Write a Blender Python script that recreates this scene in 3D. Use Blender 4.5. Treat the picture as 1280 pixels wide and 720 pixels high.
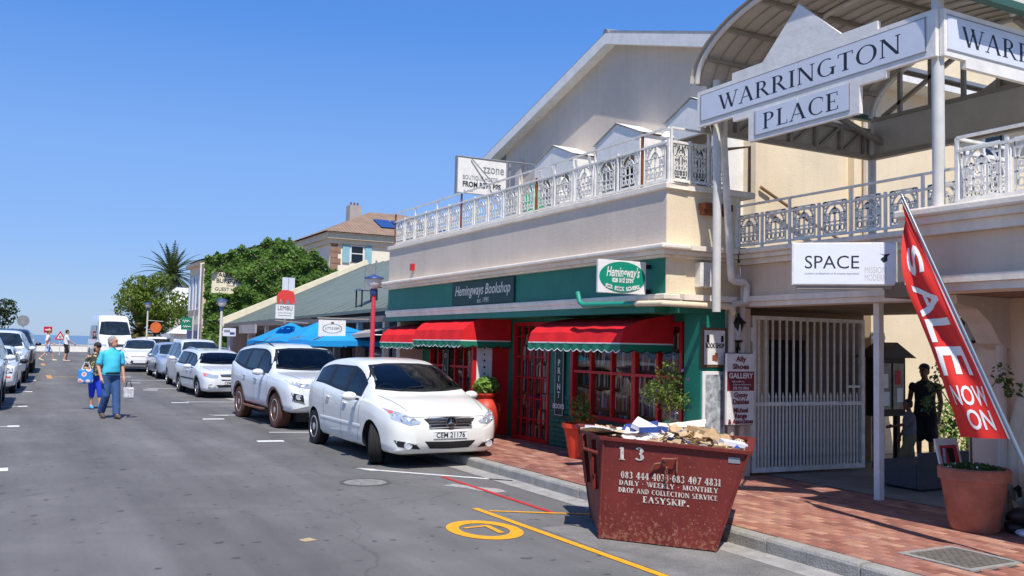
import bpy, bmesh, math, random
from mathutils import Vector, Matrix, Quaternion
from mathutils.bvhtree import BVHTree
R=math.radians; PI=math.pi; rnd=random.Random(7)
for o in list(bpy.data.objects): bpy.data.objects.remove(o)
SC=bpy.context.scene; COL=SC.collection
# ---------------------------------------------------------------- camera, world, sun, exposure
CAM_H=1.75
def cam_axes(yaw,pitch,roll):
    cy,sy,cp,sp,cr,sr=math.cos(yaw),math.sin(yaw),math.cos(pitch),math.sin(pitch),math.cos(roll),math.sin(roll)
    f=Vector((sy*cp,cy*cp,sp)); r=Vector((cy,-sy,0)); u=r.cross(f)
    return cr*r+sr*u, -sr*r+cr*u, f
cr_,cu_,cf_=cam_axes(R(28.361),R(3.546),R(1.225))
cd=bpy.data.cameras.new('camera'); cam=bpy.data.objects.new('camera',cd); COL.objects.link(cam)
cd.sensor_width=36; cd.lens=1145.17*36/1280; cd.clip_end=60000; cd.clip_start=.05
cam.matrix_world=Matrix(((cr_.x,cu_.x,-cf_.x,0),(cr_.y,cu_.y,-cf_.y,0),(cr_.z,cu_.z,-cf_.z,CAM_H),(0,0,0,1)))
SC.camera=cam
SUN_D=Vector((.21,.60,-1)).normalized()            # the way the light travels
w=bpy.data.worlds.new('World'); SC.world=w; w.use_nodes=True
nt=w.node_tree; bg=nt.nodes['Background']; sky=nt.nodes.new('ShaderNodeTexSky'); sky.sky_type='NISHITA'; sky.sun_disc=False
sky.sun_elevation=math.asin(-SUN_D.z); sky.sun_rotation=math.atan2(-SUN_D.x,-SUN_D.y); sky.altitude=0; sky.air_density=.8; sky.dust_density=.3; sky.ozone_density=3
nt.links.new(sky.outputs[0],bg.inputs[0]); bg.inputs[1].default_value=.11
# the clear azure of the day: the physical sky blended with an even, all-round gradient by height above the horizon
def _lin(c): return tuple((v/255/12.92 if v/255<=.04045 else ((v/255+.055)/1.055)**2.4) for v in c)
tcw=nt.nodes.new('ShaderNodeTexCoord'); sx_=nt.nodes.new('ShaderNodeSeparateXYZ'); rp=nt.nodes.new('ShaderNodeValToRGB'); b2=nt.nodes.new('ShaderNodeBackground'); mxs=nt.nodes.new('ShaderNodeMixShader')
nt.links.new(tcw.outputs['Generated'],sx_.inputs[0]); nt.links.new(sx_.outputs[2],rp.inputs[0]); nt.links.new(rp.outputs[0],b2.inputs[0])
els=rp.color_ramp.elements; els[0].position=0; els[0].color=_lin((156,184,226))+(1,); els[1].position=1; els[1].color=_lin((64,118,204))+(1,)
for ps_,cc in ((.03,(150,184,233)),(.1,(134,179,246)),(.19,(126,176,250)),(.33,(84,150,242)),(.55,(72,132,222))): e_=els.new(ps_); e_.color=_lin(cc)+(1,)
b2.inputs[1].default_value=.90; mxs.inputs[0].default_value=.75; nt.links.new(bg.outputs[0],mxs.inputs[1]); nt.links.new(b2.outputs[0],mxs.inputs[2]); nt.links.new(mxs.outputs[0],nt.nodes['World Output'].inputs[0])
sd=bpy.data.lights.new('sun','SUN'); sd.energy=4.5; sd.angle=R(.5); sd.color=(1,.945,.87)
so=bpy.data.objects.new('sun',sd); COL.objects.link(so); so.rotation_euler=SUN_D.to_track_quat('-Z','Y').to_euler(); so.location=(0,0,30)
SC.view_settings.view_transform='Standard'; SC.view_settings.look='None'; SC.view_settings.gamma=1; SC.view_settings.use_curve_mapping=False; SC.view_settings.exposure=.2
SC.render.engine='CYCLES'
# ---------------------------------------------------------------- materials
def lin(c): return tuple(((v/255)/12.92 if v/255<=.04045 else (((v/255)+.055)/1.055)**2.4) for v in c)
MATS={}
def M(name,c,rough=.6,metal=0,var=.12,scale=5,bump=0,bs=60,streak=0,coat=0,spec=.5,emit=0,alpha=1,c2=None,trans=0,speck=0):
    """procedural material: base colour (sRGB 0-255) with two-scale noise, optional vertical streaks and bump"""
    if name in MATS: return MATS[name]
    m=bpy.data.materials.new(name); m.use_nodes=True; t=m.node_tree; N=t.nodes; L=t.links; b=N['Principled BSDF']
    c=lin(c); b.inputs['Roughness'].default_value=rough; b.inputs['Metallic'].default_value=metal; b.inputs['Specular IOR Level'].default_value=spec
    b.inputs['Coat Weight'].default_value=coat; b.inputs['Coat Roughness'].default_value=.05
    tc=N.new('ShaderNodeTexCoord')
    if var>0:
        n1=N.new('ShaderNodeTexNoise'); n1.inputs['Scale'].default_value=scale; n1.inputs['Detail'].default_value=6; n1.inputs['Roughness'].default_value=.65
        L.new(tc.outputs['Object'],n1.inputs['Vector'])
        mx=N.new('ShaderNodeMix'); mx.data_type='RGBA'
        d=lin(c2) if False else (c2 and lin(c2))
        mx.inputs[6].default_value=tuple(max(0,v*(1-var)) for v in c)+(1,); mx.inputs[7].default_value=(d if d else tuple(min(1,v*(1+var)) for v in c))+(1,)
        mr=N.new('ShaderNodeMapRange'); mr.inputs[1].default_value=.3; mr.inputs[2].default_value=.7; L.new(n1.outputs[0],mr.inputs[0]); L.new(mr.outputs[0],mx.inputs[0]); out=mx.outputs[2]
        if streak:
            mp=N.new('ShaderNodeMapping'); mp.inputs['Scale'].default_value=(9,9,.5); L.new(tc.outputs['Object'],mp.inputs[0])
            n2=N.new('ShaderNodeTexNoise'); n2.inputs['Scale'].default_value=1.2; n2.inputs['Detail'].default_value=4; L.new(mp.outputs[0],n2.inputs['Vector'])
            m2=N.new('ShaderNodeMapRange'); m2.inputs[1].default_value=.5; m2.inputs[2].default_value=.8; m2.inputs[3].default_value=0; m2.inputs[4].default_value=streak; L.new(n2.outputs[0],m2.inputs[0])
            x2=N.new('ShaderNodeMix'); x2.data_type='RGBA'; L.new(m2.outputs[0],x2.inputs[0]); L.new(out,x2.inputs[6]); x2.inputs[7].default_value=(c[0]*.45,c[1]*.43,c[2]*.4,1); out=x2.outputs[2]
        if speck:
            n3=N.new('ShaderNodeTexNoise'); n3.inputs['Scale'].default_value=140; n3.inputs['Detail'].default_value=2; L.new(tc.outputs['Object'],n3.inputs['Vector'])
            m3=N.new('ShaderNodeMapRange'); m3.inputs[1].default_value=.35; m3.inputs[2].default_value=.65; m3.inputs[3].default_value=1-speck; m3.inputs[4].default_value=1+speck; L.new(n3.outputs[0],m3.inputs[0])
            x3=N.new('ShaderNodeVectorMath'); x3.operation='MULTIPLY'; L.new(out,x3.inputs[0]); L.new(m3.outputs[0],x3.inputs[1]); out=x3.outputs[0]
        L.new(out,b.inputs['Base Color'])
    else: b.inputs['Base Color'].default_value=c+(1,)
    if bump:
        nb=N.new('ShaderNodeTexNoise'); nb.inputs['Scale'].default_value=bs; nb.inputs['Detail'].default_value=5; L.new(tc.outputs['Object'],nb.inputs['Vector'])
        bp=N.new('ShaderNodeBump'); bp.inputs['Strength'].default_value=bump; bp.inputs['Distance'].default_value=.02; L.new(nb.outputs[0],bp.inputs['Height']); L.new(bp.outputs[0],b.inputs['Normal'])
    if trans: b.inputs['Transmission Weight'].default_value=trans; b.inputs['IOR'].default_value=1.45
    if alpha<1: b.inputs['Alpha'].default_value=alpha
    if emit: b.inputs['Emission Color'].default_value=c+(1,); b.inputs['Emission Strength'].default_value=emit
    MATS[name]=m; return m
# ---------------------------------------------------------------- mesh helpers
class MB:
    """collects polygons; build() links them as ONE mesh object"""
    def __init__(s): s.v=[]; s.f=[]; s.m=[]; s.k=0
    def add(s,vs,fs):
        o=len(s.v); s.v+= [Vector(p) for p in vs]; s.f+=[tuple(i+o for i in f) for f in fs]; s.m+=[s.k]*len(fs); return s
    def bx(s,x0,x1,y0,y1,z0,z1):
        x0,x1=min(x0,x1),max(x0,x1); y0,y1=min(y0,y1),max(y0,y1); z0,z1=min(z0,z1),max(z0,z1)
        return s.add([(x0,y0,z0),(x1,y0,z0),(x1,y1,z0),(x0,y1,z0),(x0,y0,z1),(x1,y0,z1),(x1,y1,z1),(x0,y1,z1)],[(3,2,1,0),(4,5,6,7),(0,1,5,4),(1,2,6,5),(2,3,7,6),(3,0,4,7)])
    def obx(s,c,size,mat):
        x,y,z=[v/2 for v in size]; c=Vector(c)
        vs=[c+mat@Vector(p) for p in ((-x,-y,-z),(x,-y,-z),(x,y,-z),(-x,y,-z),(-x,-y,z),(x,-y,z),(x,y,z),(-x,y,z))]
        return s.add(vs,[(3,2,1,0),(4,5,6,7),(0,1,5,4),(1,2,6,5),(2,3,7,6),(3,0,4,7)])
    def bar(s,p0,p1,w,h=None,up=(0,0,1)):
        p0,p1=Vector(p0),Vector(p1); d=p1-p0; l=d.length; d.normalize(); h=h or w; up=Vector(up)
        if abs(d.dot(up))>.98: up=Vector((1,0,0))
        a=d.cross(up).normalized(); b=a.cross(d)
        return s.obx((p0+p1)/2,(l,w,h),Matrix((d,a,b)).transposed())
    def tube(s,pts,r,n=8,cap=True,radii=None):
        pts=[Vector(p) for p in pts]; N=len(pts); rs=radii or [r]*N; rings=[]; a=None
        for i,p in enumerate(pts):
            d=(pts[min(i+1,N-1)]-pts[max(i-1,0)]).normalized()
            if a is None: a=d.cross(Vector((0,0,1)) if abs(d.z)<.9 else Vector((1,0,0))).normalized()
            else:
                a=(a-d*a.dot(d)).normalized()
            b=d.cross(a); rings.append([p+rs[i]*(a*math.cos(2*PI*k/n)+b*math.sin(2*PI*k/n)) for k in range(n)])
        vs=[p for q in rings for p in q]; fs=[]
        for i in range(N-1):
            for k in range(n): fs.append((i*n+k,i*n+(k+1)%n,(i+1)*n+(k+1)%n,(i+1)*n+k))
        if cap: fs+=[tuple(reversed(range(n))),tuple((N-1)*n+k for k in range(n))]
        return s.add(vs,fs)
    def lathe(s,prof,c=(0,0,0),n=20,axis='z',cap=True):
        """prof: (r,h) from bottom to top about an axis through c"""
        c=Vector(c); vs=[]; fs=[]
        for r,h in prof:
            for k in range(n):
                t=2*PI*k/n; x,y=r*math.cos(t),r*math.sin(t)
                vs.append(c+(Vector((x,y,h)) if axis=='z' else Vector((h,x,y)) if axis=='x' else Vector((y,h,x))))
        for i in range(len(prof)-1):
            for k in range(n): fs.append((i*n+k,i*n+(k+1)%n,(i+1)*n+(k+1)%n,(i+1)*n+k))
        if cap and prof[0][0]>1e-4: fs.append(tuple(reversed(range(n))))
        if cap and prof[-1][0]>1e-4: fs.append(tuple((len(prof)-1)*n+k for k in range(n)))
        return s.add(vs,fs)
    def prism(s,poly,plane,a,b):
        """poly of 2D points; plane 'x' => (y,z) extruded X a..b, 'y' => (x,z), 'z' => (x,y)"""
        f={'x':lambda p,q:(q,p[0],p[1]),'y':lambda p,q:(p[0],q,p[1]),'z':lambda p,q:(p[0],p[1],q)}[plane]
        n=len(poly); vs=[f(p,a) for p in poly]+[f(p,b) for p in poly]
        fs=[tuple(range(n)),tuple(reversed(range(n,2*n)))]+[(i,n+i,n+(i+1)%n,(i+1)%n) for i in range(n)]
        return s.add(vs,fs)
    def grid(s,rows,close=False):
        n=len(rows[0]); vs=[p for r in rows for p in r]; fs=[]
        for i in range(len(rows)-1):
            for k in range(n if close else n-1): fs.append((i*n+k,i*n+(k+1)%n,(i+1)*n+(k+1)%n,(i+1)*n+k))
        return s.add(vs,fs)
    def ball(s,c,rx,ry=None,rz=None,n=12,m=8,mat=None):
        ry=ry or rx; rz=rz or rx; c=Vector(c); mat=mat or Matrix.Identity(3); vs=[];fs=[]
        for i in range(m+1):
            p=PI*i/m-PI/2
            for k in range(n): t=2*PI*k/n; vs.append(c+mat@Vector((rx*math.cos(p)*math.cos(t),ry*math.cos(p)*math.sin(t),rz*math.sin(p))))
        for i in range(m):
            for k in range(n): fs.append((i*n+k,i*n+(k+1)%n,(i+1)*n+(k+1)%n,(i+1)*n+k))
        return s.add(vs,fs)
    def xf(s,mat): s.v=[mat@p for p in s.v]; return s
    def mesh(s,name,mats,smooth=None,org=Vector((0,0,0)),recalc=True):
        me=bpy.data.meshes.new(name); me.from_pydata([tuple(p-org) for p in s.v],[],s.f)
        for m in (mats if isinstance(mats,(list,tuple)) else [mats]): me.materials.append(m)
        if max(s.m,default=0)>0: me.polygons.foreach_set('material_index',s.m)
        if recalc:
            bm=bmesh.new(); bm.from_mesh(me); bmesh.ops.remove_doubles(bm,verts=bm.verts,dist=1e-5) if smooth else None
            bmesh.ops.recalc_face_normals(bm,faces=bm.faces); bm.to_mesh(me); bm.free()
        if smooth: me.shade_smooth(); me.set_sharp_from_angle(angle=R(smooth))
        me.update(); return me
    def build(s,name,mats,parent=None,smooth=None,world=True,bevel=0,recalc=True):
        org=wl(parent) if (parent and world) else Vector((0,0,0))
        o=bpy.data.objects.new(name,s.mesh(name,mats,smooth,org,recalc)); COL.objects.link(o)
        if parent: o.parent=parent
        if bevel: bev(o,bevel)
        return o
def bev(o,w,seg=2):
    me=o.data; bm=bmesh.new(); bm.from_mesh(me); bmesh.ops.remove_doubles(bm,verts=bm.verts,dist=1e-5)
    es=[e for e in bm.edges if len(e.link_faces)==2 and e.calc_face_angle(0)>R(30)]
    bmesh.ops.bevel(bm,geom=es,offset=w,segments=seg,profile=.5,affect='EDGES',clamp_overlap=True); bm.to_mesh(me); bm.free()
def wl(o):
    v=Vector((0,0,0))
    while o: v=v+o.location; o=o.parent
    return v
LAB=set()
def tag(o,label,cat,group=None,kind=None):
    o['label']=label; o['category']=cat
    if group: o['group']=group
    if kind: o['kind']=kind
    return o
def T(name,label,cat,loc=(0,0,0),rz=0,group=None):
    o=bpy.data.objects.new(name,None); COL.objects.link(o); o.location=loc; o.rotation_euler=(0,0,rz); o.empty_display_size=.1
    return tag(o,label,cat,group)
def rebase(o):
    """move a top-level mesh object's origin to its base centre"""
    vs=o.data.vertices; xs=[v.co for v in vs]
    c=Vector(((min(p.x for p in xs)+max(p.x for p in xs))/2,(min(p.y for p in xs)+max(p.y for p in xs))/2,min(p.z for p in xs)))
    o.data.transform(Matrix.Translation(-c)); o.location=o.location+c; return o
def struct(o): o['kind']='structure'; return o
def stuff(o): o['kind']='stuff'; return o
def copy_tree(o,parent=None):
    c=o.copy(); COL.objects.link(c); c.parent=parent
    for ch in list(o.children): copy_tree(ch,c)
    return c
def frame(p,right,up):
    """matrix whose local x,y,z = right, up, outward"""
    r=Vector(right).normalized(); u=Vector(up).normalized(); n=r.cross(u)
    m=Matrix((r,u,n)).transposed().to_4x4(); m.translation=Vector(p); return m
FACE_X=((0,-1,0),(0,0,1)); FACE_Y=((1,0,0),(0,0,1))     # faces looking to -X (street) and to -Y (camera)
_tc={}
def text(s,size,name,mat,parent,p,right,up,align='CENTER',shear=0,space=1,off=0,width=None,sx=1,world=True,extr=.0):
    cu=bpy.data.curves.new('t','FONT'); cu.body=s; cu.size=size; cu.align_x=align; cu.align_y='CENTER'; cu.shear=shear; cu.space_character=space; cu.offset=off; cu.resolution_u=3; cu.extrude=extr
    ob=bpy.data.objects.new('t',cu); COL.objects.link(ob); dg=bpy.context.evaluated_depsgraph_get(); me=bpy.data.meshes.new_from_object(ob.evaluated_get(dg)); bpy.data.objects.remove(ob); bpy.data.curves.remove(cu)
    if width and len(me.vertices):
        xs=[v.co.x for v in me.vertices]; k=width/(max(xs)-min(xs)); me.transform(Matrix.Diagonal((k,1,1,1)))
    elif sx!=1: me.transform(Matrix.Diagonal((sx,1,1,1)))
    fm=frame(p,right,up); me.transform(fm)
    if parent and world: me.transform(Matrix.Translation(-wl(parent)))
    me.materials.clear(); me.materials.append(mat); me.name=name
    o=bpy.data.objects.new(name,me); COL.objects.link(o); o.parent=parent; return o
# serif capitals built of thick and thin strokes
def serif_polys(ch,Tk=.15,tn=.05):
    P=[]; s=.05; sw=.11
    def rect(x0,x1,y0,y1): P.append([(x0,y0),(x1,y0),(x1,y1),(x0,y1)])
    def stem(x,w=None,y0=0,y1=1,bt=3):
        w=w or Tk; rect(x-w/2,x+w/2,y0,y1)
        if bt&1: rect(x-w/2-sw*.7,x+w/2+sw*.7,y0,y0+s)
        if bt&2: rect(x-w/2-sw*.7,x+w/2+sw*.7,y1-s,y1)
    def diag(x0,y0,x1,y1,w): P.append([(x0-w/2,y0),(x0+w/2,y0),(x1+w/2,y1),(x1-w/2,y1)])
    def arc(cx,cy,rx,ry,a0,a1,T_=None,n=14):
        T_=T_ or Tk
        for i in range(n):
            q=[]
            for a in (a0+(a1-a0)*i/n,a0+(a1-a0)*(i+1)/n):
                a=R(a); th=tn+(T_-tn)*abs(math.cos(a))**1.5; q.append(((cx+rx*math.cos(a),cy+ry*math.sin(a)),(cx+(rx-th)*math.cos(a),cy+(ry-min(th,tn*1.2+.3*(th-tn)))*math.sin(a))))
            P.append([q[0][0],q[1][0],q[1][1],q[0][1]])
    def ser(x,y): rect(x-sw,x+sw,y-(s if y>.5 else 0),y+(0 if y>.5 else s))
    W=.8
    if ch=='W': diag(.12,1,.40,0,Tk); diag(.40,0,.64,.95,tn*1.3); diag(.56,1,.84,0,Tk); diag(.84,0,1.1,1,tn*1.3); ser(.12,1); ser(.58,1); ser(1.1,1); W=1.2
    elif ch=='A': diag(.1,0,.42,1,tn*1.3); diag(.42,1,.74,0,Tk); rect(.22,.62,.33,.33+tn); ser(.1,0); ser(.74,0); W=.86
    elif ch=='V': diag(.1,1,.42,0,Tk); diag(.42,0,.74,1,tn*1.3); ser(.1,1); ser(.74,1); W=.84
    elif ch=='R': stem(.18); arc(.3,.74,.32,.26,-90,90); rect(.18,.32,.94,1); rect(.18,.32,.48,.48+tn); diag(.4,.5,.74,0,Tk); ser(.76,0); W=.84
    elif ch=='P': stem(.18); arc(.3,.74,.32,.26,-90,90); rect(.18,.32,.94,1); rect(.18,.32,.48,.48+tn); W=.7
    elif ch=='I': stem(.2); W=.4
    elif ch=='N': stem(.14,tn*1.3); diag(.14,1,.76,0,Tk); stem(.76,tn*1.3,bt=2); W=.9
    elif ch=='M': stem(.14,tn*1.3); diag(.2,1,.5,.05,Tk); diag(.5,.05,.8,1,tn*1.3); stem(.88,Tk); W=1.06
    elif ch=='G': arc(.48,.5,.42,.51,55,320); stem(.78,Tk*.9,.02,.45,2); W=.92
    elif ch=='C': arc(.48,.5,.42,.51,50,310); rect(.74,.77,.68,.92); W=.82
    elif ch=='T': stem(.38,bt=1); rect(.04,.72,1-tn,1); rect(.04,.08,.8,1); rect(.68,.72,.8,1); W=.76
    elif ch in 'O0':
        k=.48 if ch=='O' else .34; arc(k,.5,k-.04,.52,0,360,n=26); W=2*k
    elif ch=='L': stem(.18); rect(.18,.6,0,tn); rect(.56,.6,0,.22); W=.64
    elif ch=='H': stem(.18); stem(.68); rect(.18,.68,.48,.48+tn); W=.86
    elif ch=='E': stem(.18); rect(.18,.6,0,tn); rect(.56,.6,0,.22); rect(.18,.58,1-tn,1); rect(.54,.58,.78,1); rect(.18,.46,.48,.48+tn); rect(.43,.46,.4,.6); W=.68
    elif ch=='D': stem(.18); arc(.34,.5,.44,.5,-90,90); rect(.18,.34,1-tn,1); rect(.18,.34,0,tn); W=.84
    elif ch=='Y': diag(.1,1,.4,.45,Tk); diag(.72,1,.42,.45,tn*1.4); stem(.41,y1=.5,bt=1); ser(.1,1); ser(.72,1); W=.8
    elif ch=='K': stem(.18); diag(.22,.42,.68,1,tn*1.4); diag(.36,.56,.72,0,Tk); ser(.68,1); ser(.74,0); W=.82
    elif ch=='S': arc(.34,.74,.27,.27,40,270); arc(.34,.26,.28,.27,-140,90); W=.68
    elif ch=='1': stem(.25,Tk*1.1,bt=1); diag(.1,.85,.22,1,.09); W=.5
    elif ch=='3': arc(.3,.75,.26,.26,-90,150); arc(.3,.26,.29,.27,-150,90); W=.64
    elif ch=='4': diag(.06,.3,.44,1,tn*1.4); rect(.03,.68,.26,.26+tn*1.2); stem(.48,bt=1); W=.7
    elif ch=='7': rect(.08,.6,1-tn*1.8,1); diag(.26,0,.56,1,Tk*.8); W=.64
    elif ch=='8': arc(.32,.75,.25,.25,0,360,n=20); arc(.32,.26,.29,.27,0,360,n=20); W=.66
    elif ch=='.': rect(.06,.06+Tk,0,Tk); W=.3
    elif ch=='*': arc(.2,.5,.1,.1,0,360,T_=.1); P.append([(.12,.42),(.28,.42),(.28,.58),(.12,.58)]); W=.4
    elif ch==' ': W=.42
    return P,W
def serif(txt,h,width,name,mat,parent,p,right,up,Tk=.15,tn=.05,track=.04,world=True):
    x=0; k=0; words=[[]]
    for ch in txt:
        ps,W=serif_polys(ch,Tk,tn)
        if ch in ' *': words.append([])
        words[-1]+=[[(a+x,b) for a,b in q] for q in ps]; x+=W+track
        if ch=='*': words.append([])
    kx=width/(x-track)
    for out in words:
        if not out: continue
        mb=MB()
        for q in out:
            k=(k+1)%12; z=k*.00004
            mb.add([((a-(x-track)/2)*kx,(b-.5)*h,z) for a,b in q],[tuple(range(len(q)))])
        mb.xf(frame(p,right,up)); mb.build(name,mat,parent,world=world,recalc=False)
def squiggle(x,y,z,w,h,mat,parent,name='script_line',r=.006,n=9,amp=.5):
    """a hand-written line too small to read, as a thin wavy stroke on a board facing -Y"""
    mb=MB(); pts=[(x-w/2+w*i/(n*4),y,z+h*amp*math.sin(i*1.57+.3*math.sin(i))*(.6+.4*math.sin(i*.37))) for i in range(n*4+1)]; mb.tube(pts,r,4); return mb.build(name,mat,parent)
def sst(a,b,x): t=max(0,min(1,(x-a)/(b-a))); return t*t*(3-2*t)
def gz(y): return .3*sst(28,60,y)
# ---------------------------------------------------------------- setting: ground, road, pavement, sea
def asphalt():
    m=bpy.data.materials.new('asphalt'); m.use_nodes=True; t=m.node_tree; N=t.nodes; L=t.links; b=N['Principled BSDF']; tc=N.new('ShaderNodeTexCoord')
    def noise(sc,det=4,vec=None,ro=.6):
        n=N.new('ShaderNodeTexNoise'); n.inputs['Scale'].default_value=sc; n.inputs['Detail'].default_value=det; n.inputs['Roughness'].default_value=ro; L.new(vec or tc.outputs['Object'],n.inputs['Vector']); return n.outputs[0]
    def mr(i,a,b_,c,d):
        n=N.new('ShaderNodeMapRange'); [n.inputs[k+1].__setattr__('default_value',v) for k,v in enumerate((a,b_,c,d))]; L.new(i,n.inputs[0]); return n.outputs[0]
    def mul(a,c):
        n=N.new('ShaderNodeMath'); n.operation='MULTIPLY'; L.new(a,n.inputs[0]); L.new(c,n.inputs[1]); return n.outputs[0]
    mp=N.new('ShaderNodeMapping'); mp.inputs['Scale'].default_value=(1.1,.09,1); L.new(tc.outputs['Object'],mp.inputs[0])
    a=mul(mr(noise(.35,4),.3,.7,.84,1.14),mr(noise(1,5,mp.outputs[0]),.3,.7,.74,1.24))      # large patches, wheel tracks
    a=mul(a,mr(noise(160,2,None,.9),.3,.7,.55,1.45)); a=mul(a,mr(noise(420,1,None,.5),.4,.7,.85,1.3))
    sp=noise(6.5,1); a=mul(a,mr(sp,.68,.73,1,.5)); a=mul(a,mr(noise(2.2,6,None,.7),.62,.72,1,.72))                                     # tar spots
    vo=N.new('ShaderNodeTexVoronoi'); vo.feature='DISTANCE_TO_EDGE'; vo.inputs['Scale'].default_value=.42; nw=N.new('ShaderNodeTexNoise'); nw.inputs['Scale'].default_value=1.6; nw.inputs['Detail'].default_value=6; L.new(tc.outputs['Object'],nw.inputs['Vector']); mxv=N.new('ShaderNodeMix'); mxv.data_type='VECTOR'; mxv.inputs[0].default_value=.35; L.new(tc.outputs['Object'],mxv.inputs[4]); L.new(nw.outputs['Color'],mxv.inputs[5]); L.new(mxv.outputs[1],vo.inputs['Vector'])
    a=mul(a,mr(vo.outputs['Distance'],0,.005,.76,1)); a=mul(a,mr(noise(.9,5,None,.6),.5,.66,1,1.16)); a=mul(a,mr(noise(30,2),.70,.76,1,1.8))                                            # pale grit
    mx=N.new('ShaderNodeMix'); mx.data_type='RGBA'; mx.blend_type='MULTIPLY'; mx.inputs[0].default_value=1; mx.inputs[6].default_value=(.150,.145,.139,1)
    L.new(a,mx.inputs[7]); L.new(mx.outputs[2],b.inputs['Base Color']); b.inputs['Roughness'].default_value=.85; b.inputs['Specular IOR Level'].default_value=.3
    bp=N.new('ShaderNodeBump'); bp.inputs['Strength'].default_value=.45; bp.inputs['Distance'].default_value=.01; L.new(noise(170,3),bp.inputs['Height']); L.new(bp.outputs[0],b.inputs['Normal'])
    return m
def sheet(x0,x1,ys,dz,nx=1):
    mb=MB(); mb.grid([[(x0+(x1-x0)*k/nx,y,gz(y)+dz) for k in range(nx+1)] for y in ys]); return mb
YS=[-40,-20,-5]+[2+2*k for k in range(45)]
m_asph=asphalt()
M('concrete',(150,146,140),.85,var=.2,scale=3,bump=.3,bs=80,speck=.15)
M('kerbstone',(150,147,140),.85,var=.28,scale=4,bump=.5,bs=50,speck=.2)
M('paver_bed',(62,48,42),.9,var=.2)
# ground: one sheet from the street to beyond the shore
mb=MB(); rows=[]
for y in [-400,-60,0,20]+[28+4*k for k in range(17)]+[96,99]: rows.append([(x,y,gz(y)-.06) for x in (-900,-60,-3,6,60,900)])
for y,z in ((104,-3),(112,-8),(140,-14),(600,-30),(50000,-60)): rows.append([(x*(1 if y<200 else 60),y,z) for x in (-900,-60,-3,6,60,900)])
mb.grid(rows); struct(mb.build('ground',M('soil',(128,118,98),.95,var=.3,scale=.6)))
mb=MB(); mb.grid([[(x*(1 if y<300 else 40),y,-8.6) for x in (-1500,-200,0,200,1500)] for y in (107,300,2000,9000,48000)])
sea=mb.build('sea',M('sea_water',(92,120,142),.28,var=.12,scale=.02,bump=.35,bs=.4)); struct(sea)
struct(sheet(-2.4,5.79,YS,0).build('road',m_asph))
struct(sheet(5.79,70,[59+3*k for k in range(10)],-.02).build('cross_road',m_asph)); struct(sheet(-70,-2.4,[59+3*k for k in range(10)],-.02).build('cross_road',m_asph))
struct(sheet(5.5,5.79,[2+2*k for k in range(28)],.004).build('gutter',M('gutter_concrete',(158,155,150),.85,var=.25,scale=5,bump=.3,speck=.2)))
# pavement slab with its kerbstones and brick pavers
pvY=[-20,-5]+[2+2*k for k in range(27)]
mb=MB(); top=[]
for y in pvY: top.append([(5.93,y,gz(y)-.05),(5.93,y,gz(y)+.121),(9.4,y,gz(y)+.121),(26,y,gz(y)+.121),(26,y,gz(y)-.05)])
mb.grid(top); pav=struct(mb.build('pavement',M('paver_bed',(62,48,42))))
mb=MB(); mb.grid([[(5.96,y,gz(y)+.1265),(8.9,y,gz(y)+.1265)] for y in [19.2]+[20+2*k for k in range(18)]]); mb.build('far_paving',M('brick_far',(158,98,82),.9,var=.25,scale=9,bump=.3),pav)
mb=MB(); mb.bx(8.75,26,-5,12,.118,.127); mb.build('passage_floor',M('passage_concrete',(140,132,122),.9,var=.2,scale=2.5,bump=.2),pav)
kb=MB(); kb.prism([(0,-.05),(.142,-.05),(.142,.128),(.03,.128),(.012,.12),(0,.10)],'y',-.493,.493); kme=kb.mesh('kerbstone',M('kerbstone',(150,147,140)))
bm=bmesh.new(); bm.from_mesh(kme); bmesh.ops.subdivide_edges(bm,edges=bm.edges,cuts=1); bm.to_mesh(kme); bm.free()
for k in range(58):
    y=-1.5+k; o=bpy.data.objects.new('kerbstone',kme); COL.objects.link(o); o.parent=pav; o.location=(5.787+rnd.uniform(-.006,.006),y,gz(y)+rnd.uniform(-.004,.003)); o.rotation_euler=(0,0,rnd.uniform(-.005,.005))
mb=MB(); [mb.grid([[(-2.62,y,gz(y)-.05),(-2.62,y,gz(y)+.13),(-6.5,y,gz(y)+.13)] for y in [-20,-5]+[2+2*k for k in range(27)]])]
pl=struct(mb.build('pavement',M('concrete',(150,146,140))))
for k in range(30):
    y=-1.5+2*k; o=bpy.data.objects.new('kerbstone',kme); COL.objects.link(o); o.parent=pl; o.location=(-2.42,y+.5,gz(y)); o.rotation_euler=(0,0,PI); o.scale=(1.4,2,1)
# pavers: running bond along the street
pm=[]
for i,c in enumerate(((160,110,92),(150,98,82),(170,122,100),(136,88,74),(158,112,98),(178,134,112))):
    M('brick_paver_%d'%i,c,.88,var=.3,scale=7,bump=.35,bs=90,speck=.12)
    b=MB(); b.bx(-.0505,.0505,-.1055,.1055,-.012,.009); me=b.mesh('brick',MATS['brick_paver_%d'%i]); 
    bm=bmesh.new(); bm.from_mesh(me); bmesh.ops.bevel(bm,geom=[e for e in bm.edges if all(v.co.z>0 for v in e.verts)],offset=.004,segments=1,affect='EDGES'); bm.to_mesh(me); bm.free(); pm.append(me)
spots=[]
nx=int((8.75-5.945)/.105)
for i in range(nx):
    for j in range(0,78):
        x=5.945+.0525+.105*i; y=2.6+.215*j+(.1075 if i%2 else 0)
        if 6.40<x<7.02 and 4.5<y<5.12: continue
        spots.append((x,y))
def seen(x,y):
    d=Vector((x,y,.13-CAM_H)); z=d.dot(cf_); return z>.5 and abs(d.dot(cr_)/z)<640/1145 and abs(d.dot(cu_)/z)<360/1145
spots.sort(key=lambda p:(0 if seen(*p) else 1,math.hypot(*p)))
rest=[MB() for _ in range(6)]
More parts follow.
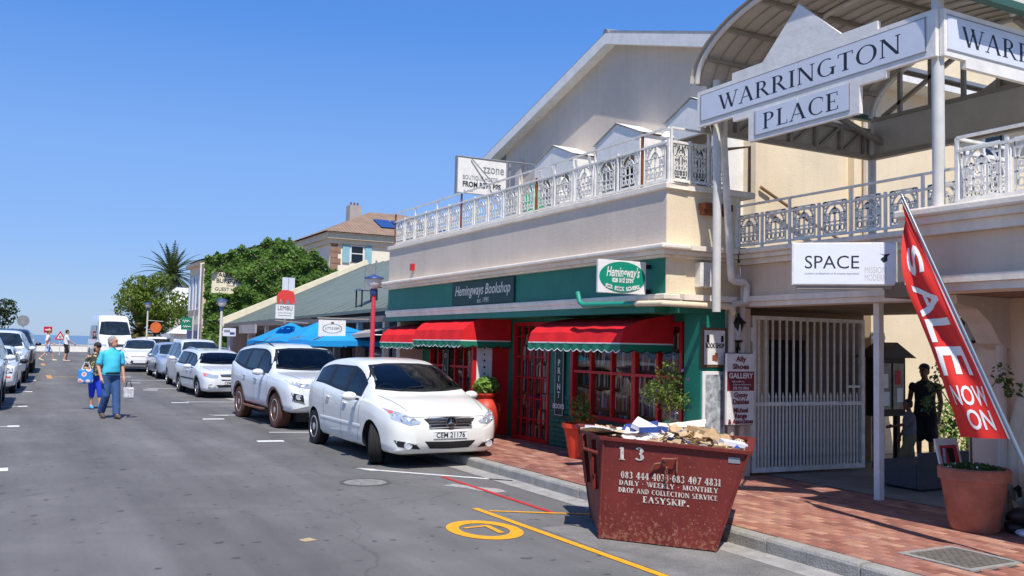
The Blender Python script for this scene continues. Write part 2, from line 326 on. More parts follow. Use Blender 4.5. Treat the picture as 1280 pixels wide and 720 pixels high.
for n,(x,y) in enumerate(spots):
    k=rnd.choice((0,0,1,1,2,3,4,5)); z=.1212+.0+rnd.uniform(-.0016,.0016); a=rnd.uniform(-.012,.012)
    if n<300:
        o=bpy.data.objects.new('brick',pm[k]); COL.objects.link(o); o.parent=pav; o.location=(x,y,z+.0); o.rotation_euler=(rnd.uniform(-.008,.008),rnd.uniform(-.012,.012),a)
    elif y<19.2:
        c,s=math.cos(a),math.sin(a); mm=rest[k]; m3=Matrix.Rotation(a,3,'Z')@Matrix.Rotation(rnd.uniform(-.01,.01),3,'Y'); mm.obx((x,y,z),(.101,.211,.018),m3)
for k in range(6): stuff(rest[k].build('brick_field',MATS['brick_paver_%d'%k],pav))
# manhole in the pavement and the round one in the road
t=T('manhole_cover','square cast iron manhole cover set in a pale concrete frame in brick pavement','manhole',(6.71,4.81,.126))
mb=MB(); 
for a in ((6.38,7.04,4.48,4.53),(6.38,7.04,5.09,5.14),(6.38,6.43,4.53,5.09),(6.99,7.04,4.53,5.09)): mb.bx(a[0],a[1],a[2],a[3],.10,.136)
mb.build('frame',M('concrete',(150,146,140)),t)
mb=MB(); mb.bx(6.435,6.985,4.535,5.085,.10,.131)
for i in range(14):
    for j in range(14):
        if (i+j)%2: mb.bx(6.45+i*.038,6.45+i*.038+.03,4.55+j*.038,4.55+j*.038+.03,.1312,.1345)
mb.build('lid',M('cast_iron',(118,112,104),.75,metal=.3,var=.25,scale=12),t)
t=T('road_manhole','round worn manhole cover flush in the asphalt near the white hatchback','manhole',(3.9,10.9,.004))
mb=MB(); mb.lathe([(.32,-.02),(.32,.006),(.27,.006),(.27,-.02)],(3.92,11.0,0),28); mb.build('rim',M('worn_tar',(86,84,82),.9),t)
mb=MB(); mb.lathe([(.265,-.02),(.265,.004)],(3.92,11.0,0),28); 
for k in range(6):
    a=k*PI/3; mb.bx(3.92+.15*math.cos(a)-.02,3.92+.15*math.cos(a)+.02,11+.15*math.sin(a)-.05,11+.15*math.sin(a)+.05,.0045,.008)
mb.build('lid',M('worn_lid',(135,132,128),.85,var=.35,scale=9),t)
struct(sheet(4.52,5.5,[2.0,4,6,7.7],.0022).build('parking_bay',M('dusty_tar',(124,122,118),.9,var=.3,scale=2.2,bump=.4,bs=150,speck=.3)))
# painted markings
def paint(name,c): return M(name,c,.7,var=.16,scale=18,speck=.18)
WH=paint('white_paint',(225,225,220)); YE=paint('yellow_paint',(236,165,28)); RE=paint('red_paint',(190,52,50)); OR=paint('old_yellow_paint',(206,150,84))
def mark(name,pts,mat,z=.004,closed=True):
    mb=MB(); mb.add([(x,y,gz(y)+z) for x,y in pts],[tuple(range(len(pts)))]); o=mb.build(name,mat,None,recalc=False)
    if o.data.polygons[0].normal.z<0: o.data.flip_normals()
    o['kind']='structure'; return o
def line(name,a,b,wd,mat,z=.004):
    a,b=Vector(a),Vector(b); d=(b-a).normalized(); n=Vector((-d.y,d.x))*wd/2; return mark(name,[a+n,b+n,b-n,a-n],mat,z)
line('white_line',(4.4,12.0),(5.72,10.47),.075,WH); mark('white_line',[(4.22,12.25),(4.42,12.1),(4.47,11.9),(4.33,11.95)],WH,.005)
line('white_line',(4.3,17.5),(5.6,17.15),.09,WH); line('white_line',(4.2,26.4),(5.6,26.1),.1,WH)
for x,y in ((3.86,20.7),(3.98,26.1),(3.97,32.2),(3.92,36.4),(3.95,16.0),(4.0,40.5)): mark('lane_dash',[(x-.22,y-.09),(x+.22,y-.16),(x+.24,y+.06),(x-.2,y+.13)],WH)
for x,y in ((4.3,21.7),(4.25,33),(4.25,38.2)): line('white_line',(x-.1,y),(x+1.2,y-.25),.1,WH); mark('lane_dash',[(x-.35,y+.12),(x+.05,y-.05),(x+.05,y-.2),(x-.2,y-.1)],WH,.006)
for x,y in ((.0,13.6),(.15,19.9),(.34,25.3),(.54,31.6),(.75,38)): line('white_line',(x-1.9,y),(x-.12,y),.09,WH); mark('lane_dash',[(x-.2,y-.16),(x,y-.16),(x,y+.16),(x-.2,y+.16)],WH,.006)
line('yellow_line',(4.39,8.86),(4.47,5.6),.075,YE,.006); line('yellow_line',(4.47,5.6),(4.5,3.2),.08,YE,.006); line('yellow_line',(4.46,8.66),(5.74,7.86),.055,YE,.007)
line('red_line',(5.02,11.1),(5.04,8.34),.065,RE,.006)
mb=MB(); rows=[]
for k in range(41):
    a=2*PI*k/40; rows.append([(3.98+r*rx*math.cos(a),7.82+r*ry*math.sin(a),.005) for r,rx,ry in ((1,.34,.46),(.66,.34,.46))])
mb.grid(rows); mb.build('yellow_ring',YE,recalc=False)['kind']='structure'
line('yellow_figure',(3.83,7.95),(4.1,7.98),.05,YE,.006); line('yellow_figure',(4.08,7.97),(4.06,7.62),.06,YE,.007)
for x,y in ((1.25,40.5),(1.3,52)): line('yellow_line',(x,y-1.2),(x,y+1.2),.18,OR)
line('yellow_line',(1.4,40.5),(3.0,40.3),.16,OR)
mark('pale_patch',[(4.72,10.42),(4.9,10.5),(5.05,10.2),(5.25,9.95),(5.24,9.72),(5.08,9.7),(4.95,9.92),(4.9,10.15)],M('pale_tar',(165,162,158),.9,var=.35,scale=20),.0035)
mark('pale_patch',[(2.27,8.05),(2.38,8.1),(2.42,7.98),(2.3,7.95)],M('pale_patch_ochre',(180,160,120),.9),.0035)
# ---------------------------------------------------------------- bookshop building with hostel above
M('wall_beige',(208,194,178),.85,var=.08,scale=1.2,bump=.2,bs=30,streak=.14)
M('wall_cream',(230,212,180),.85,var=.08,scale=1.2,bump=.2,bs=30,streak=.12)
M('trim_white',(238,226,208),.7,var=.12,scale=3,bump=.15,bs=30,streak=.2)
M('paint_white',(232,230,224),.55,var=.1,scale=6,streak=.12)
M('rail_white',(230,226,216),.5,var=.2,scale=8)
M('shop_green',(22,118,98),.55,var=.12,scale=3,streak=.15)
M('brick_green',(20,104,88),.6,var=.2,scale=10,bump=.2)
M('dark_green',(18,62,54),.55,var=.12)
M('shop_red',(196,26,34),.45,var=.12,scale=6)
M('glass_dark',(20,26,28),.06,var=.0,spec=.6)
M('rust',(132,74,44),.85,var=.4,scale=12)
M('dark_void',(16,15,15),.9,var=0); M('wall_grey2',(150,130,110),.8); M('passage_shade',(134,110,92),.85,var=.1,scale=1.5,streak=.15)  # passage colour is the wall beige darkened, with the passage's shade put in
M('roof_metal',(150,152,154),.5,metal=.4,var=.15)
bs=T('bookshop_building','two storey beige and green bookshop building with balcony and wide white gable','building',(8.5,13.8,.13))
W_=MATS
def P_(name,mat,par,*boxes,bevel=0):
    mb=MB()
    for b in boxes: mb.bx(*b)
    return mb.build(name,W_[mat],par,bevel=bevel)
YE0,YE1=9.0,18.55
P_('parapet_wall','wall_beige',bs,(7.0,7.22,9.0,YE1,3.02,3.72))
P_('end_wall','wall_cream',bs,(7.003,8.2,8.99,9.2,3.02,3.72)); P_('end_wall','wall_cream',bs,(7.003,8.2,8.99,9.2,2.425,2.87))
P_('ledge','trim_white',bs,(6.965,7.3,8.95,YE1+.05,3.72,3.80),(7.3,8.42,8.95,9.3,3.72,3.80),bevel=.012)
c=P_('cornice','trim_white',bs,(6.8,7.25,8.8,YE1+.1,2.955,3.02),bevel=.02)
P_('moulding','trim_white',c,(6.87,7.25,8.87,YE1+.04,2.90,2.953),(6.93,7.25,8.93,YE1+.02,2.865,2.898),(7.25,8.0,8.8,9.2,2.957,3.018),(7.25,8.05,8.87,9.2,2.90,2.953),(7.25,8.1,8.93,9.2,2.865,2.898))
P_('fascia','shop_green',bs,(7.0,7.2,YE0+.002,YE1,2.42,2.868))
r=P_('lower_cornice','trim_white',bs,(6.95,7.2,8.95,YE1+.05,2.345,2.42),bevel=.015)
P_('moulding','trim_white',r,(6.97,7.2,8.97,YE1+.03,2.283,2.343),(7.2,8.05,8.88,9.2,2.347,2.418),(7.2,8.1,8.92,9.2,2.285,2.343))
P_('soffit','shop_green',bs,(6.99,7.8,9.2,YE1,2.19,2.283),(7.2,7.95,8.99,9.2,2.19,2.283))
P_('corner_pilaster','shop_green',bs,(7.55,7.95,8.985,9.3,.13,2.19)); 
P_('end_wall','wall_beige',bs,(7.95,8.38,8.99,9.3,.13,2.283))
wallx=7.75
sw=P_('shop_wall','shop_green',bs,(wallx,7.95,9.3,9.55,.13,2.19),(wallx,7.95,9.55,12.3,.13,.66),(wallx,7.95,9.55,12.3,2.1,2.19),(wallx,7.95,12.3,12.98,.13,2.19),(wallx,7.95,14.2,14.42,.13,2.19),(wallx,7.95,12.98,14.2,2.14,2.19),(wallx,7.95,14.42,15.3,2.12,2.19),(wallx,7.95,15.3,15.85,.13,2.19),(wallx,7.95,15.85,17.9,.13,.62),(wallx,7.95,15.85,17.9,2.1,2.19),(wallx,7.95,17.9,YE1,.13,2.19))
# painted bricks in the dado below the windows
bme=MB().bx(-.014,.014,-.106,.106,-.0335,.0335).mesh('brick',W_['brick_green']); bme2=bme.copy()
bm=bmesh.new(); bm.from_mesh(bme2); bmesh.ops.bevel(bm,geom=bm.edges[:],offset=.005,segments=1,affect='EDGES'); bm.to_mesh(bme2); bm.free()
def bricks(y0,y1,z0,z1,lim=[0]):
    j=0; z=z0+.0375
    while z<z1-.03:
        y=y0+(.11 if j%2 else .0)
        while y<y1-.1:
            o=bpy.data.objects.new('brick',bme2); COL.objects.link(o); o.parent=sw; o.location=Vector((wallx-.006+rnd.uniform(-.003,.003),y+.11,z))-wl(sw); y+=.22
        z+=.075; j+=1
bricks(9.62,12.25,.14,.62); bricks(12.3,12.95,.14,1.0)
# window sill and red shop window
P_('window_sill','dark_green',bs,(wallx-.09,wallx,9.5,12.4,.60,.66),bevel=.01)
def panemat():
    m=bpy.data.materials.new('pane_glass'); m.use_nodes=True; t=m.node_tree; N=t.nodes; L=t.links; g=N.new('ShaderNodeBsdfGlossy'); g.inputs['Roughness'].default_value=.02; tr=N.new('ShaderNodeBsdfTransparent'); tr.inputs[0].default_value=(.97,.98,.98,1); mx=N.new('ShaderNodeMixShader'); mx.inputs[0].default_value=.05; L.new(tr.outputs[0],mx.inputs[1]); L.new(g.outputs[0],mx.inputs[2]); L.new(mx.outputs[0],N['Material Output'].inputs[0]); return m
PANE=panemat()
def shop_window(y0,y1,z0,z1,ny,zs,thick_at=None,x=wallx):
    fr=MB(); fr.bx(x-.03,x+.06,y0,y0+.06,z0,z1); fr.bx(x-.03,x+.06,y1-.06,y1,z0,z1); fr.bx(x-.03,x+.06,y0+.06,y1-.06,z0,z0+.06); fr.bx(x-.03,x+.06,y0+.06,y1-.06,z1-.06,z1)
    f=fr.build('window',W_['shop_red'],bs)
    n=ny; mu=MB(); w=(y1-y0)/n
    for k in range(1,n):
        t_=.045 if thick_at==k else .022; mu.bx(x-.02,x+.05,y0+k*w-t_,y0+k*w+t_,z0+.06,z1-.06)
    ys=[y0+.06]+[y0+k*w for k in range(1,n)]+[y1-.06]
    for zz in zs:
        for k in range(n): mu.bx(x-.018,x+.048,ys[k]+.023,ys[k+1]-.023,zz-.02,zz+.02)
    mu.build('glazing_bar',W_['shop_red'],f)
    zz=[z0+.06]+list(zs)+[z1-.06]
    for k in range(n):
        for i in range(len(zz)-1):
            p=MB(); p.bx(x+.02,x+.026,ys[k]+.02,ys[k+1]-.02,zz[i]+.02,zz[i+1]-.02); p.build('pane',PANE,f)
    return f
shop_window(9.55,12.3,.66,2.1,5,(1.36,),2); shop_window(15.85,17.9,.62,2.1,5,(1.3,))
# shop interior: back wall, shelves of books
P_('interior_wall','wall_cream',bs,(8.9,9.0,9.3,18.4,.13,2.19),(8.0,8.9,9.32,9.36,.13,2.19),(8.0,8.9,18.3,18.35,.13,2.19),(8.0,8.9,14.22,14.26,.13,2.19),(8.0,8.9,15.3,15.34,.13,2.19))
P_('interior_floor','wall_grey2',bs,(7.95,8.9,9.36,18.3,.128,.14))
bkm=[M('book_%d'%i,c,.7,var=.15,scale=20) for i,c in enumerate(((196,186,160),(120,36,36),(40,60,90),(58,86,66),(214,210,200),(88,62,44),(170,130,70),(60,58,60),(150,60,50),(120,130,150)))]
shelf_n=0
def shelf(name,y0,y1,zs,x=8.12,dep=.2,label=''):
    t=T(name,label,'bookshelf',(x+dep/2,(y0+y1)/2,.13))
    mb=MB(); mb.bx(x,x+dep,y0,y0+.025,.13,zs[-1]+.3); mb.bx(x,x+dep,y1-.025,y1,.13,zs[-1]+.3); mb.bx(x+dep-.015,x+dep,y0+.025,y1-.025,.13,zs[-1]+.3); mb.build('case',M('shelf_wood',(112,78,50),.6,var=.2,scale=8),t)
    for z in zs:
        mb=MB(); mb.bx(x+.005,x+dep-.016,y0+.026,y1-.026,z-.018,z); mb.build('shelf',W_['shelf_wood'],t)
        mb=MB(); y=y0+.03
        while y<y1-.06:
            w=rnd.uniform(.016,.045); h=rnd.uniform(.17,.27); mb.k=rnd.randrange(10)
            if rnd.random()<.93:
                a=rnd.uniform(-.03,.03) if rnd.random()<.8 else .2; mb.obx((x+.09+rnd.uniform(0,.02),y+w/2,z+h/2+.001),(.14,w*.94,h),Matrix.Rotation(a,3,'X'))
            y+=w
        stuff(mb.build('book_row',bkm,t))
shelf('bookshelf',9.65,10.95,(.45,.78,1.1,1.42,1.74),7.9,.2,'wooden bookshelf packed with books behind the right half of the large red shop window')
shelf('bookshelf',10.98,12.28,(.5,.82,1.14,1.46,1.78),7.9,.2,'wooden bookshelf packed with books behind the left half of the large red shop window')
shelf('bookshelf',15.9,17.85,(.4,.8,1.2,1.6),7.9,.2,'wooden bookshelf behind the far red shop window beside the open door')
shelf('bookshelf',13.02,14.16,(.15,.42,.68,.95,1.22,1.48,1.75),7.84,.16,'narrow bookshelf full of red spines behind the barred red door panel')
# red barred door panel in front of the narrow shelf
dr=MB(); 
for y in (12.98,14.15): dr.bx(7.72,7.80,y,y+.05,.13,2.14)
dr.bx(7.72,7.80,13.03,14.15,.13,.2); dr.bx(7.72,7.80,13.03,14.15,2.08,2.14); d_=dr.build('door',W_['shop_red'],bs)
bb=MB()
for k in range(1,5): bb.bx(7.735,7.765,13.03+k*.224-.012,13.03+k*.224+.012,.2,2.08)
for z in (.5,.85,1.2,1.55,1.9): bb.bx(7.74,7.76,13.03,14.15,z-.01,z+.01)
bb.build('bar',W_['shop_red'],d_); MB().bx(7.775,7.78,13.03,14.15,.2,2.08).build('pane',PANE,d_)
# open entrance: red jambs, dark interior
P_('door_frame','shop_red',bs,(7.70,7.95,14.42,14.5,.13,2.12),(7.70,7.95,15.22,15.3,.13,2.12),(7.7,7.95,14.5,15.22,2.06,2.12)); 
od=P_('door','shop_red',bs,(7.05,7.72,14.44,14.49,.16,2.05),bevel=.006)
nb=P_('notice_board','paint_white',od,(7.12,7.42,14.43,14.438,.35,1.95))
for k in range(13): text('%s'%rnd.choice(('BOOKS','MAPS','ART','HISTORY','POETRY','NEW','FICTION')) if False else 'I'*rnd.randint(4,9),.05,'print_line',W_['dark_void'],od,(7.27,14.428,.45+k*.112),*FACE_Y,space=.7)
P_('notice_board','dark_void',od,(7.12,7.42,14.426,14.436,1.84,1.95))
# vertical name boards beside windows: white lettering on dark green
def vboard(y,z0,z1,word,size=.1):
    b=P_('name_board','dark_green',bs,(wallx-.045,wallx-.003,y-.14,y+.14,z0,z1),bevel=.008); o=MB()
    for a in ((y-.125,y-.118,z0+.02,z1-.02),(y+.118,y+.125,z0+.02,z1-.02)): o.bx(wallx-.048,wallx-.045,*a)
    o.bx(wallx-.048,wallx-.045,y-.118,y+.118,z0+.02,z0+.027); o.build('border',W_['paint_white'],b)
    for k,ch in enumerate(word): text(ch,size,'letter',W_['paint_white'],b,(wallx-.049,y,z1-.2-k*(z1-z0-.3)/max(1,len(word)-1)),*FACE_X,off=.002)
    return b
b=vboard(12.62,.62,2.05,'F PRINT',.125); 
[bpy.data.objects.remove(o) for o in list(b.children) if o.name.startswith('letter')]
for k,ch in enumerate(('F','','P','R','I','N','T')): 
    if ch: text(ch,.14,'letter',W_['paint_white'],b,(wallx-.05,12.62,1.73-k*.128),*FACE_X,off=.003)
text('BOOKS',.105,'letter',W_['paint_white'],b,(wallx-.05,12.62,.78),*FACE_X,off=.003)
vboard(15.6,.4,1.95,'AFRICA',.14); vboard(17.05,.9,1.95,'COLL',.13)
# sign board on the fascia
fb=P_('fascia_board','dark_green',bs,(6.965,6.999,12.85,15.2,2.435,2.845),bevel=.006)
text('Hemingways Bookshop',.25,'lettering',M('letter_cream',(226,220,206),.6,var=.05),fb,(6.9643,14.02,2.68),*FACE_X,shear=.25,width=2.1,off=.003)
text('est. 1995',.12,'lettering',W_['letter_cream'],fb,(6.9643,13.95,2.50),*FACE_X,shear=.25)
P_('alarm_box','shop_red',bs,(6.93,6.998,17.1,17.2,3.2,3.34),bevel=.01)
# posters on the green pilaster
ps=T('framed_poster','brown framed BOOK SHOP poster on the green wall beside the climbing plant','poster',(7.72,9.28,1.55))
P_('frame','shelf_wood',ps,(7.55,7.95,8.955,8.983,1.52,2.02),bevel=.006); P_('print','paint_white',ps,(7.585,7.915,8.948,8.954,1.555,1.985))
text('BOOK SHOP',.085,'lettering',W_['dark_void'],ps,(7.75,8.945,1.79),*FACE_Y,width=.3,off=.003)
for x,z,h in ((7.64,1.88,.1),(7.87,1.88,.08),(7.73,1.64,.07),(7.77,1.65,.11)): P_('picture','rust' if z<1.8 else 'dark_void',ps,(x-.02,x+.02,8.9445,8.947,z-h/2,z+h/2))
pw=T('poster_panel','pale framed panel with grey blue pictures under the BOOK SHOP poster','poster',(7.75,8.96,.7))
P_('frame','paint_white',pw,(7.57,7.93,8.955,8.983,.62,1.47),bevel=.006); P_('print',M('print_blue',(96,124,150),.35,var=.75,scale=9,c2=(222,226,226)).name,pw,(7.61,7.89,8.948,8.954,.66,1.43))
# ---- gable wall, roof and hostel windows above the balcony
def gable_top(y): return 7.54-.3*abs(y-13.76)
gx=9.5
mb=MB(); ys=[10.2,13.76,18.0]; mb.prism([(10.4,3.02),(18.0,3.02),(18.0,gable_top(18)-.16),(13.76,gable_top(13.76)-.16),(10.4,gable_top(10.4)-.16)],'x',gx,gx+.25); mb.build('gable_wall',W_['wall_beige'],bs)
P_('pilaster','wall_beige',bs,(gx-.06,gx,17.2,17.45,3.02,5.75))
P_('terrace_floor','concrete',bs,(7.22,gx,9.2,YE1,3.0,3.1)); P_('back_wall','wall_beige',bs,(7.22,12.5,YE1-.2,YE1,.13,3.0),(9.75,12.5,17.8,18.0,3.0,6.0))
rf=MB()
for s_ in (-1,1):
    y1=13.76+s_*(5.2 if s_>0 else 4.0); pts=[]
    z0,z1=gable_top(13.76)+.02,gable_top(13.76)+.02-.3*abs(y1-13.76)
    rf.add([(9.3,13.76,z0),(19,13.76,z0),(19,y1,z1),(9.3,y1,z1),(9.3,13.76,z0-.06),(19,13.76,z0-.06),(19,y1,z1-.06),(9.3,y1,z1-.06)],[(0,1,2,3),(7,6,5,4),(0,3,7,4),(3,2,6,7),(2,1,5,6)])
roof=rf.build('roof',W_['roof_metal'],bs)
bb=MB()
for s_,ln in ((1,5.22),(-1,4.02)):
    y1=13.76+s_*ln; z0,z1=7.5,7.5-.3*ln
    bb.add([(9.26,13.76,z0),(9.26,y1,z1),(9.26,y1,z1-.2),(9.26,13.76,z0-.2),(9.3,13.76,z0),(9.3,y1,z1),(9.3,y1,z1-.2),(9.3,13.76,z0-.2)],[(0,1,2,3),(7,6,5,4),(0,4,5,1),(2,6,7,3),(1,5,6,2),(0,3,7,4)])
bb.build('barge_board',W_['paint_white'],roof)
sf=MB()
for s_,ln in ((1,5.1),(-1,3.9)):
    y1=13.76+s_*ln; z0,z1=7.32,7.32-.3*ln
    sf.add([(9.3,13.76,z0),(9.3,y1,z1),(9.52,y1,z1),(9.52,13.76,z0)],[(0,1,2,3)])
sf.build('soffit',W_['paint_white'],roof)
MB().tube([(9.26,13.76,7.5),(10,13.76,7.56),(19,13.76,7.58)],.08,10).build('ridge_cap',W_['roof_metal'],roof)
for i,(yc,hw,dep) in enumerate(((15.1,.72,.5),(12.97,.67,.5),(10.98,.62,.5))):
    x0=9.0; zs,za=5.34,5.6
    f=MB(); f.prism([(yc-hw,5.02),(yc-hw,zs),(yc,za),(yc+hw,zs),(yc+hw,5.02)],'x',x0,x0+.07); h=f.build('window_hood',W_['paint_white'],bs)
    for s_ in (-1,1):
        f=MB(); f.bx(x0+.07,gx,yc+s_*hw,yc+s_*(hw-.06),3.1,zs-.02); f.bx(x0,x0+.07,yc+s_*hw,yc+s_*(hw-.14),3.1,5.02); f.build('hood_side',W_['paint_white'],h)
    f=MB(); 
    for s_ in (-1,1): f.add([(x0-.03,yc,za+.03),(gx,yc,za+.03),(gx,yc+s_*(hw+.05),zs),(x0-.03,yc+s_*(hw+.05),zs)],[(0,1,2,3)])
    f.build('hood_roof',W_['paint_white'],h)
    wnd=P_('window','paint_white',bs,(gx-.05,gx-.002,yc-hw+.12,yc-hw+.2,3.2,5.0),(gx-.05,gx-.002,yc+hw-.2,yc+hw-.12,3.2,5.0),(gx-.05,gx-.002,yc-.04,yc+.04,3.2,5.0),(gx-.05,gx-.002,yc-hw+.2,yc+hw-.2,4.92,5.0))
    P_('pane','glass_dark',wnd,(gx-.025,gx-.01,yc-hw+.14,yc+hw-.14,3.2,4.95))
# side wall facing the camera, behind the canopy
P_('side_wall','wall_cream',bs,(gx,19,10.2,10.4,.13,6.45)); P_('pilaster','wall_cream',bs,(9.5,9.78,10.1,10.2,3.0,6.0)); P_('pilaster','wall_cream',bs,(11.55,11.8,10.08,10.2,3,6.09)); P_('eaves','paint_white',bs,(9.4,19,9.75,10.2,6.1,6.2))
P_('upper_wall','wall_cream',bs,(11.9,19,10.25,10.45,6.2,7.9)); P_('upper_eaves','paint_white',bs,(11.8,19,10.0,10.5,7.9,8.0))
MB().tube([(11.75,10.02,3),(11.75,10.02,6.1)],.05,8).build('downpipe',W_['wall_beige'],bs)
wn=P_('window','paint_white',bs,(14.85,15.55,10.14,10.2,4.3,4.36),(14.85,15.55,10.14,10.2,6.0,6.06),(14.85,14.93,10.14,10.2,4.36,6.0),(15.47,15.55,10.14,10.2,4.36,6.0),(14.93,15.47,10.15,10.2,5.15,5.2)); P_('pane','glass_dark',wn,(14.93,15.47,10.18,10.19,4.36,6.0))
# ---------------------------------------------------------------- arcade building with the passage (right of the bookshop)
ar=T('arcade_building','beige arcade building with balcony over a dark open passage beside the bookshop','building',(10,6.5,.13))
M('wall_shade_warm',(224,200,174),.85,var=.08,scale=1.2,bump=.2,bs=30,streak=.14); P_('beam_wall','wall_shade_warm',ar,(8.2,8.5,5.7,8.985,2.43,2.83)); P_('beam_wall','wall_shade_warm',ar,(7.3,7.6,-3,5.7,2.45,2.82),(7.6,8.2,5.5,5.7,2.45,2.82))  # shade-side copy of the beige, warmed and lifted in colour against bluish shade
cn=P_('cornice','trim_white',ar,(8.0,8.5,5.55,8.79,2.955,3.02),(7.1,7.65,-3,5.75,2.985,3.06),bevel=.018)
P_('moulding','trim_white',cn,(8.06,8.5,5.6,8.86,2.90,2.953),(8.13,8.5,5.65,8.92,2.832,2.898),(7.16,7.65,-3,5.75,2.92,2.983),(7.22,7.65,-3,5.72,2.822,2.918))
P_('lower_band','trim_white',ar,(8.14,8.55,5.72,8.98,2.36,2.428),(8.17,8.55,5.72,8.98,2.30,2.358),(7.22,7.65,-3,5.72,2.38,2.448),(7.26,7.65,-3,5.72,2.31,2.378))
P_('floor_slab','concrete',ar,(8.5,12,-3,8.98,2.83,3.0),(7.65,8.5,-3,5.7,2.83,3.0)); P_('ceiling','passage_shade',ar,(8.5,11.2,6.3,9.59,2.30,2.45),(7.65,9.3,-3,6.3,2.30,2.45))
MB().bx(8.41,8.49,7.0,7.08,.13,2.3).build('post',W_['paint_white'],ar,bevel=.006); P_('post_bracket','paint_white',ar,(8.40,8.50,6.99,7.09,1.9,1.93))
# passage side wall with dark door
P_('passage_wall','passage_shade',ar,(8.38,11.2,9.6,9.75,.13,2.45),(8.3,8.38,9.31,9.75,.13,2.28))
pd=P_('door','shelf_wood',ar,(9.2,10.0,9.57,9.6,.13,1.98)); P_('panel','dark_void',pd,(9.26,9.94,9.555,9.569,.2,1.9))
# pier on the right with bracket and pipe
pr_=P_('pier','wall_shade_warm',ar,(8.45,9.3,2.0,5.95,.13,2.30))
MB().prism([(8.45,2.3),(7.65,2.3),(7.66,2.22),(7.95,2.18),(8.15,2.05),(8.3,1.86),(8.45,1.8)],'y',5.5,5.75).build('bracket',W_['wall_beige'],ar)
MB().tube([(8.38,5.55,.13),(8.38,5.55,2.3)],.05,10).build('downpipe',W_['wall_beige'],ar); MB().tube([(8.38,5.2,.13),(8.38,5.2,2.3)],.05,10).build('downpipe',W_['wall_beige'],ar)
# courtyard wall at the end of the passage, in the sun
P_('courtyard_wall','wall_cream',ar,(15,15.2,4,11,.13,2.8),(11.3,11.6,9.55,9.75,.13,2.8),(11.6,15,10.95,11.1,.13,2.8))
cwn=P_('window','paint_white',ar,(14.95,15,10.2,10.26,.5,1.95),(14.95,15,9.4,9.46,.5,1.95),(14.95,15,9.46,10.2,.5,.58),(14.95,15,9.46,10.2,1.87,1.95)); P_('pane',M('pane_teal',(60,120,115),.3,var=.6,scale=5).name,cwn,(14.97,14.99,9.46,10.2,.58,1.87))  # window pane in mottled teal
P_('pilaster','paint_white',ar,(14.9,15,10.5,10.7,.13,2.8))
# ---------------------------------------------------------------- railings
def iron_panel(w,h,name='railing_panel'):
    """cast iron panel in local x (along) and z: arch, bars, rings and scrolls"""
    mb=MB(); r=.0085
    def pl(pts,rr=r): 
        for a,b in zip(pts,pts[1:]): mb.bar((a[0],0,a[1]),(b[0],0,b[1]),rr*2,.014,up=(0,1,0))
    x=w/2-.02; pl([(-x,.0),(-x,h),(x,h),(x,0),(-x,0)])
    arc=lambda cx,cz,rx,rz,a0,a1,n=8:[(cx+rx*math.cos(R(a0+(a1-a0)*i/n)),cz+rz*math.sin(R(a0+(a1-a0)*i/n))) for i in range(n+1)]
    pl(arc(0,h*.55,x*.86,h*.4,0,180,10)); pl(arc(0,h*.52,x*.46,h*.26,0,180,8))
    for k in (-.86,-.46,.46,.86): pl([(k*x,h*.08),(k*x,h*.54)],.008)
    pl([(0,0),(0,h*.93)],.009); pl([(-x,h*.36),(x,h*.36)],.007); pl([(-x,h*.62),(x,h*.62)],.007)
    for cx,cz,rr in ((-.66*x,h*.16,.03),(.66*x,h*.16,.03),(-.23*x,h*.16,.03),(.23*x,h*.16,.03),(-.8*x,h*.9,.03),(.8*x,h*.9,.03),(0,h*.7,.028),(-.66*x,h*.5,.02),(.66*x,h*.5,.02)): pl(arc(cx,cz,rr,rr*1.3,0,360,7),.007)
    for cx in (-.66,.66,0): mb.bx(cx*x-.016,cx*x+.016,-.009,.009,h*.36-.016,h*.36+.016)
    return mb.mesh(name,W_['rail_white'])
def railing(label,a,b,z0,h,n,top2=.0,posts_rust=(),name='balcony_railing'):
    a=Vector(a+(z0,)); b=Vector(b+(z0,)); d=b-a; L=d.length; ang=math.atan2(d.y,d.x)
    t=T(name,label,'railing',a,ang)
    w=L/n; me=iron_panel(w*.8,h*.86)
    for k in range(n):
        o=bpy.data.objects.new('railing_panel',me); COL.objects.link(o); o.parent=t; o.location=(w*(k+.5),0,.07)
    for k in range(n+1):
        mb=MB(); mb.bx(-.014,.014,-.014,.014,-.02,h+(top2 if k%2==0 else .02)); o=mb.build('post',W_['rust'] if k in posts_rust else W_['rail_white'],t,world=False); o.location=(w*k,0,0)
    for z in (.05,h-.02,h+top2):
        mb=MB(); mb.bx(0,L,-.016,.016,z-.012,z+.012); mb.build('rail',W_['rail_white'],t,world=False)
    return t
railing('long white ornate railing along the bookshop parapet ledge',(7.08,18.45),(7.08,9.06),3.80,.55,17,.16,(0,6,11,16))
railing('short white ornate railing turning the corner at the bookshop end',(7.1,9.04),(8.0,9.04),3.80,.55,3,.16)
railing('grey shaded ornate railing on the balcony above the SPACE sign',(8.08,8.93),(8.08,5.72),3.02,.42,7,.14)
railing('bright white ornate railing on the right-hand balcony near the pole',(7.32,5.24),(7.32,2.9),3.06,.52,5,.1)
railing('white ornate railing set back across the right-hand balcony end',(7.34,5.26),(8.1,5.26),3.06,.52,2,.1)
hr=MB(); hr.tube([(8.06,9.1,4.36),(8.45,9.1,4.44),(8.45,9.1,3.8)],.022,8); rebase(tag(hr.build('handrail',M('rail_wood',(150,116,84),.6)),'brown wooden handrail post at the end of the bookshop balcony','handrail'))
hr=MB(); hr.tube([(9.55,10.05,4.15),(10.6,10.05,3.7),(11.6,10.05,3.35)],.025,8); tag(hr.build('handrail',W_['rail_wood']),'slanting brown handrail fixed to the beige wall behind the balcony','handrail')
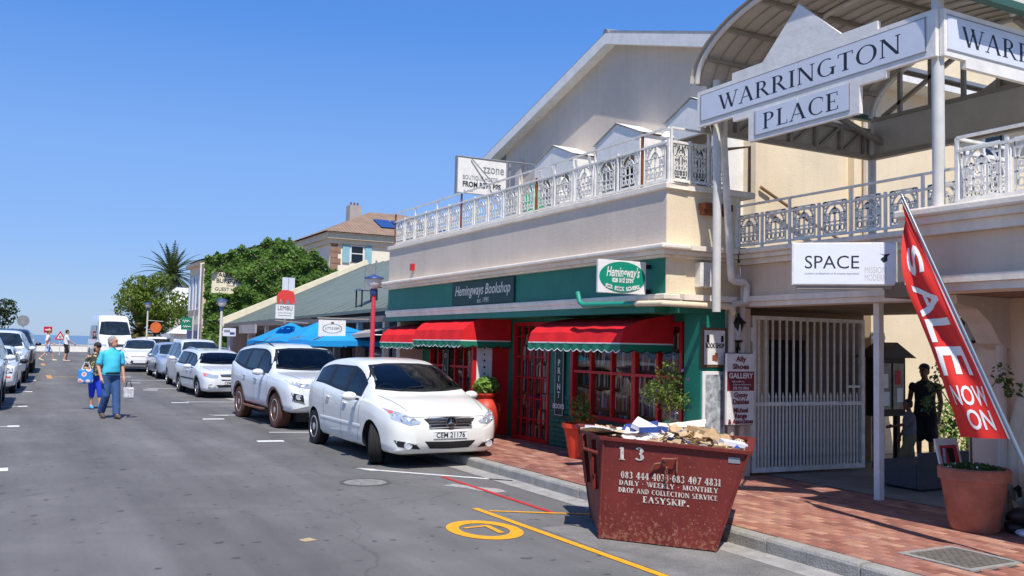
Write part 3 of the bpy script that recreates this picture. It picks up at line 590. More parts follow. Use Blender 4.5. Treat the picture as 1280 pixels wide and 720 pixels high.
# broken chairs and loungers leaning on the terrace, gas bottle, ornaments
gb=MB(); gb.lathe([(.12,0),(.17,.03),(.18,.12),(.18,.32),(.15,.42),(.09,.47),(.06,.48),(.06,.56),(.09,.56),(.09,.6),(0,.6)],(7.4,13.0,3.8),16); rebase(tag(gb.build('gas_bottle',M('gas_green',(20,170,110),.45),smooth=40),'green gas bottle behind the bookshop balcony railing','gas bottle'))
st=P_('plinth','concrete',None,(7.28,7.52,12.86,13.12,3.1,3.8)); tag(st,'concrete plinth under the green gas bottle on the terrace','plinth'); rebase(st)
for k,(y,lab) in enumerate(((12.55,'folded white terrace chair leaning on railing beside the gas bottle'),(11.5,'folded white terrace chair leaning on railing nearest the rusty middle post'))):
    t=T('folded_chair',lab,'chair',(7.45,y,3.1),group='folded chairs on the hostel terrace')
    for s_ in (-.18,.18):
        MB().bar((7.62,y+s_,3.1),(7.2,y+s_-.25,4.52),.03).build('leg',W_['paint_white'],t); MB().bar((7.55,y+s_,3.1),(7.36,y+s_+.3,4.2),.03).build('leg',W_['paint_white'],t)
    mb=MB(); [mb.bar((7.50-.3*i*.1,y-.18-.25*(.3+i*.08),3.5+i*.11),(7.50-.3*i*.1,y+.18-.25*(.3+i*.08),3.5+i*.11),.05,.015) for i in range(7)]; mb.build('slat_back',W_['paint_white'],t)
ob=MB(); ob.lathe([(.05,0),(.08,.04),(.04,.12),(.09,.2),(.1,.28),(.03,.33),(0,.34)],(7.3,12.0,4.02),12); ob.bx(7.2,7.4,11.9,12.1,3.1,4.02); rebase(tag(ob.build('stone_ornament',W_['paint_white']),'small white urn on a pillar behind the bookshop railing','ornament'))
ln=MB(); ln.lathe([(.09,0),(.1,.02),(.07,.1),(.1,.12),(.05,.2),(0,.22)],(7.2,9.25,4.3),10); ln.tube([(7.2,9.25,3.8),(7.2,9.25,4.3)],.03,8); rebase(tag(ln.build('terrace_lamp',W_['paint_white']),'white lamp behind the corner post of the bookshop railing','lamp'))
# ---------------------------------------------------------------- hostel sign
hs=T('hostel_sign','white boutique hostel sign board above the bookshop railing','sign',(8.2,16.5,4.7))
P_('board','paint_white',hs,(7.62,8.72,16.5,16.58,4.77,5.49),bevel=.01)
P_('edge_frame','roof_metal',hs,(7.595,7.618,16.49,16.59,4.75,5.51),(8.722,8.745,16.49,16.59,4.75,5.51),(7.618,8.722,16.49,16.59,5.492,5.51))
INK=M('ink_dark',(52,56,62),.6,var=.0); INKL=M('ink_grey',(128,132,138),.6,var=0)
text('zzone',.26,'lettering',INKL,hs,(8.42,16.493,5.3),*FACE_Y,width=.48); text('BOUTIQUE HOSTEL',.12,'lettering',INKL,hs,(8.14,16.493,5.09),*FACE_Y,width=.82); text('FROM R375 PPS',.15,'lettering',INK,hs,(8.16,16.493,4.95),*FACE_Y,width=.86,off=.004)
text('v  ooo',.08,'emblem',INKL,hs,(7.86,16.493,4.83),*FACE_Y)
MB().tube([(8.85,16.6,3.1),(8.85,16.6,5.5)],.025,8).build('support_pole',W_['roof_metal'],hs); MB().tube([(7.6,16.5,5.5),(9.5,16.5,5.52)],.014,6).build('support_bar',W_['roof_metal'],hs)
MB().bar((7.9,16.47,5.48),(8.85,16.3,4.5),.02).build('stay',W_['roof_metal'],hs)
# ---------------------------------------------------------------- projecting oval bookshop sign
hm=T('projecting_sign','white projecting sign with green oval reading Hemingway\'s FOR BOOK LOVERS','sign',(6.6,9.3,2.4))
P_('board','paint_white',hm,(6.21,6.93,9.3,9.34,2.41,2.82),bevel=.006)
ov=MB(); ov.lathe([(.001,-.004),(1,-.004),(1,.001)],n=48,axis='y'); ov.xf(Matrix.Translation((6.57,9.298,2.615))@Matrix.Diagonal((.345,1,.19,1))); ov.build('oval',M('oval_green',(10,140,112),.45,var=.05),hm)
text("Hemingway's",.17,'lettering',W_['paint_white'],hm,(6.57,9.291,2.67),*FACE_Y,shear=.3,width=.5,off=.003); text('028 312 2739',.07,'lettering',W_['paint_white'],hm,(6.57,9.291,2.57),*FACE_Y,width=.32,off=.003)
lv='FOR BOOK LOVERS'
for k,ch in enumerate(lv):
    a=(k-(len(lv)-1)/2)/((len(lv)-1)/2); x=a*.24; z=2.50-.035*math.cos(a*PI/2)
    if ch!=' ': text(ch,.065,'lettering',W_['paint_white'],hm,(6.57+x,9.291,z),Vector((1,0,-.0+.2*a)),Vector((-.2*a,0,1)),off=.003)
P_('bracket','dark_void',hm,(6.93,7.0,9.29,9.35,2.74,2.79),(6.93,7.0,9.29,9.35,2.43,2.48))
# junction box + rusty bracket on the end wall
jb=P_('junction_box','rail_white',None,(7.45,7.72,8.88,8.99,2.52,2.83),bevel=.01); tag(jb,'grey electrical box on the beige end wall beside the green fascia','box'); rebase(jb)
rb=MB(); rb.bx(7.5,7.95,8.85,8.99,3.5,3.58); rb.bx(7.52,7.9,8.9,8.99,3.44,3.5); tag(rb.build('rusty_bracket',W_['rust']),'rusty metal bracket on the beige end wall beside the pole','bracket')
# ---------------------------------------------------------------- awnings
def awning(label,y0,y1,xw,xf,zt,zb,val=.13,group='red shop awnings'):
    t=T('awning',label,'awning',(xw,(y0+y1)/2,zb),group=group)
    n=24; prof=[(0,0),(.35,-.1),(.62,-.22),(.82,-.38),(.95,-.62),(1,-1)]
    def pt(u,f,dz): return (xw+(xf-xw)*u, y0+(y1-y0)*f, zt+(zt-zb)*dz)
    mb=MB(); rows=[]
    for u,dz in prof: rows.append([(pt(u,k/n,dz)[0]+.006*math.sin(k*1.3),pt(u,k/n,dz)[1],pt(u,k/n,dz)[2]-.008*abs(math.sin(PI*k/8))) for k in range(n+1)])
    mb.grid(rows)
    for f in (0,1):
        vs=[pt(u,f,dz) for u,dz in prof]+[pt(0,f,-1)]; mb.add(vs,[tuple(range(len(vs)))])
    mb.build('canvas',M('awning_red',(214,38,44),.95,var=.16,scale=3,bump=.25,bs=7,spec=.2),t)
    sk=Vector(pt(1,0,-1)); L=abs(y1-y0); ns=max(4,int(L/.17)); 
    va=MB(); tr=MB(); N=ns*6
    def fringe(f0,f1):
        rows=[[],[]]
        for k in range(N+1):
            f=k/N; p=Vector(f0)+(Vector(f1)-Vector(f0))*f; s_=abs(math.sin(PI*f*ns)); dz=val*(.72+.28*s_); q=p+Vector((-.012*math.sin(k*.7),0,-dz)); rows[0].append(p); rows[1].append(q)
        va.grid(rows); tr.grid([[v+Vector((-.003,0,.0)) for v in rows[1]],[v+Vector((-.003,0,.014)) for v in rows[1]]]); tr.grid([[v+Vector((-.004,-.001,.006)) for v in rows[0]],[v+Vector((-.004,-.001,-.012)) for v in rows[0]]])
    fringe(pt(1,0,-1),pt(1,1,-1)); ns=4; N=24; fringe(pt(0,0,-1),pt(1,0,-1)); fringe(pt(0,1,-1),pt(1,1,-1))
    va.build('valance',M('awning_green',(16,118,88),.7,var=.1),t); tr.build('trim',W_['paint_white'],t)
    fr=MB(); fr.tube([pt(.97,.01,-1),pt(.97,.99,-1)],.015,6); fr.build('frame_bar',W_['rail_white'],t)
    return t
awning('red awning with green scalloped edge above the large window behind the skip',9.74,12.15,7.72,6.86,2.19,1.80)
awning('large red awning with green scalloped edge over the bookshop entrance',14.3,16.45,7.72,6.74,2.3,1.81)
awning('smaller red awning at the far end of the green bookshop',16.6,18.45,7.72,6.8,2.17,1.75)
# gutter pipe along the green fascia and the downpipes at the corner
gp=MB(); gp.tube([(6.86,10.78,2.50),(6.86,10.72,2.36),(6.86,10.62,2.315),(6.86,9.4,2.30)],.035,10); gp.k=1; gp.tube([(6.86,9.4,2.30),(6.86,8.85,2.29),(7.0,8.78,2.285),(7.85,8.78,2.28),(7.92,8.8,2.2)],.037,10)
tag(gp.build('gutter_pipe',[M('pipe_green',(30,150,124),.5),W_['wall_cream']],smooth=50),'green and cream pipe running under the fascia and round the bookshop corner','pipe')
dp=T('downpipe','pair of beige downpipes with elbows on the end wall behind the gallery sign','pipe',(8.0,8.85,.13))
MB().tube([(7.98,8.9,.13),(7.98,8.9,2.2),(7.98,8.86,2.32),(8.2,8.8,2.36)],.045,10).build('pipe',W_['wall_beige'],dp,smooth=50); MB().tube([(8.15,8.9,.13),(8.15,8.9,2.25),(8.13,8.84,2.62),(7.98,8.8,2.66)],.045,10).build('pipe',W_['wall_beige'],dp,smooth=50)
wp=MB(); wp.tube([(7.62,8.66,4.9),(7.62,8.66,4.3),(7.80,8.72,2.72),(7.83,8.74,2.63),(7.9,8.76,2.6),(8.05,8.76,2.6),(8.12,8.78,2.56),(8.12,8.8,2.35)],.045,10); tag(wp.build('downpipe',W_['rail_white'],smooth=50),'slanting white downpipe from the canopy to the bookshop corner','pipe')
# ---------------------------------------------------------------- canopy with the big sign
cp_=T('canopy','barrel vaulted metal canopy on grey poles above the passage balcony','canopy',(8.8,7.0,3.0))
CY,CZ,CA,CB=7.0,5.0,1.76,.80
G=M('steel_grey',(156,148,136),.6,metal=.0,var=.15); M('sheet_grey',(196,188,176),.6,metal=0,var=.12,scale=2); M('pole_grey',(208,205,198),.5,metal=0,var=.1)
mb=MB(); rows=[]
def arcp(a,k=1.0): return (CY+CA*k*math.cos(a),CZ+CB*k*math.sin(a))
for i in range(29):
    a=PI*i/28; y,z=arcp(a); rows.append([(7.16+.055*j,y,z+(.012 if j%4<2 else 0)) for j in range(61)])
mb.grid(rows); o_=mb.build('vault_sheet',W_['sheet_grey'],cp_)
rib=MB()
for x in (7.22,8.25,9.28,10.3): rib.tube([(x,)+arcp(PI*i/28,.965) for i in range(29)],.032,8)
rib.build('arch_rib',W_['pole_grey'],cp_,smooth=50)
for i in range(1,8): a=PI*i/8; y,z=arcp(a,.975); MB().bx(7.2,10.35,y-.025,y+.025,z-.03,z+.01).build('purlin',W_['steel_grey'],cp_)
for x in [7.3+.2*k for k in range(15)]: MB().tube([(x,)+arcp(PI*i/20,.99) for i in range(21)],.009,4).build('seam',W_['steel_grey'],cp_)
for y,gx0 in ((CY-CA-.04,7.45),(CY+CA+.04,7.5)):
    MB().prism([(y-.05,CZ+.05),(y-.045,CZ-.02),(y+.045,CZ-.02),(y+.05,CZ+.05),(y+.04,CZ+.05),(y+.035,CZ-.01),(y-.035,CZ-.01),(y-.04,CZ+.05)],'x',gx0,10.5).build('gutter',M('gutter_green',(60,96,80),.5),cp_)
for p in (((7.36,5.46,3.06),(7.36,5.46,5.3)),((10.3,8.68,3.0),(10.3,8.68,4.93)),((10.3,5.4,3.0),(10.3,5.4,4.93))): MB().tube(p,.055,12).build('pole',W_['pole_grey'],cp_,smooth=50)
MB().tube([(7.45,8.58,2.2),(7.45,8.58,3.4),(7.45,8.6,5.05)],.052,12).build('pole',W_['pole_grey'],cp_,smooth=50)
tr=MB(); zt,zb=4.8,4.43
tr.bx(7.3,10.3,8.66,8.72,zt-.03,zt+.03); tr.bx(7.3,10.3,8.66,8.72,zb-.03,zb+.03)
for k in range(7):
    x=7.4+k*.46; tr.bar((x,8.69,zb),(x,8.69,zt),.05); tr.bar((x,8.69,zb),(x+.46,8.69,zt),.04) if k<6 else None
tr.build('truss',W_['steel_grey'],cp_); P_('truss_panel','sheet_grey',cp_,(7.4,10.28,8.73,8.74,4.44,4.79))
bm_=MB(); bm_.bx(10.28,10.32,5.4,8.66,4.46,4.92); bm_.build('beam_panel',W_['sheet_grey'],cp_); bm_=MB(); bm_.bx(10.25,10.35,5.4,8.66,4.40,4.459); bm_.bx(10.25,10.35,5.4,8.66,4.921,4.97); bm_.build('beam_flange',W_['steel_grey'],cp_)
gt=MB()
for k in range(1,7):
    y=5.4+k*.47; gt.bar((10.3,y,4.95),(10.3,y,CZ+CB*math.sqrt(max(0,1-((y-CY)/CA)**2))),.05)
gt.bar((10.3,5.5,4.97),(10.3,7.0,5.7),.05); gt.bar((10.3,8.5,4.97),(10.3,7.0,5.7),.05); gt.build('gable_truss',W_['steel_grey'],cp_); MB().prism([(5.3,4.98),(7.15,4.98),(6.6,5.25),(6.0,5.55),(5.6,5.45),(5.3,5.2)],'x',10.36,10.37).build('gable_sheet',W_['sheet_grey'],cp_)
for y in (5.5,8.5): MB().bar((10.3,y,4.6),(8.6,y,CZ+.1),.06).build('brace',W_['steel_grey'],cp_)
# sign boards
M('board_white',(232,228,220),.6,var=.1,scale=4,bump=.2,bs=14,streak=.15); M('panel_blue',(216,220,228),.45,var=.05,scale=3); M('letter_black',(34,38,46),.55,var=0)
ws=T('warrington_sign','big stepped white sign reading WARRINGTON PLACE with triangular top, facing the street','sign',(7.3,7.0,4.1))
o_=[(5.41,4.47),(5.41,4.905),(6.05,4.905),(6.05,4.99),(6.5,4.99),(7.08,5.49),(7.62,4.99),(8.12,4.99),(8.12,4.905),(8.74,4.905),(8.74,4.465),(8.1,4.465),(8.1,4.41),(7.84,4.41),(7.84,4.12),(6.27,4.12),(6.27,4.40),(5.95,4.40),(5.95,4.47)]
mb=MB(); mb.prism(o_,'x',7.262,7.31); mb.build('board',W_['board_white'],ws)
mb=MB()
for y0,y1 in ((5.52,7.075),(7.09,8.66)): mb.bx(7.254,7.261,y0,y1,4.535,4.845)
for y0,y1 in ((6.4,7.075),(7.09,7.72)): mb.bx(7.254,7.261,y0,y1,4.18,4.455)
mb.build('panel',W_['panel_blue'],ws)
mb=MB()
for y0,y1,z0,z1 in ((5.5,8.68,4.85,4.857),(5.5,8.68,4.523,4.53),(5.505,5.513,4.53,4.85),(8.667,8.675,4.53,4.85),(6.385,6.393,4.17,4.46),(7.727,7.735,4.17,4.46),(6.39,7.73,4.165,4.172)): mb.bx(7.255,7.2615,y0,y1,z0,z1)
mb.build('beading',M('beading_grey',(150,152,156),.6),ws)
serif('WARRINGTON',.185,2.58,'lettering',W_['letter_black'],ws,(7.2537,7.06,4.685),*FACE_X,Tk=.14,tn=.045,track=.05)
serif('PLACE',.185,1.1,'lettering',W_['letter_black'],ws,(7.2537,7.06,4.31),*FACE_X,Tk=.14,tn=.045,track=.05)
w2=T('warrington_sign','big white sign reading WARRINGTON running away from the pole corner at top right','sign',(8.9,5.4,4.3))
o2=[(7.3,4.47),(7.62,4.47),(7.62,4.38),(10.2,4.38),(10.2,4.905),(9.6,4.905),(8.8,5.4),(8.1,4.905),(7.3,4.905)]
o2=[(7.315,4.47),(7.62,4.47),(7.62,4.40),(10.2,4.40),(10.2,4.905),(7.315,4.905)]
MB().prism(o2,'y',5.36,5.41).build('board',W_['board_white'],w2); P_('panel','panel_blue',w2,(7.36,8.74,5.352,5.359,4.535,4.845),(8.755,10.12,5.352,5.359,4.535,4.845))
P_('beading','beading_grey',w2,(7.35,10.13,5.353,5.3595,4.85,4.857),(7.35,10.13,5.353,5.3595,4.523,4.53))
serif('WARRINGTON',.185,2.5,'lettering',W_['letter_black'],w2,(8.80,5.3515,4.685),*FACE_Y,Tk=.14,tn=.045,track=.05)
# ---------------------------------------------------------------- SPACE light box
sp=T('space_sign','white light box sign reading SPACE hung at an angle from the balcony','sign',(7.3,6.5,2.38))
A=Vector((6.92,6.83,0)); B=Vector((7.67,6.16,0)); dx=(B-A).normalized(); nrm=Vector((dx.y,-dx.x,0)); 
if nrm.dot(Vector((0,0,0))-A)<0: nrm=-nrm
def sbox(u0,u1,v0,v1,z0,z1):
    q=[A+dx*u+nrm*v for u,v in ((u0,v0),(u1,v0),(u1,v1),(u0,v1))]; mb=MB(); mb.add([(p.x,p.y,z0) for p in q]+[(p.x,p.y,z1) for p in q],[(3,2,1,0),(4,5,6,7),(0,1,5,4),(1,2,6,5),(2,3,7,6),(3,0,4,7)]); return mb
LN=(B-A).length
sbox(0,LN,-.14,0,2.417,2.85).build('case',W_['rail_white'],sp,bevel=.006); sbox(.015,LN-.015,.0005,.004,2.43,2.836).build('face',M('sign_face',(232,236,244),.35,var=.03),sp)
sbox(.05,LN-.05,-.12,-.02,2.38,2.417).build('under_tray',W_['steel_grey'],sp)
pp=lambda u,z:(A+dx*u*.94+nrm*.0045)+Vector((0,0,CAM_H+(z-CAM_H)*.94)); [MB().bar(A+dx*u+Vector((.1,.1,2.86)),A+dx*u+Vector((.62,.55,2.93)),.03).build('bracket',W_['steel_grey'],sp) for u in (.2,.8)]
text('SPACE',.19,'lettering',W_['letter_black'],sp,pp(.41,2.70),dx,(0,0,1),width=.52); text('southern professional art & creative expression',.03,'lettering',W_['letter_black'],sp,pp(.41,2.585),dx,(0,0,1),width=.52)
text('MISSION',.09,'lettering',M('ink_pale',(190,192,194),.6,var=0),sp,pp(.85,2.62),dx,(0,0,1),width=.2); text('MODERN',.09,'lettering',W_['ink_pale'],sp,pp(.85,2.54),dx,(0,0,1),width=.2)
em=MB(); em.add([pp(u,z) for u,z in ((.9,2.74),(.93,2.70),(.97,2.72),(.97,2.765),(1.0,2.8),(.93,2.79),(.89,2.80),(.94,2.775))],[tuple(range(8))]); em.build('emblem',W_['letter_black'],sp)
# ---------------------------------------------------------------- gallery sign, lantern
al=T('gallery_sign','tall white and maroon GALLERY direction sign on the end wall beside the gate','sign',(8.0,8.87,.8))
P_('board','paint_white',al,(7.82,8.27,8.80,8.84,.81,1.7),bevel=.006); P_('edge',M('sign_edge',(72,70,76),.5).name,al,(7.81,8.28,8.842,8.85,.8,1.71)); MRN=M('maroon',(122,20,36),.55,var=.05); P_('band','maroon',al,(7.823,8.267,8.796,8.8,1.235,1.475))
P_('bracket','roof_metal',al,(7.95,8.2,8.85,8.99,1.5,1.55),(7.95,8.2,8.85,8.99,.95,1.0))
for s_,sz,z,w_,mt in (('Ally',.088,1.63,.17,MRN),('Shoes',.088,1.535,.27,MRN),('GALLERY',.09,1.42,.40,W_['paint_white']),('078 733 0936',.05,1.265,.26,W_['paint_white']),('Gypsy',.085,1.18,.23,MRN),('Daisies',.085,1.095,.27,MRN),('Michael',.08,.99,.24,MRN),('Range',.08,.92,.2,MRN),('& Associates',.08,.85,.41,MRN)): text(s_,sz,'lettering',mt,al,(8.045,8.793,z),*FACE_Y,width=w_,off=.003 if sz>.075 else .001)
squiggle(8.0,8.793,1.35,.2,.03,W_['paint_white'],al,r=.003); squiggle(8.06,8.793,1.312,.3,.03,W_['paint_white'],al,r=.003)
def lantern(label,x,y,z):
    t=T('wall_lantern',label,'lantern',(x,y,z)); BK=M('lamp_black',(22,22,24),.45,metal=.3,var=.1)
    MB().lathe([(.03,.0),(.06,.02),(.035,.04),(.085,.24),(.095,.25),(.02,.33),(.012,.37),(0,.38)],(x,y,z),8).build('cage',BK,t); MB().lathe([(.05,.03),(.08,.23)],(x,y,z),6).build('glass',M('lamp_glass',(170,170,160),.2,var=0),t)
    MB().tube([(x,y,z),(x,y,z-.05),(x+.05,y+.03,z-.09),(x+.1,y+.08,z-.04)],.012,6).build('arm',BK,t); MB().lathe([(.03,-.16),(.045,-.1),(.03,.0)],(x+.1,y+.085,z),8).build('wall_plate',BK,t); return t
lantern('black wall lantern above the gallery sign',8.06,8.86,1.84); lantern('black wall lantern on the pier behind the red sale flag',8.36,5.86,1.86)
# ---------------------------------------------------------------- gate
ga=T('security_gate','tall white steel bar gate standing open across the dark passage','gate',(8.46,9.06,.16),R(-3))
GW,GZ=1.98,2.04
mb=MB(); mb.bx(0,.06,-.03,.03,0,GZ); mb.bx(GW-.06,GW,-.03,.03,0,GZ); mb.bx(.06,GW-.06,-.03,.03,GZ-.05,GZ); mb.bx(.06,GW-.06,-.03,.03,0,.06); mb.bx(.06,GW-.06,-.03,.03,.86,.91); mb.build('gate_frame',W_['rail_white'],ga,world=False)
bme=MB().bx(-.011,.011,-.011,.011,.06,GZ-.05).mesh('bar',W_['rail_white']); bshort=MB().bx(-.011,.011,-.011,.011,.06,.86)
bshort.bar((0,0,.91),(0,0,.98),.016); bshort.add([(-.02,0,.97),(0,-.008,.97),(.02,0,.97),(0,.008,.97),(0,0,1.04)],[(0,1,4),(1,2,4),(2,3,4),(3,0,4),(3,2,1,0)]); bsm=bshort.mesh('spear_bar',W_['rail_white'])
for k in range(15):
    x=.06+(GW-.12)*(k+.5)/15.5; o=bpy.data.objects.new('bar',bme); COL.objects.link(o); o.parent=ga; o.location=(x,0,0)
    o=bpy.data.objects.new('spear_bar',bsm); COL.objects.link(o); o.parent=ga; o.location=(x+(GW-.12)/31,0,0)
for z in (.45,1.7): MB().bx(-.05,.0,-.05,.0,z,z+.18).build('hinge',W_['rail_white'],ga,world=False)
MB().bx(GW-.35,GW-.1,-.04,-.031,1.1,1.13).build('latch',W_['rail_white'],ga,world=False)
# ---------------------------------------------------------------- restaurant row beyond the bookshop
M('roof_green',(112,122,112),.7,metal=.1,var=.15,scale=1.2,streak=.2); M('wall_grey',(168,160,156),.85,var=.12,scale=2,streak=.15); M('timber_grey',(120,110,104),.8,var=.2,scale=6)
def tilemat():
    m=M('roof_tile',(158,132,110),.85,var=.2,scale=2,bump=.3,bs=20); t=m.node_tree; N=t.nodes; L=t.links; wv=N.new('ShaderNodeTexWave'); wv.inputs['Scale'].default_value=1.6; wv.bands_direction='X'; tc=N.new('ShaderNodeTexCoord'); L.new(tc.outputs['Object'],wv.inputs[0]); bp=N.new('ShaderNodeBump'); bp.inputs['Distance'].default_value=.08; L.new(wv.outputs[0],bp.inputs['Height']); L.new(bp.outputs[0],N['Principled BSDF'].inputs['Normal']); return m
tilemat()
rs=T('restaurant_building','single storey grey restaurant with big sloping green metal roof','building',(9.5,27.5,.13))
g0=gz(30)+.12
rm=MB(); e0,e1=18.7,36.9
rm.add([(7.15,e0,2.52),(12.75,e0,4.95),(12.75,e1,4.95),(7.15,e1,2.33),(7.15,e0,2.44),(12.75,e0,4.87),(12.75,e1,4.87),(7.15,e1,2.25)],[(0,1,2,3),(7,6,5,4),(0,3,7,4),(3,2,6,7),(2,1,5,6),(1,0,4,5)])
rfo=rm.build('roof',W_['roof_green'],rs)
for k in range(24):
    y=e0+.3+k*.77; f=(y-e0)/(e1-e0); MB().bar((7.16,y,2.53-.19*f),(12.74,y,4.96),.03,.03).build('roof_seam',W_['roof_green'],rfo)
rm=MB(); rm.add([(12.75,e0,4.95),(18,e0,3),(18,e1,3),(12.75,e1,4.95)],[(0,1,2,3)]); rm.build('rear_roof',W_['roof_green'],rs)
cpg=MB(); 
for a,b in (((7.0,36.8,2.36),(12.9,36.8,5.05)),): cpg.bar(a,b,.35,.3)
cpg.build('gable_coping',M('coping_cream',(226,214,184),.75,var=.1,streak=.15),rs)
MB().prism([(7.3,.1),(12.8,.1),(12.8,4.8),(7.3,2.25)],'y',36.7,36.9).build('gable_wall',W_['coping_cream'],rs)
P_('eaves_board','timber_grey',rs,(7.1,7.2,e0,36.6,2.2,2.33)); P_('front_wall','wall_grey',rs,(8.0,8.2,18.6,22.5,.13,2.5)); P_('front_wall','wall_grey',rs,(8.0,8.2,27.8,36.6,.13,2.5))
P_('front_wall','timber_grey',rs,(8.6,8.7,22.5,27.8,.13,2.6)); 
for y in (19.4,21.2,23.0,24.8,26.6,28.4,30.5,33.0,36.2): P_('veranda_post','paint_white',rs,(7.25,7.37,y,y+.12,.13,2.22))
for y0,y1 in ((19.6,20.9),(21.2,22.3),(28.6,30),(31,32.6),(33.5,35)):
    wd=P_('window','timber_grey',rs,(7.96,8.0,y0,y0+.07,.8,2.1),(7.96,8.0,y1-.07,y1,.8,2.1),(7.96,8.0,y0+.07,y1-.07,.8,.87),(7.96,8.0,y0+.07,y1-.07,2.03,2.1)); P_('pane','glass_dark',wd,(7.98,7.995,y0+.07,y1-.07,.87,2.03))
P_('door','dark_void',rs,(8.57,8.6,23.4,24.4,.13,2.1)); P_('door','dark_void',rs,(8.57,8.6,25.6,26.6,.13,2.1))
P_('name_panel','wall_grey',rs,(7.02,7.08,31.0,33.5,1.95,2.25))
# a slim dark shop strip between bookshop and restaurant with white awning
sn=T('small_awning','pale grey fabric awning on the narrow shop beyond the red awnings','awning',(7.3,19.7,1.9))
MB().add([(7.9,18.75,2.25),(6.7,18.75,1.95),(6.7,20.3,1.9),(7.9,20.3,2.25),(6.7,18.75,1.86),(6.7,20.3,1.81)],[(0,1,2,3),(1,4,5,2)]).build('canvas',W_['wall_grey'],sn)
MB().tube([(6.72,18.78,1.9),(7.9,18.78,1.9)],.015,6).build('arm',W_['rail_white'],sn)
ch=T('patio_screen','white metal patio screen with criss cross bars outside the restaurant','screen',(6.5,18.6,.13))
mb=MB(); [mb.bar(a,b,.03) for a,b in (((6.3,18.7,.13),(6.3,18.7,1.25)),((7.3,18.7,.13),(7.3,18.7,1.25)),((6.3,18.7,1.25),(7.3,18.7,1.25)),((6.3,18.7,.4),(7.3,18.7,.4)))]; mb.build('frame',W_['paint_white'],ch)
mb=MB(); [mb.bar(a,b,.014) for a,b in (((6.3,18.7,.4),(6.8,18.7,1.25)),((6.8,18.7,1.25),(7.3,18.7,.4)),((6.3,18.7,1.25),(6.8,18.7,.4)),((6.8,18.7,.4),(7.3,18.7,1.25)))]; mb.build('bars',W_['paint_white'],ch)
# umbrellas
def umbrella(label,x,y,hw,zt,zb,rot=0):
    t=T('patio_umbrella',label,'umbrella',(x,y,.13),group='blue patio umbrellas'); mb=MB(); n=8; rows=[]
    for f,dz in ((.02,0),(.3,.3),(.31,.27),(.65,.66),(1,1)):
        r=[]
        for k in range(n+1):
            a=2*PI*k/n+PI/4+rot; q=hw*1.41*f*(1 if k%2==0 else .715); r.append((x+q*math.cos(a),y+q*math.sin(a),zt-(zt-zb)*dz-(0 if k%2==0 else -.03*f)))
        rows.append(r)
    mb.grid(rows); r=rows[-1]; mb.grid([r,[(p[0],p[1],p[2]-.12) for p in r]]); mb.build('canopy',M('umbrella_blue',(10,142,206),.8,var=.06),t); MB().tube([(x,y,.13),(x,y,zt+.08)],.022,8).build('pole',W_['timber_grey'],t); MB().lathe([(.25,0),(.25,.08),(.05,.1)],(x,y,.13),14).build('base',W_['concrete'],t)
    rb=MB(); [rb.bar((x,y,zt-.08),(x+hw*1.38*math.cos(PI/4+rot+PI/2*k),y+hw*1.38*math.sin(PI/4+rot+PI/2*k),zb+.03),.02) for k in range(4)]; rb.build('ribs',W_['timber_grey'],t)
umbrella('bright blue patio umbrella farthest from the bookshop',6.85,25.8,1.0,2.24,1.70); umbrella('bright blue patio umbrella in the middle of the three',6.85,23.0,1.05,2.24,1.70); umbrella('bright blue patio umbrella half hidden by the LITTLE GEM sign',6.75,20.7,1.05,2.1,1.74)
# hanging signs
lg=T('hanging_sign','white board with oval reading LITTLE GEM hung in front of blue umbrellas','sign',(6.24,20.0,1.84)); P_('board','paint_white',lg,(5.93,6.55,20.0,20.04,1.84,2.215)); mb=MB(); mb.lathe([(.94,-.003),(1,-.003)],n=36,axis='y',cap=False); mb.xf(Matrix.Translation((6.24,19.996,2.03))@Matrix.Diagonal((.225,1,.105,1))); mb.build('oval_line',INK,lg); text('LITTLE GEM',.075,'lettering',INK,lg,(6.24,19.993,2.03),*FACE_Y,width=.32)
P_('crown','dark_void',lg,(6.21,6.27,19.99,19.998,2.145,2.17)); MB().bar((5.9,20.02,2.26),(7.2,20.02,2.26),.025).build('arm',W_['steel_grey'],lg); [MB().bar((x,20.02,2.21),(x,20.02,2.26),.012).build('hook',W_['steel_grey'],lg) for x in (6.0,6.48)]
lb=T('hanging_sign','white LEMBU sign topped by a red elephant shape','sign',(6.46,25.0,2.33)); P_('board','paint_white',lb,(6.2,6.71,25.0,25.03,2.33,2.71)); text('LEMBU',.17,'lettering',INK,lb,(6.455,24.996,2.61),*FACE_Y,width=.4); squiggle(6.455,24.996,2.49,.38,.02,INKL,lb,r=.004); squiggle(6.455,24.996,2.42,.36,.02,INKL,lb,r=.004)
el=[(6.24,2.73),(6.32,2.73),(6.32,2.86),(6.38,2.82),(6.4,2.73),(6.47,2.73),(6.49,2.83),(6.57,2.83),(6.58,2.73),(6.66,2.73),(6.67,2.9),(6.7,2.75),(6.72,2.76),(6.705,3.0),(6.66,3.08),(6.5,3.12),(6.36,3.11),(6.28,3.05),(6.23,2.98),(6.22,2.85)]
MB().prism(el,'y',25.0,25.03).build('elephant',M('elephant_red',(222,66,58),.5,var=.05),lb); MB().bx(6.44,6.48,25.005,25.025,2.2,2.33).build('hanger',W_['steel_grey'],lb); MB().bar((6.2,25.02,2.28),(7.2,25.02,2.22),.03).build('arm',W_['steel_grey'],lb)
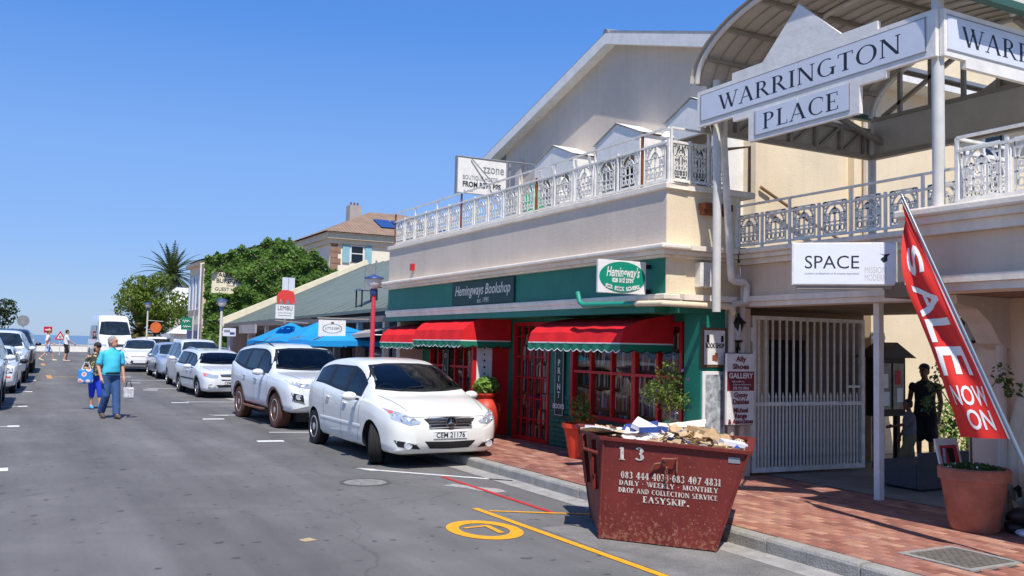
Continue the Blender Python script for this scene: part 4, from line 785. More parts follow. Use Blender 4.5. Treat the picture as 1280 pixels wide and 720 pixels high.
rc=T('roof_sign','grey chair shaped sign frame standing on the green roof','sign',(7.6,21.5,2.7)); P_('seat','roof_metal',rc,(7.3,7.75,21.2,21.7,3.0,3.04)); P_('back','roof_metal',rc,(7.5,7.68,21.5,21.54,3.05,3.62)); [MB().bar((x,y,2.6),(x,y,3.0),.03).build('leg',W_['dark_void'],rc) for x in (7.34,7.72) for y in (21.24,21.66)]; MB().bar((7.74,21.4,3.75),(7.74,21.4,2.7),.035).build('pole',W_['roof_metal'],rc); MB().bar((7.76,21.4,3.1),(8.6,20.6,2.95),.025).build('stay',W_['dark_void'],rc)
# ---------------------------------------------------------------- street lamps
def lamp(label,x,y,h,red=False,sc=1):
    z=gz(y)+.13; t=T('street_lamp',label,'street lamp',(x,y,z),group='street lamps along the pavement'); pm_=M('pole_red',(206,62,78),.5) if red else W_['pole_grey']; hd=M('lamp_blue',(52,74,128),.45)
    MB().tube([(x,y,z),(x,y,z+h*.86)],.05*sc,12,radii=[.055*sc,.042*sc]).build('pole',pm_,t,smooth=50); MB().lathe([(.06*sc,h*.86),(.075*sc,h*.87),(.075*sc,h*.9),(.05*sc,h*.905)],(x,y,z),14).build('collar',hd,t,smooth=40)
    MB().lathe([(.07*sc,h*.905),(.14*sc,h*.925),(.155*sc,h*.965),(.15*sc,h*.975)],(x,y,z),16).build('globe',M('lamp_opal',(214,208,206),.3,var=.04),t,smooth=60); MB().lathe([(.2*sc,h*.973),(.19*sc,h*.982),(.08*sc,h*.995),(.03*sc,h*1.0),(0,h*1.005)],(x,y,z),18).build('cap',hd,t,smooth=40)
lamp('red street lamp with opal globe at the corner of the bookshop',6.22,17.3,2.95,True); lamp('grey street lamp with blue cap in front of the ivy wall',6.3,33,3.0); lamp('grey street lamp by the far tree with hanging orange disc',6.3,53.5,3.25)
b_=T('blue_notice','small pale blue notice board fixed beside the ivy street lamp','sign',(6.57,33,1.8)); P_('board','panel_blue',b_,(6.36,6.80,32.95,32.97,1.84,2.12)); P_('print','pole_red' if False else 'lamp_blue',b_,(6.6,6.76,32.944,32.949,1.9,1.98)); P_('print_line','ink_grey',b_,(6.4,6.6,32.944,32.949,1.98,2.06)); P_('bracket','pole_grey',b_,(6.3,6.36,32.96,32.99,1.97,2.0))
od_=T('orange_disc','round orange sign hanging from the far street lamp','sign',(6.75,53.4,2.3)); MB().lathe([(.29,-.03),(.29,.03)],(6.72,53.3,2.28),24,axis='y').build('disc',M('disc_orange',(214,108,48),.6),od_); MB().bar((6.3,53.35,2.66),(7.1,53.35,2.62),.03).build('arm',W_['pole_grey'],od_); MB().bar((6.72,53.35,2.55),(6.72,53.35,2.64),.02).build('hook',W_['pole_grey'],od_)
gs=T('green_shop_sign','green hanging shop sign with white script outside the far facade','sign',(6.55,42,.2)); P_('board',M('sign_green',(12,124,92),.5).name,gs,(6.33,6.78,42,42.04,2.1,2.64)); squiggle(6.54,41.99,2.48,.3,.14,W_['paint_white'],gs,r=.018,n=3); squiggle(6.57,41.99,2.24,.32,.1,W_['paint_white'],gs,r=.016,n=4); MB().tube([(6.83,42.02,.3),(6.83,42.02,2.7)],.035,8).build('post',W_['pole_grey'],gs)
M('bark',(96,80,64),.9,var=.3,scale=8,bump=.4,bs=20)
def pchip0(pts):
    def f(x):
        for (a,b),(c,d) in zip(pts,pts[1:]):
            if x<=c: t=max(0,(x-a)/(c-a)); t=t*t*(3-2*t)*.5+t*.5; return b+(d-b)*t
        return pts[-1][1]
    return f
# ---------------------------------------------------------------- leaf helper
def leafmat(name,c,var=.35):
    if name in MATS: return MATS[name]
    m=bpy.data.materials.new(name); m.use_nodes=True; t=m.node_tree; N=t.nodes; L=t.links; b=N['Principled BSDF']; g=N.new('ShaderNodeNewGeometry'); c=lin(c)
    mx=N.new('ShaderNodeMix'); mx.data_type='RGBA'; mx.inputs[6].default_value=tuple(v*(1-var) for v in c)+(1,); mx.inputs[7].default_value=(c[0]*1.45,c[1]*1.3,c[2]*1.1,1); L.new(g.outputs['Random Per Island'],mx.inputs[0]); L.new(mx.outputs[2],b.inputs['Base Color']); b.inputs['Roughness'].default_value=.55
    b.inputs['Subsurface Weight'].default_value=0; tr=N.new('ShaderNodeBsdfTranslucent'); L.new(mx.outputs[2],tr.inputs[0]); ad=N.new('ShaderNodeMixShader'); ad.inputs[0].default_value=.3; L.new(b.outputs[0],ad.inputs[1]); L.new(tr.outputs[0],ad.inputs[2]); L.new(ad.outputs[0],N['Material Output'].inputs[0]); MATS[name]=m; return m
def rv(r=rnd):
    while 1:
        v=Vector((r.uniform(-1,1),r.uniform(-1,1),r.uniform(-1,1)))
        if .01<v.length<1: return v
def leaves(mb,c,n,rx,ry,rz,size,shell=.5,out=.4,asp=.55):
    c=Vector(c)
    for _ in range(n):
        v=rv(); v=v.normalized()*(shell+(1-shell)*v.length); p=c+Vector((v.x*rx,v.y*ry,v.z*rz)); nrm=(v*out+rv()).normalized(); a=nrm.orthogonal().normalized(); a=Quaternion(nrm,rnd.uniform(0,6.28))@a; b=nrm.cross(a); s=size*rnd.uniform(.6,1.3)
        mb.add([p-a*s,p-b*s*asp+nrm*s*.15,p+a*s,p+b*s*asp+nrm*s*.15],[(0,1,2,3)])
def blobtree(name,label,x,y,z0,h,cr,n,size,mat,trunk=.15,clumps=14,cz=.62,flat=.75,cat='tree',group=None,tz=None):
    t=T(name,label,cat,(x,y,z0),group=group); tb=MB(); tip=Vector((x,y,z0+h*cz)); tb.tube([(x,y,z0),(x+.1*trunk,y,z0+h*.25),tip],trunk,8,radii=[trunk,trunk*.75,trunk*.4]); mb=MB()
    for k in range(clumps):
        v=rv(); v=v.normalized()*rnd.uniform(.35,.95); c=tip+Vector((v.x*cr,v.y*cr,v.z*h*(1-cz)*flat+.03*h)); s=cr*rnd.uniform(.28,.5); leaves(mb,c,n//clumps,s,s,s*.75,size); tb.tube([(x,y,z0+h*.3),(tip*.5+c*.5)-Vector((0,0,h*.08)),c],trunk*.3,5,radii=[trunk*.5,trunk*.3,trunk*.1])
    tb.build('trunk',M('bark',(96,80,64),.9,var=.3,scale=8,bump=.4,bs=20),t,recalc=False); mb.build('crown',mat,t,recalc=False); return t
def palm(label,x,y,z0,h,fr,n=42,mat=None,group=None):
    t=T('palm_tree',label,'palm tree',(x,y,z0),group=group); tb=MB(); tb.tube([(x,y,z0),(x+.05,y,z0+h*.5),(x,y,z0+h)],.3,10,radii=[.32,.26,.3]); tb.build('trunk',W_['bark'] if 'bark' in W_ else M('bark',(96,80,64),.9,var=.3,scale=8,bump=.4,bs=20),t)
    mb=MB(); c=Vector((x,y,z0+h))
    for k in range(n):
        az=k*2.399; el=R(85-125*(k/n)); d=Vector((math.cos(az)*math.cos(el),math.sin(az)*math.cos(el),math.sin(el))); p=c.copy(); pts=[p.copy()]; L=fr*rnd.uniform(.85,1.1); 
        for i in range(9): d=(d+Vector((0,0,-.11))).normalized(); p=p+d*L/9; pts.append(p.copy())
        for i in range(1,10):
            q=pts[i]; dd=(pts[i]-pts[i-1]).normalized(); sd=dd.cross(Vector((0,0,1))); sd=sd.normalized() if sd.length>.05 else Vector((1,0,0)); up=sd.cross(dd); w=.34*L*.35*math.sin(PI*min(1,(i+.7)/10.2))+.05
            for s_ in (-1,1):
                for j in (0,.5):
                    r0=q-dd*(j*L/9); e=r0+sd*s_*w+dd*w*.75-up*w*.12; e.z+=.0; mb.add([r0,r0+dd*.05*L,e],[(0,1,2)])
        mb.tube(pts,.02,4,radii=[.05*(1-i/11) for i in range(10)])
    mb.build('fronds',mat or leafmat('palm_leaf',(74,92,50),.4),t,recalc=False)
# ---------------------------------------------------------------- guest house covered in ivy
gh=T('guest_house','cream guest house with ivy covered end wall and tiled roof','building',(12,49,.3)); Z0=gz(45)+.1
P_('front_wall','wall_cream',gh,(7.6,7.9,44.6,48.3,Z0,5.35)); P_('end_wall','wall_cream',gh,(7.6,14.4,44.4,44.6,Z0,4.5)); MB().prism([(7.6,4.5),(14.4,4.5),(12.7,5.8),(11.1,6.4),(7.6,5.3)],'y',44.4,44.6).build('gable',W_['wall_cream'],gh)
P_('base_band','wall_grey',gh,(7.55,7.6,44.35,48.3,Z0,2.4)); P_('cornice','wall_cream',gh,(7.4,7.6,44.3,48.4,5.2,5.36))
rm=MB(); rm.add([(7.3,44.2,5.38),(7.3,48.5,5.38),(11.1,48.5,6.6),(11.1,44.2,6.6),(14.7,48.5,4.4),(14.7,44.2,4.4)],[(0,1,2,3),(3,2,4,5)]); rm.build('roof',W_['roof_tile'],gh)
for y in (45.1,46.9):
    wd=P_('window','paint_white',gh,(7.54,7.6,y,y+.7,3.1,4.7)); P_('shutter','panel_blue',wd,(7.50,7.55,y-.32,y-.02,3.1,4.7)); P_('shutter','panel_blue',wd,(7.5,7.55,y+.72,y+1.02,3.1,4.7)); P_('pane','glass_dark',wd,(7.53,7.539,y+.08,y+.62,3.2,4.6))
    P_('shop_front','lamp_blue',gh,(7.5,7.549,y-.2,y+.9,Z0+.1,2.1))
MB().tube([(7.45,44.3,Z0),(7.45,44.3,5.2)],.04,6).build('downpipe',W_['paint_white'],gh)
sg=T('guest_house_sign','cream painted guest house sign reading AUBERGE BURGUNDY half hidden by ivy','sign',(8.75,44.3,3.85)); P_('board',M('sign_cream',(236,226,190),.7,var=.08).name,sg,(7.86,9.6,44.14,44.2,3.86,4.86)); P_('border','lamp_blue' if False else 'pipe_green',sg,(7.80,7.86,44.13,44.21,3.86,4.9))
for s_,z,w_,h_ in (('AUBERGE',4.72,1.3,.26),('BURGUNDY',4.44,1.45,.24)): text(s_,h_*1.2,'lettering',INK,sg,(8.85,44.135,z),*FACE_Y,width=w_,off=.008)
text('****',.16,'lettering',INK,sg,(8.8,44.135,4.2),*FACE_Y,width=.4); text('GUEST HOUSE',.22,'lettering',INK,sg,(8.78,44.135,4.05),*FACE_Y,width=1.4,off=.003)
iv=T('ivy','thick green ivy covering the end wall of the guest house','ivy',(11,44.2,.3)); mb=MB()
_iv=pchip0([(7.4,5.45),(9.3,6.05),(11.1,6.7),(12.7,6.1),(14.4,4.85),(15.2,4.2)])
def ivytop(x): return _iv(x)+.1*math.sin(x*5)+.08*math.sin(x*11)
def ivytop_old(x): return (5.4+1.2*math.sin(PI*min(1,max(0,(x-7.4)/9.6))**.8) if x<16 else 5.2-.5*(x-16))+.12*math.sin(x*5)+.1*math.sin(x*11)
cnt=0
while cnt<15000:
    x=rnd.uniform(7.62,15.1); z=rnd.uniform(Z0,ivytop(x))
    if 7.85<x<9.1+.25*math.sin(z*9) and 3.85<z<4.86+.1*math.sin(x*7): continue
    if x<9.3 and 2.25<z<2.6 and rnd.random()<.6: continue
    d=.18+.15*(math.sin(x*2.3+math.sin(z*3))*math.sin(z*2.7+x)+.4*math.sin(x*6)*math.sin(z*6.6)); y=44.33-max(.03,d)*rnd.uniform(.7,1.25)-(.12 if 3.8<z<4.95 and x<9.7 else 0); nrm=(Vector((0,-1,.3))+rv()*.9).normalized(); a=nrm.orthogonal().normalized(); a=Quaternion(nrm,rnd.uniform(0,6.28))@a; b=nrm.cross(a); s=rnd.uniform(.06,.125); p=Vector((x,y,z))
    mb.add([p-a*s,p-b*s*.7,p+a*s,p+b*s*.7],[(0,1,2,3)]); cnt+=1
mb.build('foliage',leafmat('ivy_leaf',(84,124,38),.6),iv,recalc=False)
for x0 in (8.2,10.4,12.6,14.5): MB().tube([(x0,44.33,Z0),(x0+.3,44.3,2),(x0-.2,44.3,4),(x0+.2,44.3,5)],.05,5).build('stem',W_['bark'],iv)
cw=T('arched_window','blue shuttered arched window peeping out of the ivy','window',(11.45,44,4.3)); P_('shutter','panel_blue',cw,(11.15,11.44,43.86,43.9,3.9,4.75)); P_('shutter','panel_blue',cw,(11.46,11.75,43.86,43.9,3.9,4.75))
# upper house with tiled hip roof
uh=T('hip_roof_house','cream house with hipped tile roof, solar panels and chimney behind the ivy','house',(17,50,.3)); y0=47.4
P_('wall',M('wall_ivory',(238,228,206),.85,var=.06).name,uh,(14.6,24,y0,y0+8,.3,7.2)); 
cor=MB(); cor.bx(14.3,24.3,y0-.3,y0+8.3,7.2,7.55); co=cor.build('cornice',W_['coping_cream'],uh); MB().bx(14.45,24.2,y0-.15,y0+8.1,6.95,7.2).build('moulding',W_['coping_cream'],co)
rm=MB(); rm.add([(14.1,y0-.5,7.55),(24.4,y0-.5,7.55),(24.4,y0+8.4,7.55),(14.1,y0+8.4,7.55),(18.1,y0+4,9.4),(20.4,y0+4,9.4)],[(0,1,5,4),(1,2,5),(2,3,4,5),(3,0,4)]); hr_=rm.build('roof',W_['roof_tile'],uh)
P_('chimney','wall_grey',uh,(16.6,17.3,y0+3.2,y0+3.9,8.4,9.6)); [MB().tube([(16.75+.2*k,y0+3.5,9.6),(16.75+.2*k,y0+3.5,9.8)],.05,6).build('chimney_pot',W_['rust'],uh) for k in range(3)]
for k in range(4):
    x=17.6+k*1.05; sl=(9.4-7.55)/(4.5); mb=MB(); f=lambda dx,t_:(x+dx+t_*.12,y0-.5+t_*4.5,7.55+t_*4.5*sl+.08)
    mb.add([f(0,.28),f(.95,.28),f(.95,.62),f(0,.62)],[(0,1,2,3)]); so_=mb.build('solar_panel',M('solar_blue',(44,72,130),.2,var=.1),uh)
for k in range(5): z=5.6+k*.3; P_('quoin',M('quoin_brown',(150,118,96),.85,var=.2).name,uh,(14.55,14.55+(.55 if k%2 else .4),y0-.06,y0-.001,z,z+.26))
wd=P_('window','paint_white',uh,(15.62,15.7,y0-.05,y0,6.0,6.92),(16.34,16.42,y0-.05,y0,6.0,6.92),(15.7,16.34,y0-.05,y0,6.45,6.5),(15.7,16.34,y0-.05,y0,6.86,6.92)); P_('pane','glass_dark',wd,(15.7,16.34,y0-.03,y0-.01,6.0,6.86)); P_('shutter',M('shutter_blue',(140,186,196),.6).name,wd,(15.2,15.58,y0-.07,y0-.02,5.95,6.94)); P_('shutter','shutter_blue',wd,(16.46,16.84,y0-.07,y0-.02,5.95,6.94))
P_('lower_roof','roof_tile',uh,(14.6,20,y0-1.2,y0-.2,5.0,5.1))
# ---------------------------------------------------------------- far buildings, trees
fs=T('far_shop','low white shop with sign band beyond the far tree','building',(13,68,.3)); P_('wall','paint_white',fs,(9.5,20,66,74,.3,2.6)); P_('sign_band',M('band_pale',(214,206,204),.7,var=.25,scale=3).name,fs,(9.4,16,65.9,65.99,2.0,3.1)); 
for k in range(4): wdw=P_('window','glass_dark',fs,(10+k*1.6,11.2+k*1.6,65.93,65.99,.6,1.9))
kk=T('white_kiosk','small white peaked kiosk on the far corner','kiosk',(9.3,58.5,.4)); P_('wall','paint_white',kk,(8.3,10.1,57.6,59.2,.4,2.0)); MB().add([(8.1,57.4,2.0),(10.3,57.4,2.0),(10.3,59.4,2.0),(8.1,59.4,2.0),(9.2,58.4,2.8)],[(0,1,4),(1,2,4),(2,3,4),(3,0,4),(3,2,1,0)]).build('roof',W_['paint_white'],kk); P_('number_panel','dark_void',kk,(9.3,9.75,57.56,57.6,1.0,1.6))
wb=T('white_house','far white house with peaked roof right of the delivery van','house',(11.5,80,.3)); P_('wall','paint_white',wb,(10.3,16,80,86,.3,4.2)); MB().add([(10,79.6,4.2),(16.3,79.6,4.2),(16.3,86.4,4.2),(10,86.4,4.2),(11.8,81.5,6.0),(14,83,6.0)],[(0,1,5,4),(1,2,5),(2,3,4,5),(3,0,4),(3,2,1,0)]).build('roof',W_['paint_white'],wb)
sd_=T('far_house','grey seaside house far right beyond the white kiosk','house',(24,78,.3)); P_('wall','wall_grey',sd_,(18,30,78,86,.3,4)); MB().prism([(17.5,4),(30.5,4),(24,6)],'y',77.6,86.4).build('roof',W_['roof_tile'],sd_)
TL=leafmat('tree_leaf',(104,128,46),.4)
blobtree('leafy_tree','loose bright green leafy tree beside the guest house facade',7.9,63,.35,5.4,2.15,7500,.11,TL,.14,26,.62,1.0)
blobtree('leafy_tree','dark bushy tree far away between van and white house',13.5,93,.3,4.0,2.2,900,.3,leafmat('far_leaf',(84,104,60)),.15,8)
palm('tall date palm standing above the leafy green tree',12.1,87,.3,7.0,3.0,70); palm('low drooping palm under the leafy green tree by orange disc',7.0,63,.3,1.7,2.5,44,leafmat('palm_dry',(132,128,76),.4))
# left-hand pine and mound, signs, sea wall
blobtree('pine_tree','dark windswept pine at the far left of the street',-2.6,76,.3,4.2,2.9,5200,.12,leafmat('pine_leaf',(58,76,40),.45),.2,18,.62,.85)
blobtree('hedge_bush','dark rounded bush below the pine at the far left',-1.9,70,.3,2.3,1.8,2600,.1,leafmat('hedge_leaf',(54,70,40),.4),.1,12,.42,1.0,cat='bush')
def sign_post(label,x,y,zc,shape):
    z=gz(y); t=T('road_sign',label,'road sign',(x,y,z)); MB().tube([(x,y,z),(x,y,zc)],.03,8).build('post',W_['pole_grey'],t)
    if shape=='round': MB().lathe([(.27,-.01),(.27,.01)],(x,y-.04,zc),20,axis='y').build('disc',W_['roof_metal'],t); P_('back_stiffener','steel_grey',t,(x-.05,x+.05,y-.055,y-.051,zc-.15,zc+.15))
    if shape=='arrow':
        P_('plate','shop_red',t,(x-.27,x+.27,y-.06,y-.04,zc-.22,zc+.22)); MB().add([(x-.18,y-.063,zc-.04),(x+.05,y-.063,zc-.04),(x+.05,y-.063,zc-.12),(x+.2,y-.063,zc),(x+.05,y-.063,zc+.12),(x+.05,y-.063,zc+.04),(x-.18,y-.063,zc+.04)],[tuple(range(7))]).build('arrow',W_['paint_white'],t)
    if shape=='tri':
        MB().prism([(x-.36,zc-.3),(x+.36,zc-.3),(x,zc+.34)],'y',y-.06,y-.04).build('border',W_['shop_red'],t); MB().prism([(x-.22,zc-.22),(x+.22,zc-.22),(x,zc+.17)],'y',y-.064,y-.06).build('face',W_['paint_white'],t); P_('symbol','dark_void',t,(x-.07,x-.02,y-.067,y-.0645,zc-.18,zc+.0),(x+.02,x+.07,y-.067,y-.0645,zc-.18,zc+.0))
sign_post('round road sign seen from behind at the far left',.3,50,2.4,'round'); sign_post('red square road sign with white arrow by the sea wall',2.05,74,2.12,'arrow'); sign_post('red triangular warning sign by the sea wall between two walkers',2.86,74,1.72,'tri')
sw_=T('sea_wall','low white wall along the shore at the end of the street','wall',(5,92,.3)); P_('wall','paint_white',sw_,(-14,24,92,92.3,.24,.85)); P_('coping','trim_white',sw_,(-14,24,91.95,92.35,.85,.9))
for k in range(16): P_('post','steel_grey',sw_,(-6+k*1.7,-5.92+k*1.7,91.7,91.78,.3,1.15))
# ---------------------------------------------------------------- cars
def pchip(pts):
    xs=[p[0] for p in pts]; ys=[p[1] for p in pts]; n=len(xs); d=[(ys[i+1]-ys[i])/(xs[i+1]-xs[i]) for i in range(n-1)]; m=[d[0]]
    for i in range(1,n-1): m.append(0 if d[i-1]*d[i]<=0 else 2*d[i-1]*d[i]/(d[i-1]+d[i]))
    m.append(d[-1])
    def f(x):
        if x<=xs[0]: return ys[0]
        if x>=xs[-1]: return ys[-1]
        i=max(k for k in range(n-1) if xs[k]<=x); h=xs[i+1]-xs[i]; t=(x-xs[i])/h
        return (1+2*t)*(1-t)**2*ys[i]+t*(1-t)**2*h*m[i]+t*t*(3-2*t)*ys[i+1]+t*t*(t-1)*h*m[i+1]
    return f
GL=M('car_glass',(34,42,48),.03,var=.75,scale=3.2,spec=.7); TY=M('tyre',(26,25,25),.85,var=.15,scale=20); RM=M('alloy',(196,198,200),.35,metal=.35,var=.05); BKP=M('black_plastic',(24,24,26),.55,var=.1); CHR=M('chrome',(205,208,212),.15,metal=1,var=0)
HL=M('headlamp',(196,206,216),.12,metal=.4,var=.25,scale=14,coat=1); AMB=M('indicator',(226,96,66),.25,var=0); LMP=M('lamp_clear',(232,236,240),.1,metal=.5,var=0); MUD=M('muddy_tyre',(98,62,48),.9,var=.35,scale=10); PLW=M('plate_white',(226,228,226),.5,var=.03)
def paintmat(name,c,rough=.28): return M(name,c,rough,var=.03,scale=1.5,coat=.8,spec=.5)
def tyre_mesh(rw,tw,mud=False):
    mb=MB(); p=[(rw*.62,-tw*.46),(rw*.8,-tw*.52),(rw*.94,-tw*.48),(rw,-tw*.38),(rw,-tw*.2)]
    for k in (-.2,0,.2): p+=[(rw,(k-.07)*tw),(rw-.008,(k-.055)*tw),(rw-.008,(k-.015)*tw),(rw,k*tw)]
    p+=[(rw,tw*.38),(rw*.94,tw*.48),(rw*.8,tw*.52),(rw*.62,tw*.46)]; mb.lathe(p,n=32,axis='y'); return mb.mesh('tyre',MUD if mud else TY,smooth=35)
def rim_mesh(rw,tw,ns,steel=False):
    mb=MB(); r=rw*.63; y=tw*.42
    mb.lathe([(r,y-.16),(r,y+.012),(r-.018,y+.016),(r-.025,y-.02),(r-.03,y-.1),(.02,y-.1)],n=28,axis='y')
    for k in range(ns):
        a=2*PI*k/ns; w=r*(.8/ns**.75 if not steel else .5/ns); c,s=math.cos(a),math.sin(a); u=Vector((s,0,c)); v=Vector((c,0,-s))
        q=[u*.04+v*w,u*.04-v*w,u*(r-.02)-v*w*.75,u*(r-.02)+v*w*.75]; mb.add([p+Vector((0,y+.004,0)) for p in q]+[p+Vector((0,y-.05,0)) for p in q],[(0,1,2,3),(7,6,5,4),(0,4,5,1),(1,5,6,2),(2,6,7,3),(3,7,4,0)])
    mb.lathe([(.07,y-.03),(.068,y+.012),(.03,y+.018),(0,y+.018)],n=16,axis='y'); return mb.mesh('rim',RM)
def car(name,label,S,loc,rz,paint,cat='car',group='parked cars',steer=0):
    L,W,H=S['L'],S['W'],S['H']; rw=S.get('rw',.31); wb=S['wb']; fo=S['fo']; top=pchip(S['top']); belt=pchip(S['belt']); bot=pchip(S.get('bot',[(0,.36),(.08,.24),(.3,.2),(L-.3,.22),(L-.08,.28),(L,.42)])); hwf=pchip(S.get('hw',[(0,.60),(.04,.72),(.12,.85),(.3,.94),(.75,1),(L-.7,1),(L-.25,.95),(L-.06,.84),(L,.74)])); rwid=S.get('roofw',.70)
    t=T(name,label,cat,loc,rz,group)
    see=S.get('see'); NS=84 if see else 44; ds=sorted(set([0,.015,.04,.08,.13,.2,.28]+[.28+(L-.56)*k/NS for k in range(NS+1)]+[L-.28,L-.2,L-.13,L-.08,L-.04,L-.015,L]))
    rows=[]; hmax=H
    for d in ds:
        zb,zt,zl,w=bot(d),top(d),belt(d),W/2*hwf(d); zl=min(zl,zt-.012); zl=max(zl,zb+.08); tt=max(0,min(1,(zt-zl)/(hmax-S['belt'][len(S['belt'])//2][1]))); wr=w*.90+(W/2*rwid-w*.90)*min(1,tt*1.15) if tt>0 else w*.9
        ze=max(zl+.008,zt-.10*tt-.03*(1-tt)); hm=zl-zb
        half=[(0,zb),(w*.80,zb),(w*.92,zb+.03),(w*.965,zb+.11*hm),(w*.985,zb+.28*hm),(w*.99,zb+.5*hm),(w,zb+.62*hm),(w,zb+.75*hm),(w*.99,zb+.9*hm),(w*.968,zl),(w*.935+(wr-w*.935)*.12,zl+(ze-zl)*.14)]
        for f in ((.22,.32,.42,.52,.62,.72,.82,.91,1) if see else (.4,.7,1)): half.append((w*.935+(wr-w*.935)*f+.012*math.sin(PI*f)*tt,zl+(ze-zl)*f))
        half+=[(wr*.95,ze+(zt-ze)*.45)]+([(wr*.88,ze+(zt-ze)*.66)] if see else [])+[(wr*.8,ze+(zt-ze)*.80)]+([(wr*.65,ze+(zt-ze)*.92)] if see else [])+[(wr*.5,zt-.006)]+([(wr*.35,zt-.003)] if see else [])+[(wr*.2,zt),(0,zt)]
        x=L/2-d; ring=[(x,y,z) for y,z in half]+[(x,-y,z) for y,z in reversed(half[1:-1])]; rows.append(ring)
    mb=MB(); mb.grid(rows,close=True); n=len(rows[0]); mb.f+=[tuple(range(n)),tuple((len(rows)-1)*n+k for k in range(n))]; mb.m+=[0,0]
    body=mb.build('body',[paint,BKP],t,world=False)
    ax=[L/2-fo,L/2-fo-wb]; cut=MB(); cut.k=1; ar=rw+S.get('gap',.05)
    for xx in ax:
        for s_ in (-1,1): cut.lathe([(ar,min(s_*(W/2-.27),s_*(W/2+.2))),(ar,max(s_*(W/2-.27),s_*(W/2+.2)))],(xx,0,rw),32,axis='y')
    co=cut.build('cut',[paint,BKP],None); md=body.modifiers.new('b','BOOLEAN'); md.operation='DIFFERENCE'; md.object=co; md.solver='EXACT'
    co.parent=t; dg=bpy.context.evaluated_depsgraph_get(); ev=body.evaluated_get(dg); me=bpy.data.meshes.new_from_object(ev); body.modifiers.clear(); body.data=me; bpy.data.objects.remove(co); me.shade_smooth(); me.set_sharp_from_angle(angle=R(38))
    bm=bmesh.new(); bm.from_mesh(me); bvh=BVHTree.FromBMesh(bm); bm.free()
    def hit(view,u,v,off,sd=1):
        if view=='f': o,dv=Vector((L,u,v)),Vector((-1,0,0))
        elif view=='r': o,dv=Vector((-L,u,v)),Vector((1,0,0))
        elif view=='t': o,dv=Vector((L/2-u,v,5)),Vector((0,0,-1))
        else: o,dv=Vector((L/2-u,sd*3,v)),Vector((0,-sd,0))
        h=bvh.ray_cast(o,dv)
        if h[0] is None:
            p=bvh.find_nearest(o+dv*(L/2 if view in 'fr' else 2.5))[0]; return p-dv*off
        nn=h[1]; nn=nn if nn.dot(dv)<0 else -nn; return h[0]+(nn*.6-dv*.4)*off
    holes=[]
    def panel(nm,mat,view,lo,hi,par=body,off=.005,rows_=5,sd=1,sub=4,hole=0):
        def dens(pl):
            out=[]
            for a,b in zip(pl,pl[1:]): out+=[(a[0]+(b[0]-a[0])*i/sub,a[1]+(b[1]-a[1])*i/sub) for i in range(sub)]
            return out+[pl[-1]]
        lo,hi=dens(lo),dens(hi); m=MB(); g=[[hit(view,a[0]+(b[0]-a[0])*r/rows_,a[1]+(b[1]-a[1])*r/rows_,off,sd) for a,b in zip(lo,hi)] for r in range(rows_+1)]
        if hole:
            nc=len(lo)-1; m.v=[p for r in g for p in r]; n1=nc+1
            for r in range(rows_):
                for c in range(nc): m.f.append((r*n1+c,r*n1+c+1,(r+1)*n1+c+1,(r+1)*n1+c)); m.m.append(1 if r<1 or r>=rows_-1 or c<1 or c>=nc-1 else 0)
            f=lambda r,c:(lo[c][0]+(hi[c][0]-lo[c][0])*r,lo[c][1]+(hi[c][1]-lo[c][1])*r); a=.45/rows_
            holes.append((view,sd,[f(a,c) for c in range(1,nc)]+[f(1-a,c) for c in range(nc-1,0,-1)])); return m.build(nm,[SEEG,BKP],par,smooth=50,world=False)
        m.grid(g); o=m.build(nm,mat,par,smooth=50,world=False); return o
    mir=lambda pl:[(-a,b) for a,b in pl]
    # glass
    cw,ct=S['screen']; zc,zt_=top(cw),top(ct)
    wlo,whi=W/2*.86,W/2*rwid*.93
    ws_=panel('windscreen',GL,'f',[(-wlo,zc+.05),(-wlo*.5,zc+.015),(0,zc+.005),(wlo*.5,zc+.015),(wlo,zc+.05)],[(-whi*.97,zt_-.06),(-whi*.5,zt_-.03),(0,zt_-.025),(whi*.5,zt_-.03),(whi*.97,zt_-.06)],t,rows_=14,off=.012,sub=6,hole=see)
    if S.get('wiper',1):
        for a in (-.35,.25): MB().tube([hit('f',a,zc+.015,.02),hit('f',a+.2,zc+.06,.02),hit('f',a+.42,zc+.08,.02)],.008,5).build('wiper',BKP,ws_,world=False)
    if 'rear' in S: panel('rear_window',GL,'r',[(-wlo*.85,S['rear'][0]),(0,S['rear'][0]-.02),(wlo*.85,S['rear'][0])],[(-whi*.85,S['rear'][1]),(0,S['rear'][1]+.01),(whi*.85,S['rear'][1])],t)
    sm=[]
    for s_ in (-1,1):
        q=[(.2+(cw-.24)*i/8,s_*W/2*(.66+.16*i/8)) for i in range(9)]; m=MB(); m.grid([[hit('t',a,b,.003) for a,b in q],[hit('t',a,b+.008,.003) for a,b in q]]); m.build('bonnet_seam',BKP,body,world=False)
    q=[(-W/2*.62+W*.62*i/10) for i in range(11)]; zf=top(.1)-.035; m=MB(); m.grid([[hit('f',a,zf,.003) for a in q],[hit('f',a,zf+.008,.003) for a in q]]); m.build('bonnet_seam',BKP,body,world=False)
    for sd in (-1,1):
        for d0,d1 in S['wins']:
            k=[d0+(d1-d0)*i/5 for i in range(6)]; lo=[(d,belt(d)+.035) for d in k]; hi=[(d,max(belt(d)+.045,min(top(d)-S.get('wtop',.12),H-S.get('wtop2',.14)))) for d in k]
            panel('side_window',GL,'s',lo,hi,t,sd=sd,rows_=10 if see else 5,sub=3,hole=see)
        for (a0,a1),(b0,b1) in zip(S['wins'],S['wins'][1:]):
            k=[a1,(a1+b0)/2,b0]; panel('pillar',BKP,'s',[(d,belt(d)+.035) for d in k],[(d,max(belt(d)+.045,min(top(d)-S.get('wtop',.12),H-S.get('wtop2',.14)))) for d in k],body,sd=sd)
